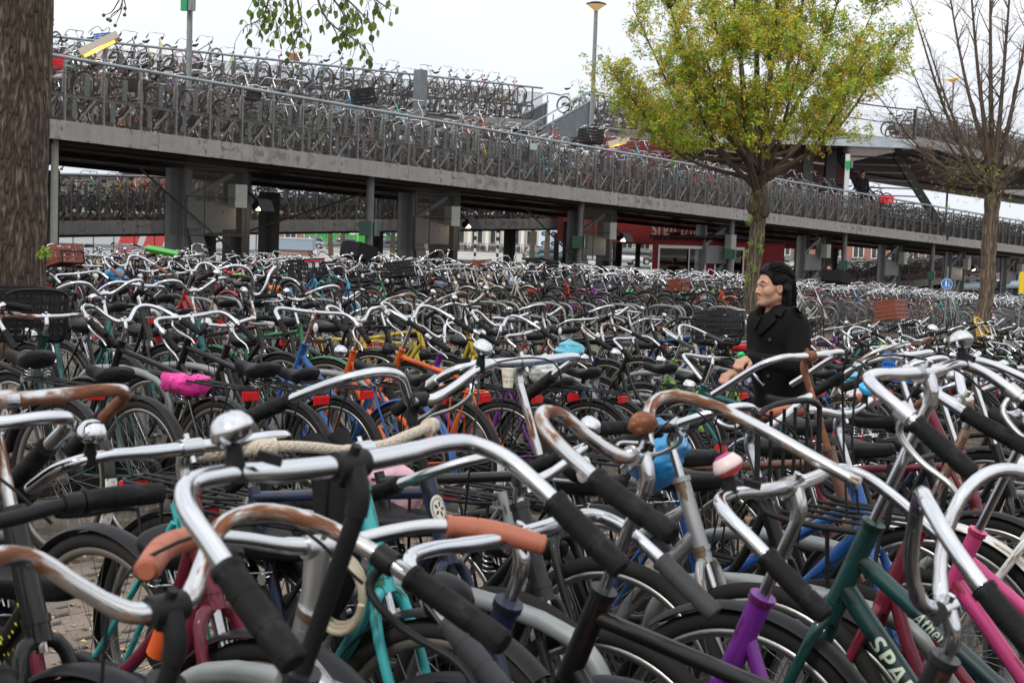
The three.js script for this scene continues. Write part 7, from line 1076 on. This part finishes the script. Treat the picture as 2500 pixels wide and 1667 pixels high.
// two more people, small in the shade
function bystander(label, base, yaw, shirt, reach) {
  const t = thing('person', label, 'person', base); t.rotation.y = yaw; // faces +x
  const j = { neck: V(0, 1.46, 0), chest: V(0.0, 1.25, 0), hip: V(0, 0.95, 0) }, arms = [-1, 1].map((s) => [V(0, 1.4, 0.19 * s), V(0.04, 1.13, 0.25 * s), reach ? V(0.27, 1.05, 0.12 * s) : V(0.08, 0.88, 0.24 * s)]), legs = [-1, 1].map((s) => [V(0, 0.9, 0.1 * s), V(0.02, 0.49, 0.11 * s), V(0, 0.07, 0.11 * s), V(0.16, 0.04, 0.12 * s)]);
  const skin = (p) => { let d = ell(p, V(0.01, 1.64, 0), V(0.095, 0.118, 0.076)); d = smin(d, ell(p, V(0.105, 1.62, 0), V(0.018, 0.02, 0.012)), 0.02); d = smin(d, ell(V(p.x, p.y, Math.abs(p.z)), V(0.0, 1.63, 0.078), V(0.018, 0.03, 0.01)), 0.01); d = smin(d, cap3(p, V(-0.01, 1.56, 0), j.neck, 0.052, 0.06), 0.03); d = smin(d, cap3(p, j.chest, j.hip, 0.12, 0.12), 0.05); for (const [a, b, c] of arms) { d = smin(d, cap3(p, a, b, 0.045, 0.038), 0.03); d = smin(d, cap3(p, b, c, 0.038, 0.028), 0.02); const e = c.clone().add(c.clone().sub(b).setLength(0.08)); for (const k of [-0.022, -0.007, 0.008, 0.022]) d = smin(d, cap3(p, c, e.clone().add(V(0, k * 0.3, k)), 0.02, 0.008), 0.008); d = smin(d, cap3(p, c, c.clone().lerp(e, 0.6).add(V(0.01, 0.03, 0)), 0.014, 0.009), 0.006); } for (const [a, b, c, e] of legs) { d = smin(d, cap3(p, a, b, 0.075, 0.05), 0.03); d = smin(d, cap3(p, b, c, 0.05, 0.035), 0.02); d = smin(d, cap3(p, c, e, 0.04, 0.033), 0.02); } return d; };
  const b = part(t, 'body', sdfMesh(skin, V(-0.3, -0.02, -0.36), V(0.42, 1.8, 0.36), 0.0165), skinM);
  part(t, 'top', sdfMesh((p) => { let d = cap3(p, j.chest.clone().add(V(0, 0.1, -0.08)), j.hip, 0.13, 0.14); d = smin(d, cap3(p, j.chest.clone().add(V(0, 0.1, 0.08)), j.hip, 0.13, 0.14), 0.04); for (const [a, bb, c] of arms) { d = smin(d, cap3(p, a, bb, 0.07, 0.056), 0.04); d = smin(d, cap3(p, bb, bb.clone().lerp(c, 0.9), 0.056, 0.042), 0.02); } return d; }, V(-0.3, 0.75, -0.42), V(0.42, 1.62, 0.42), 0.016), S({ color: lin(...shirt), roughness: 0.9 }));
  part(t, 'trousers', sdfMesh((p) => { let d = 9; for (const [a, bb, c] of legs) { d = smin(d, cap3(p, a, bb, 0.098, 0.072), 0.03); d = smin(d, cap3(p, bb, c, 0.072, 0.058), 0.02); } return d; }, V(-0.2, 0.04, -0.3), V(0.25, 1.05, 0.3), 0.016), S({ color: lin(0.025, 0.03, 0.045), roughness: 0.9 }));
  part(b, 'hair', sdfMesh((p) => smax(ell(p, V(-0.015, 1.675, 0), V(0.108, 0.108, 0.09)), -ell(p, V(0.1, 1.6, 0), V(0.085, 0.11, 0.12)), 0.01), V(-0.16, 1.5, -0.13), V(0.16, 1.82, 0.13), 0.009), hairM);
  return t;
}
{ const a = P(2023, 700, 50); a.y = G(a.x, 50); const q = P(2023, 655, 50); a.y = Math.min(a.y, q.y - 1.62) ; a.y = q.y - 1.64; bystander('person in dark clothes standing in the shade under the ramp, looking down at a bicycle', a, -Math.PI / 2 - 0.5, [0.012, 0.012, 0.014], true);
  const c = P(2108, 420, 61); bystander('person behind the bicycles on the nearest ramp, below the landing', V(c.x, c.y - 1.72, c.z), -Math.PI / 2 + 0.2, [0.02, 0.018, 0.02], false); }
// ---------------------------------------------------------------- things left on and among the bicycles
function baggy(w, h, s, knot = true) {                     // crumpled plastic bag standing on y = 0
  reseed(s); const N = 26, SN = 30, rings = []; for (let k = 0; k <= N; k++) { const f = k / N, r0 = Math.pow(Math.sin(Math.PI * Math.min(1, f * 1.02) * 0.98 + 0.03), 0.55) * (f > 0.82 && knot ? lerp(1, 0.35, (f - 0.82) / 0.18) : 1), row = []; for (let m = 0; m < SN; m++) { const a = m / SN * Math.PI * 2, cr = 1 + 0.75 * (fbm(m / SN, f * 0.9, 5, 4, s) - 0.5) + 0.3 * Math.abs(fbm(m / SN, f * 0.9, 14, 3, s + 3) - 0.5); row.push(V(Math.cos(a) * w / 2 * r0 * cr, h * f, -Math.sin(a) * w * 0.36 * r0 * cr)); } rings.push(row); } return new MB().loft(rings).done();
}
const bagM = (c, t = 0.25) => new THREE.MeshPhysicalMaterial({ color: lin(...c), roughness: 0.32, clearcoat: 0.5, transmission: t, thickness: 0, bumpMap: chips, bumpScale: 0.004 });
// find the bicycle whose saddle, carrier or bars shows nearest to a spot; returns a point in the world on it
const POINT = { saddle: V(-0.28, 1.01, 0), carrier: V(-0.5, 0.775, 0), bars: V(0.27, 1.12, 0.16), front: V(0.55, 0.9, 0) };
function onBike(x, y, which, dmin = 0, dmax = 60) {
  let best = null, bd = 1e9; for (const b of bikes) { const w = POINT[which].clone().applyQuaternion(b.t.quaternion).add(b.t.position); if (-w.z < dmin || -w.z > dmax || (which === 'saddle' && b.o.cover)) continue; const [sx, sy] = toPx(w), e = Math.hypot(sx - x, sy - y); if (e < bd && !(b.taken ??= {})[which]) { bd = e; best = { w, b, e }; } } if (best) best.b.taken[which] = true; return best;
}
const BLUE = [0.02, 0.3, 0.62];
for (const [x, y, which, dmin, dmax, w, h, c, la] of [
  [283, 678, 'saddle', 12, 24, 0.3, 0.28, BLUE, 'blue plastic bag over a saddle near the red saddle cover on the left'], [1600, 1195, 'free', 4.1, 7, 0.28, 0.28, BLUE, 'bright blue plastic bag with a pale top below the rusted arching handlebar'], [940, 1330, 'free', 4.2, 8, 0.3, 0.36, [0.75, 0.42, 0.5], 'crumpled pale pink plastic bag behind the brown handlebar grip'], [1265, 690, 'saddle', 18, 34, 0.42, 0.28, [0.5, 0.66, 0.72], 'pale blue plastic bag among the bicycles below the ramp'], [1390, 905, 'saddle', 6, 11, 0.3, 0.2, [0.05, 0.42, 0.55], 'turquoise plastic bag under a black saddle right of the middle'], [1340, 945, 'carrier', 5, 10, 0.32, 0.28, [0.62, 0.64, 0.6], 'whitish plastic bag next to the paper cup'], [2140, 862, 'saddle', 6, 12, 0.3, 0.14, [0.62, 0.56, 0.6], 'white plastic bag on a saddle right of the man'], [2150, 905, 'carrier', 6, 12, 0.26, 0.2, [0.1, 0.42, 0.65], 'light blue bag beside the blue crate on the right'], [2120, 1060, 'carrier', 3.5, 9, 0.2, 0.12, [0.06, 0.5, 0.52], 'turquoise pouch behind the front carrier on the right'], [1240, 655, 'bars', 20, 36, 0.3, 0.4, [0.6, 0.68, 0.74], 'whitish bag hanging among the handlebars left of the teal car'],
]) { const o = which === 'free' ? { w: P(x, y, dmin) } : onBike(x, y, which, dmin, dmax); if (!o) continue; const t = single('plastic_bag', baggy(w * 0.8, h * 0.75, Math.round(x)), bagM(c), la, 'plastic bag'); t.position.copy(o.w).add(V(0, which === 'bars' ? -h * 0.8 : which === 'saddle' ? -h * 0.45 : 0.0, 0)); t.rotation.y = x; }
const crateG = once('crate0.36', () => crateGeo(0.3, 0.25, 0.4));
function crateAt(x, y, which, dmin, dmax, s, m, la, tilt = 0) { const o = onBike(x, y, which, dmin, dmax); if (!o) return null; const t = thing('crate', la, 'crate', o.w); const c = part(t, 'lattice', crateG, m); c.scale.set(s, s, s); const r = part(t, 'rim', new MB().bar(V(-0.155 * s, 0.255 * s, -0.205 * s), V(0.155 * s, 0.255 * s, -0.205 * s), 0.014, 0.02).bar(V(-0.155 * s, 0.255 * s, 0.205 * s), V(0.155 * s, 0.255 * s, 0.205 * s), 0.014, 0.02).bar(V(-0.155 * s, 0.255 * s, -0.2 * s), V(-0.155 * s, 0.255 * s, 0.2 * s), 0.014, 0.02).bar(V(0.155 * s, 0.255 * s, -0.2 * s), V(0.155 * s, 0.255 * s, 0.2 * s), 0.014, 0.02), m); void r; t.quaternion.copy(o.b.t.quaternion); t.rotateZ(tilt); return t; }
{
  const k = crateAt(742, 690, 'front', 15, 26, 1.15, crateM.black, 'black crate with a red rim and white stickers beside a light blue bicycle'); if (k) { part(k, 'red_strip', new MB().box(0.185, 0.27, 0, 0.02, 0.02, 0.44), crateM.red); for (const [z, c] of [[-0.05, 0.7], [0.1, 0.5]]) part(k, 'sticker', new MB().box(0.184, 0.2, z, 0.008, 0.07, 0.075), S({ color: lin(c, c, c * 1.02), map: tex(32, 32, (u, v) => (hash(Math.floor(u * 6), Math.floor(v * 5), 3) > 0.55 && v > 0.2 && v < 0.8 ? [0.25, 0.25, 0.25] : [1, 1, 1]), true) })); }
  crateAt(2150, 735, 'bars', 18, 34, 0.95, crateM.brown, 'reddish brown crate tilted on top of the handlebars left of the round blue sign', 0.15); crateAt(2195, 912, 'carrier', 6, 14, 1.0, crateM.blue, 'bright blue crate on a carrier at the right'); crateAt(1312, 655, 'front', 22, 40, 1.5, crateM.black, 'big black crate left of the teal car, at the edge of the ground rows');
}
function freeCrate(pos, s, yaw, m, la, tilt = 0, kind = 'crate') { const t = thing(kind, la, kind, pos); const c = part(t, 'lattice', crateG, m); c.scale.set(s, s, s); part(t, 'base', new MB().box(0, 0.012 * s, 0, 0.29 * s, 0.014 * s, 0.39 * s), m); t.rotation.set(0, yaw, tilt, 'YXZ'); return t; }
const onRamp = (x, y, p, q) => { const d = -W3(p, q, 0).z; return P(x, y, d); };
freeCrate(onRamp(888, 254, 27, 25.6), 1.55, 0.4, crateM.black, 'big black crate above the railing of the nearest ramp, left of the pillar', 0.15); freeCrate(onRamp(1440, 350, 37.2, 25.6), 1.75, 0.5, crateM.black, 'big black lattice crate above the railing, right below the stair', -0.1);
freeCrate(onRamp(126, 170, 17.2, 25.4), 1.2, 0.9, crateM.red, 'red basket beside the trunk at the upper left', 0.05, 'basket'); freeCrate(onRamp(255, 106, 25, 34.2), 1.15, 1.0, crateM.blue, 'blue basket on top of the highest ramp at the upper left', 0.2, 'basket'); freeCrate(onRamp(2163, 497, 55.3, 25.6), 1.35, 0.6, crateM.red, 'red crate behind the railing at the right below the dark stair');
{
  const w = onRamp(718, 150, 33.6, 34.3), t = thing('basket', 'brown wicker basket above the highest railing, under the hanging leaves', 'basket', w), wm = S({ color: lin(0.36, 0.2, 0.1), roughness: 0.8 }); for (let k = 0; k < 9; k++) part(t, 'woven_band', lathe([[0.15 + k * 0.007, k * 0.03], [0.158 + k * 0.007, k * 0.03 + 0.014], [0.151 + k * 0.007, k * 0.03 + 0.028], [0.143 + k * 0.007, k * 0.03 + 0.014], [0.15 + k * 0.007, k * 0.03]], 20), wm); part(t, 'bottom', lathe([[0.0001, 0.005], [0.15, 0.005], [0.15, 0.015], [0.0001, 0.015]], 20), wm);
  // paper cup
  const o = onBike(1287, 985, 'carrier', 4.5, 9), cp = o ? o.w : P(1287, 985, 6), cup = thing('paper_cup', 'white paper cup standing on a carrier right of the wire basket', 'cup', cp), cv = document.createElement('canvas'); cv.width = 256; cv.height = 128; const x = cv.getContext('2d'); x.fillStyle = '#ded8c9'; x.fillRect(0, 0, 256, 128); x.fillStyle = '#5a4a3c'; x.font = '30px serif'; for (const k of [10, 95, 180]) { x.fillText('coffee', k, 62); x.fillText('comp', k, 92); } const tx = new THREE.CanvasTexture(cv); tx.colorSpace = THREE.SRGBColorSpace;
  part(cup, 'wall', lathe([[0.028, 0], [0.042, 0.11]], 24), S({ map: tx, roughness: 0.7, side: THREE.DoubleSide })); part(cup, 'bottom', lathe([[0.0001, 0.003], [0.028, 0.003]], 20), S({ color: lin(0.6, 0.57, 0.5), side: THREE.DoubleSide })); part(cup, 'rolled_rim', new MB().tube((() => { const r = []; for (let k = 0; k < 24; k++) r.push(V(0.042 * Math.cos(k / 24 * 6.283), 0.11, 0.042 * Math.sin(k / 24 * 6.283))); return r; })(), 0.0022, 6, false, true), S({ color: lin(0.7, 0.68, 0.62) }));
  // yellow child seat
  const cs = onBike(2420, 815, 'carrier', 9, 26), sp = cs ? cs.w : P(2420, 815, 15), seat = thing('child_seat', 'yellow perforated child seat on a bicycle left of the right edge', 'child seat', sp), ym = S({ color: lin(0.62, 0.4, 0.02), roughness: 0.4, side: THREE.DoubleSide });
  for (let k = 0; k < 9; k++) { const y = 0.02 + k * 0.045, wd = 0.3 - 0.006 * k * k * 0.4; part(seat, 'back_slat', new MB().box(-0.12 - k * 0.012, y, 0, 0.012, 0.03, wd), ym); } for (const s of [-1, 1]) { part(seat, 'side', new MB().tube(spline([V(0.16, 0.12, 0.15 * s), V(-0.05, 0.18, 0.155 * s), V(-0.2, 0.4, 0.12 * s), V(-0.22, 0.44, 0)], 16), 0.014, 8), ym); for (let k = -1; k < 2; k++) part(seat, 'upright', new MB().bar(V(-0.12, 0, k * 0.07), V(-0.22, 0.42, k * 0.05), 0.02, 0.008), ym); } part(seat, 'seat_pan', new MB().box(0.02, 0.02, 0, 0.3, 0.025, 0.3), ym); seat.quaternion.copy(cs ? cs.b.t.quaternion : seat.quaternion);
  // clear windscreen
  const wsb = onBike(2305, 760, 'bars', 16, 34); if (wsb) { const ws = thing('windscreen', 'clear plastic windscreen on a handlebar left of the round blue sign', 'windscreen', wsb.w); const g = []; for (let k = 0; k <= 10; k++) { const v = k / 10, wd = 0.15 * Math.pow(Math.sin(Math.PI * (0.25 + 0.75 * v) * 0.98), 0.4), row = []; for (let m = 0; m <= 8; m++) { const u = m / 4 - 1; row.push(V(0.06 * u * u - 0.1 * v, 0.6 * v, wd * u)); } g.push(row); } part(ws, 'screen', new MB().loft(g, false, false, false), new THREE.MeshPhysicalMaterial({ color: lin(0.85, 0.9, 0.92), transmission: 1, roughness: 0.08, thickness: 0, side: THREE.DoubleSide })); part(ws, 'mount', new MB().bar(V(0.0, -0.1, -0.06), V(0.02, 0.16, -0.06), 0.015, 0.01).bar(V(0.0, -0.1, 0.06), V(0.02, 0.16, 0.06), 0.015, 0.01), M.plastic); ws.rotation.y = wsb.b.ps.yaw; }
  // green cover board and dark cargo tubs at the back of the ground rows
  const gb = P(395, 612, 19.5), gt = thing('board', 'green board lying across the handlebars left of the leftmost support', 'board', gb); part(gt, 'panel', new MB().box(0, 0, 0, 0.42, 0.02, 0.16), S({ color: lin(0.05, 0.34, 0.02), roughness: 0.4 })); part(gt, 'edge', new MB().box(0, 0.0, 0.085, 0.44, 0.05, 0.015), S({ color: lin(0.03, 0.2, 0.015), roughness: 0.4 })); gt.rotation.set(0.35, 0.1, -0.22);
  for (const [x, y, d, s, la] of [[872, 632, 27, 1, 'black cargo tub on a bicycle below the parked cars'], [2040, 690, 46, 1.3, 'dark cargo tub in front of the person under the ramp']]) { const c = P(x, y, d), t2 = thing('cargo_tub', la, 'tub', c); const w2 = 0.42 * s, h2 = 0.28 * s; for (const [a, bb, cc, e] of [[0, 0.5, -0.3, 'x'], [0, 0.5, 0.3, 'x'], [-0.5, 0, 0, 'z'], [0.5, 0, 0, 'z']]) part(t2, 'wall', e === 'x' ? new MB().box(0, h2 / 2, cc * s, w2, h2, 0.02) : new MB().box(a * w2, h2 / 2, 0, 0.02, h2, 0.6 * s), M.plastic); part(t2, 'floor', new MB().box(0, 0.01, 0, w2, 0.02, 0.6 * s), M.plastic); t2.rotation.y = 0.7; t2.rotation.z = -0.25; }
}
// things that belong to single listed bicycles
for (const { o, t } of bikes) {
  if (o.badge) { const b = new MB(); b.geo(new THREE.CylinderGeometry(0.0235, 0.0235, 0.07, 24, 1, true, 0.2, 1.9)); const m = along(V(0.388, 0.796, 0), V(0.36, 0.866, 0)); m.multiply(new THREE.Matrix4().makeTranslation(0, 0.035, 0)); const cv = document.createElement('canvas'); cv.width = cv.height = 128; const x = cv.getContext('2d'); x.fillStyle = '#0c1424'; x.fillRect(0, 0, 128, 128); x.fillStyle = '#cfcabc'; x.beginPath(); x.ellipse(64, 64, 60, 60, 0, 0, 7); x.fill(); x.strokeStyle = '#3a3f47'; x.lineWidth = 4; x.beginPath(); x.ellipse(64, 64, 44, 44, 0, 0, 7); x.stroke(); x.fillStyle = '#3a3f47'; for (let k = 0; k < 5; k++) { x.beginPath(); x.ellipse(64 + 22 * Math.cos(k * 1.257), 64 + 22 * Math.sin(k * 1.257), 12, 7, k * 1.257, 0, 7); x.fill(); } const tx = new THREE.CanvasTexture(cv); tx.colorSpace = THREE.SRGBColorSpace; const g = b.done(); g.applyMatrix4(m); part(t, 'head_badge', g, S({ map: tx, roughness: 0.35, metalness: 0.3 })); }
  if (o.decal) {
    const strip = (a, b2, r, word, f0, f1, font) => { const cv = document.createElement('canvas'); cv.width = 1024; cv.height = 128; const x = cv.getContext('2d'); x.fillStyle = '#0e2526'; x.fillRect(0, 0, 1024, 128); x.fillStyle = '#b9c4ae'; x.font = font; x.textBaseline = 'middle'; x.fillText(word, 30, 66); const tx = new THREE.CanvasTexture(cv); tx.colorSpace = THREE.SRGBColorSpace; const A = a.clone().lerp(b2, f0), B = a.clone().lerp(b2, f1), d = B.clone().sub(A).normalize(), z = V(0, 0, -1), u = z.clone().cross(d).normalize(), m = new MB(), N = 10; for (let k = 0; k <= N; k++) { const ang = (k / N - 0.5) * 2.5; const n = z.clone().multiplyScalar(Math.cos(ang)).addScaledVector(u, Math.sin(ang)); for (const [e, s] of [[A, 0], [B, 1]]) m.vert(e.x + n.x * r, e.y + n.y * r, e.z + n.z * r, n.x, n.y, n.z, s, k / N); } for (let k = 0; k < N; k++) m.i.push(k * 2, k * 2 + 1, k * 2 + 3, k * 2, k * 2 + 3, k * 2 + 2); part(t, 'lettering', m, S({ map: tx, roughness: 0.35 })); };
    strip(V(0.395, 0.785, 0), V(-0.03, 0.3, 0), 0.0208, 'SPARTA', 0.16, 0.86, 'bold 120px sans-serif'); strip(V(0.37, 0.845, 0), V(-0.13, 0.51, 0), 0.0172, 'Athena', 0.25, 0.6, 'italic bold 116px serif');
  }
  if (o.wrap) { const b = new MB(); for (const z of [0.03, 0.075, 0.11]) b.tube(spline([V(0.3, 1.02, z), V(0.33, 0.98, z), V(0.35, 0.86, z + 0.01), V(0.33, 0.72, z), V(0.28, 0.6, z + 0.015)], 18), (k, u) => 0.02 + 0.008 * Math.sin(u * 9 + z * 60), 10); part(t, 'black_cloth', b, S({ color: lin(0.012, 0.012, 0.013), roughness: 0.95 })); const c = new MB(), pts = []; for (let k = 0; k <= 60; k++) { const a = k / 60 * Math.PI * 2 * 3; pts.push(V(0.34 + 0.07 * Math.cos(a) + k * 0.001, 0.72 + 0.07 * Math.sin(a), 0.05 + k * 0.0012)); } c.tube(pts, 0.0075, 7); part(t, 'cable_lock', c, S({ color: lin(0.36, 0.31, 0.22), roughness: 0.5 })); }
  if (o.rope) { const c = new MB(), pts = []; for (let k = 0; k <= 80; k++) { const a = k * 0.9; pts.push(V(0.2 - k * 0.003, 0.5 - k * 0.001 + 0.026 * Math.sin(a), 0.026 * Math.cos(a))); } c.tube(pts, 0.006, 6); part(t, 'blue_rope', c, S({ color: lin(0.01, 0.06, 0.35), roughness: 0.8 })); part(t, 'orange_band', new MB().cyl(V(0.26, 0.6, 0), V(0.29, 0.66, 0), 0.022, 0.022, 12), S({ color: lin(0.75, 0.12, 0.02) })); }
  if (o.splash) { const b = new MB(); reseed(12); for (let k = 0; k < 90; k++) { const f = rnd(), a = rr(0, 6.28), A = V(0.398, 0.775, 0).lerp(BBK, f * 0.8), d = BBK.clone().sub(V(0.398, 0.775, 0)).normalize(), s = V(0, 0, 1), u = s.clone().cross(d), n = s.clone().multiplyScalar(Math.cos(a)).addScaledVector(u, Math.sin(a)); b.geo(new THREE.SphereGeometry(1, 5, 4), mat4(A.addScaledVector(n, 0.0155), [0, 0, rr(-0.9, -0.6)], [rr(0.002, 0.009), rr(0.001, 0.003), 0.001])); } part(t, 'lime_paint_splashes', b, S({ color: lin(0.5, 0.62, 0.02), roughness: 0.5 })).userData.kind = 'stuff'; }
}
scene.traverse((o) => { if (o.isMesh) { o.castShadow = true; o.receiveShadow = true; } });
renderer.render(scene, camera);
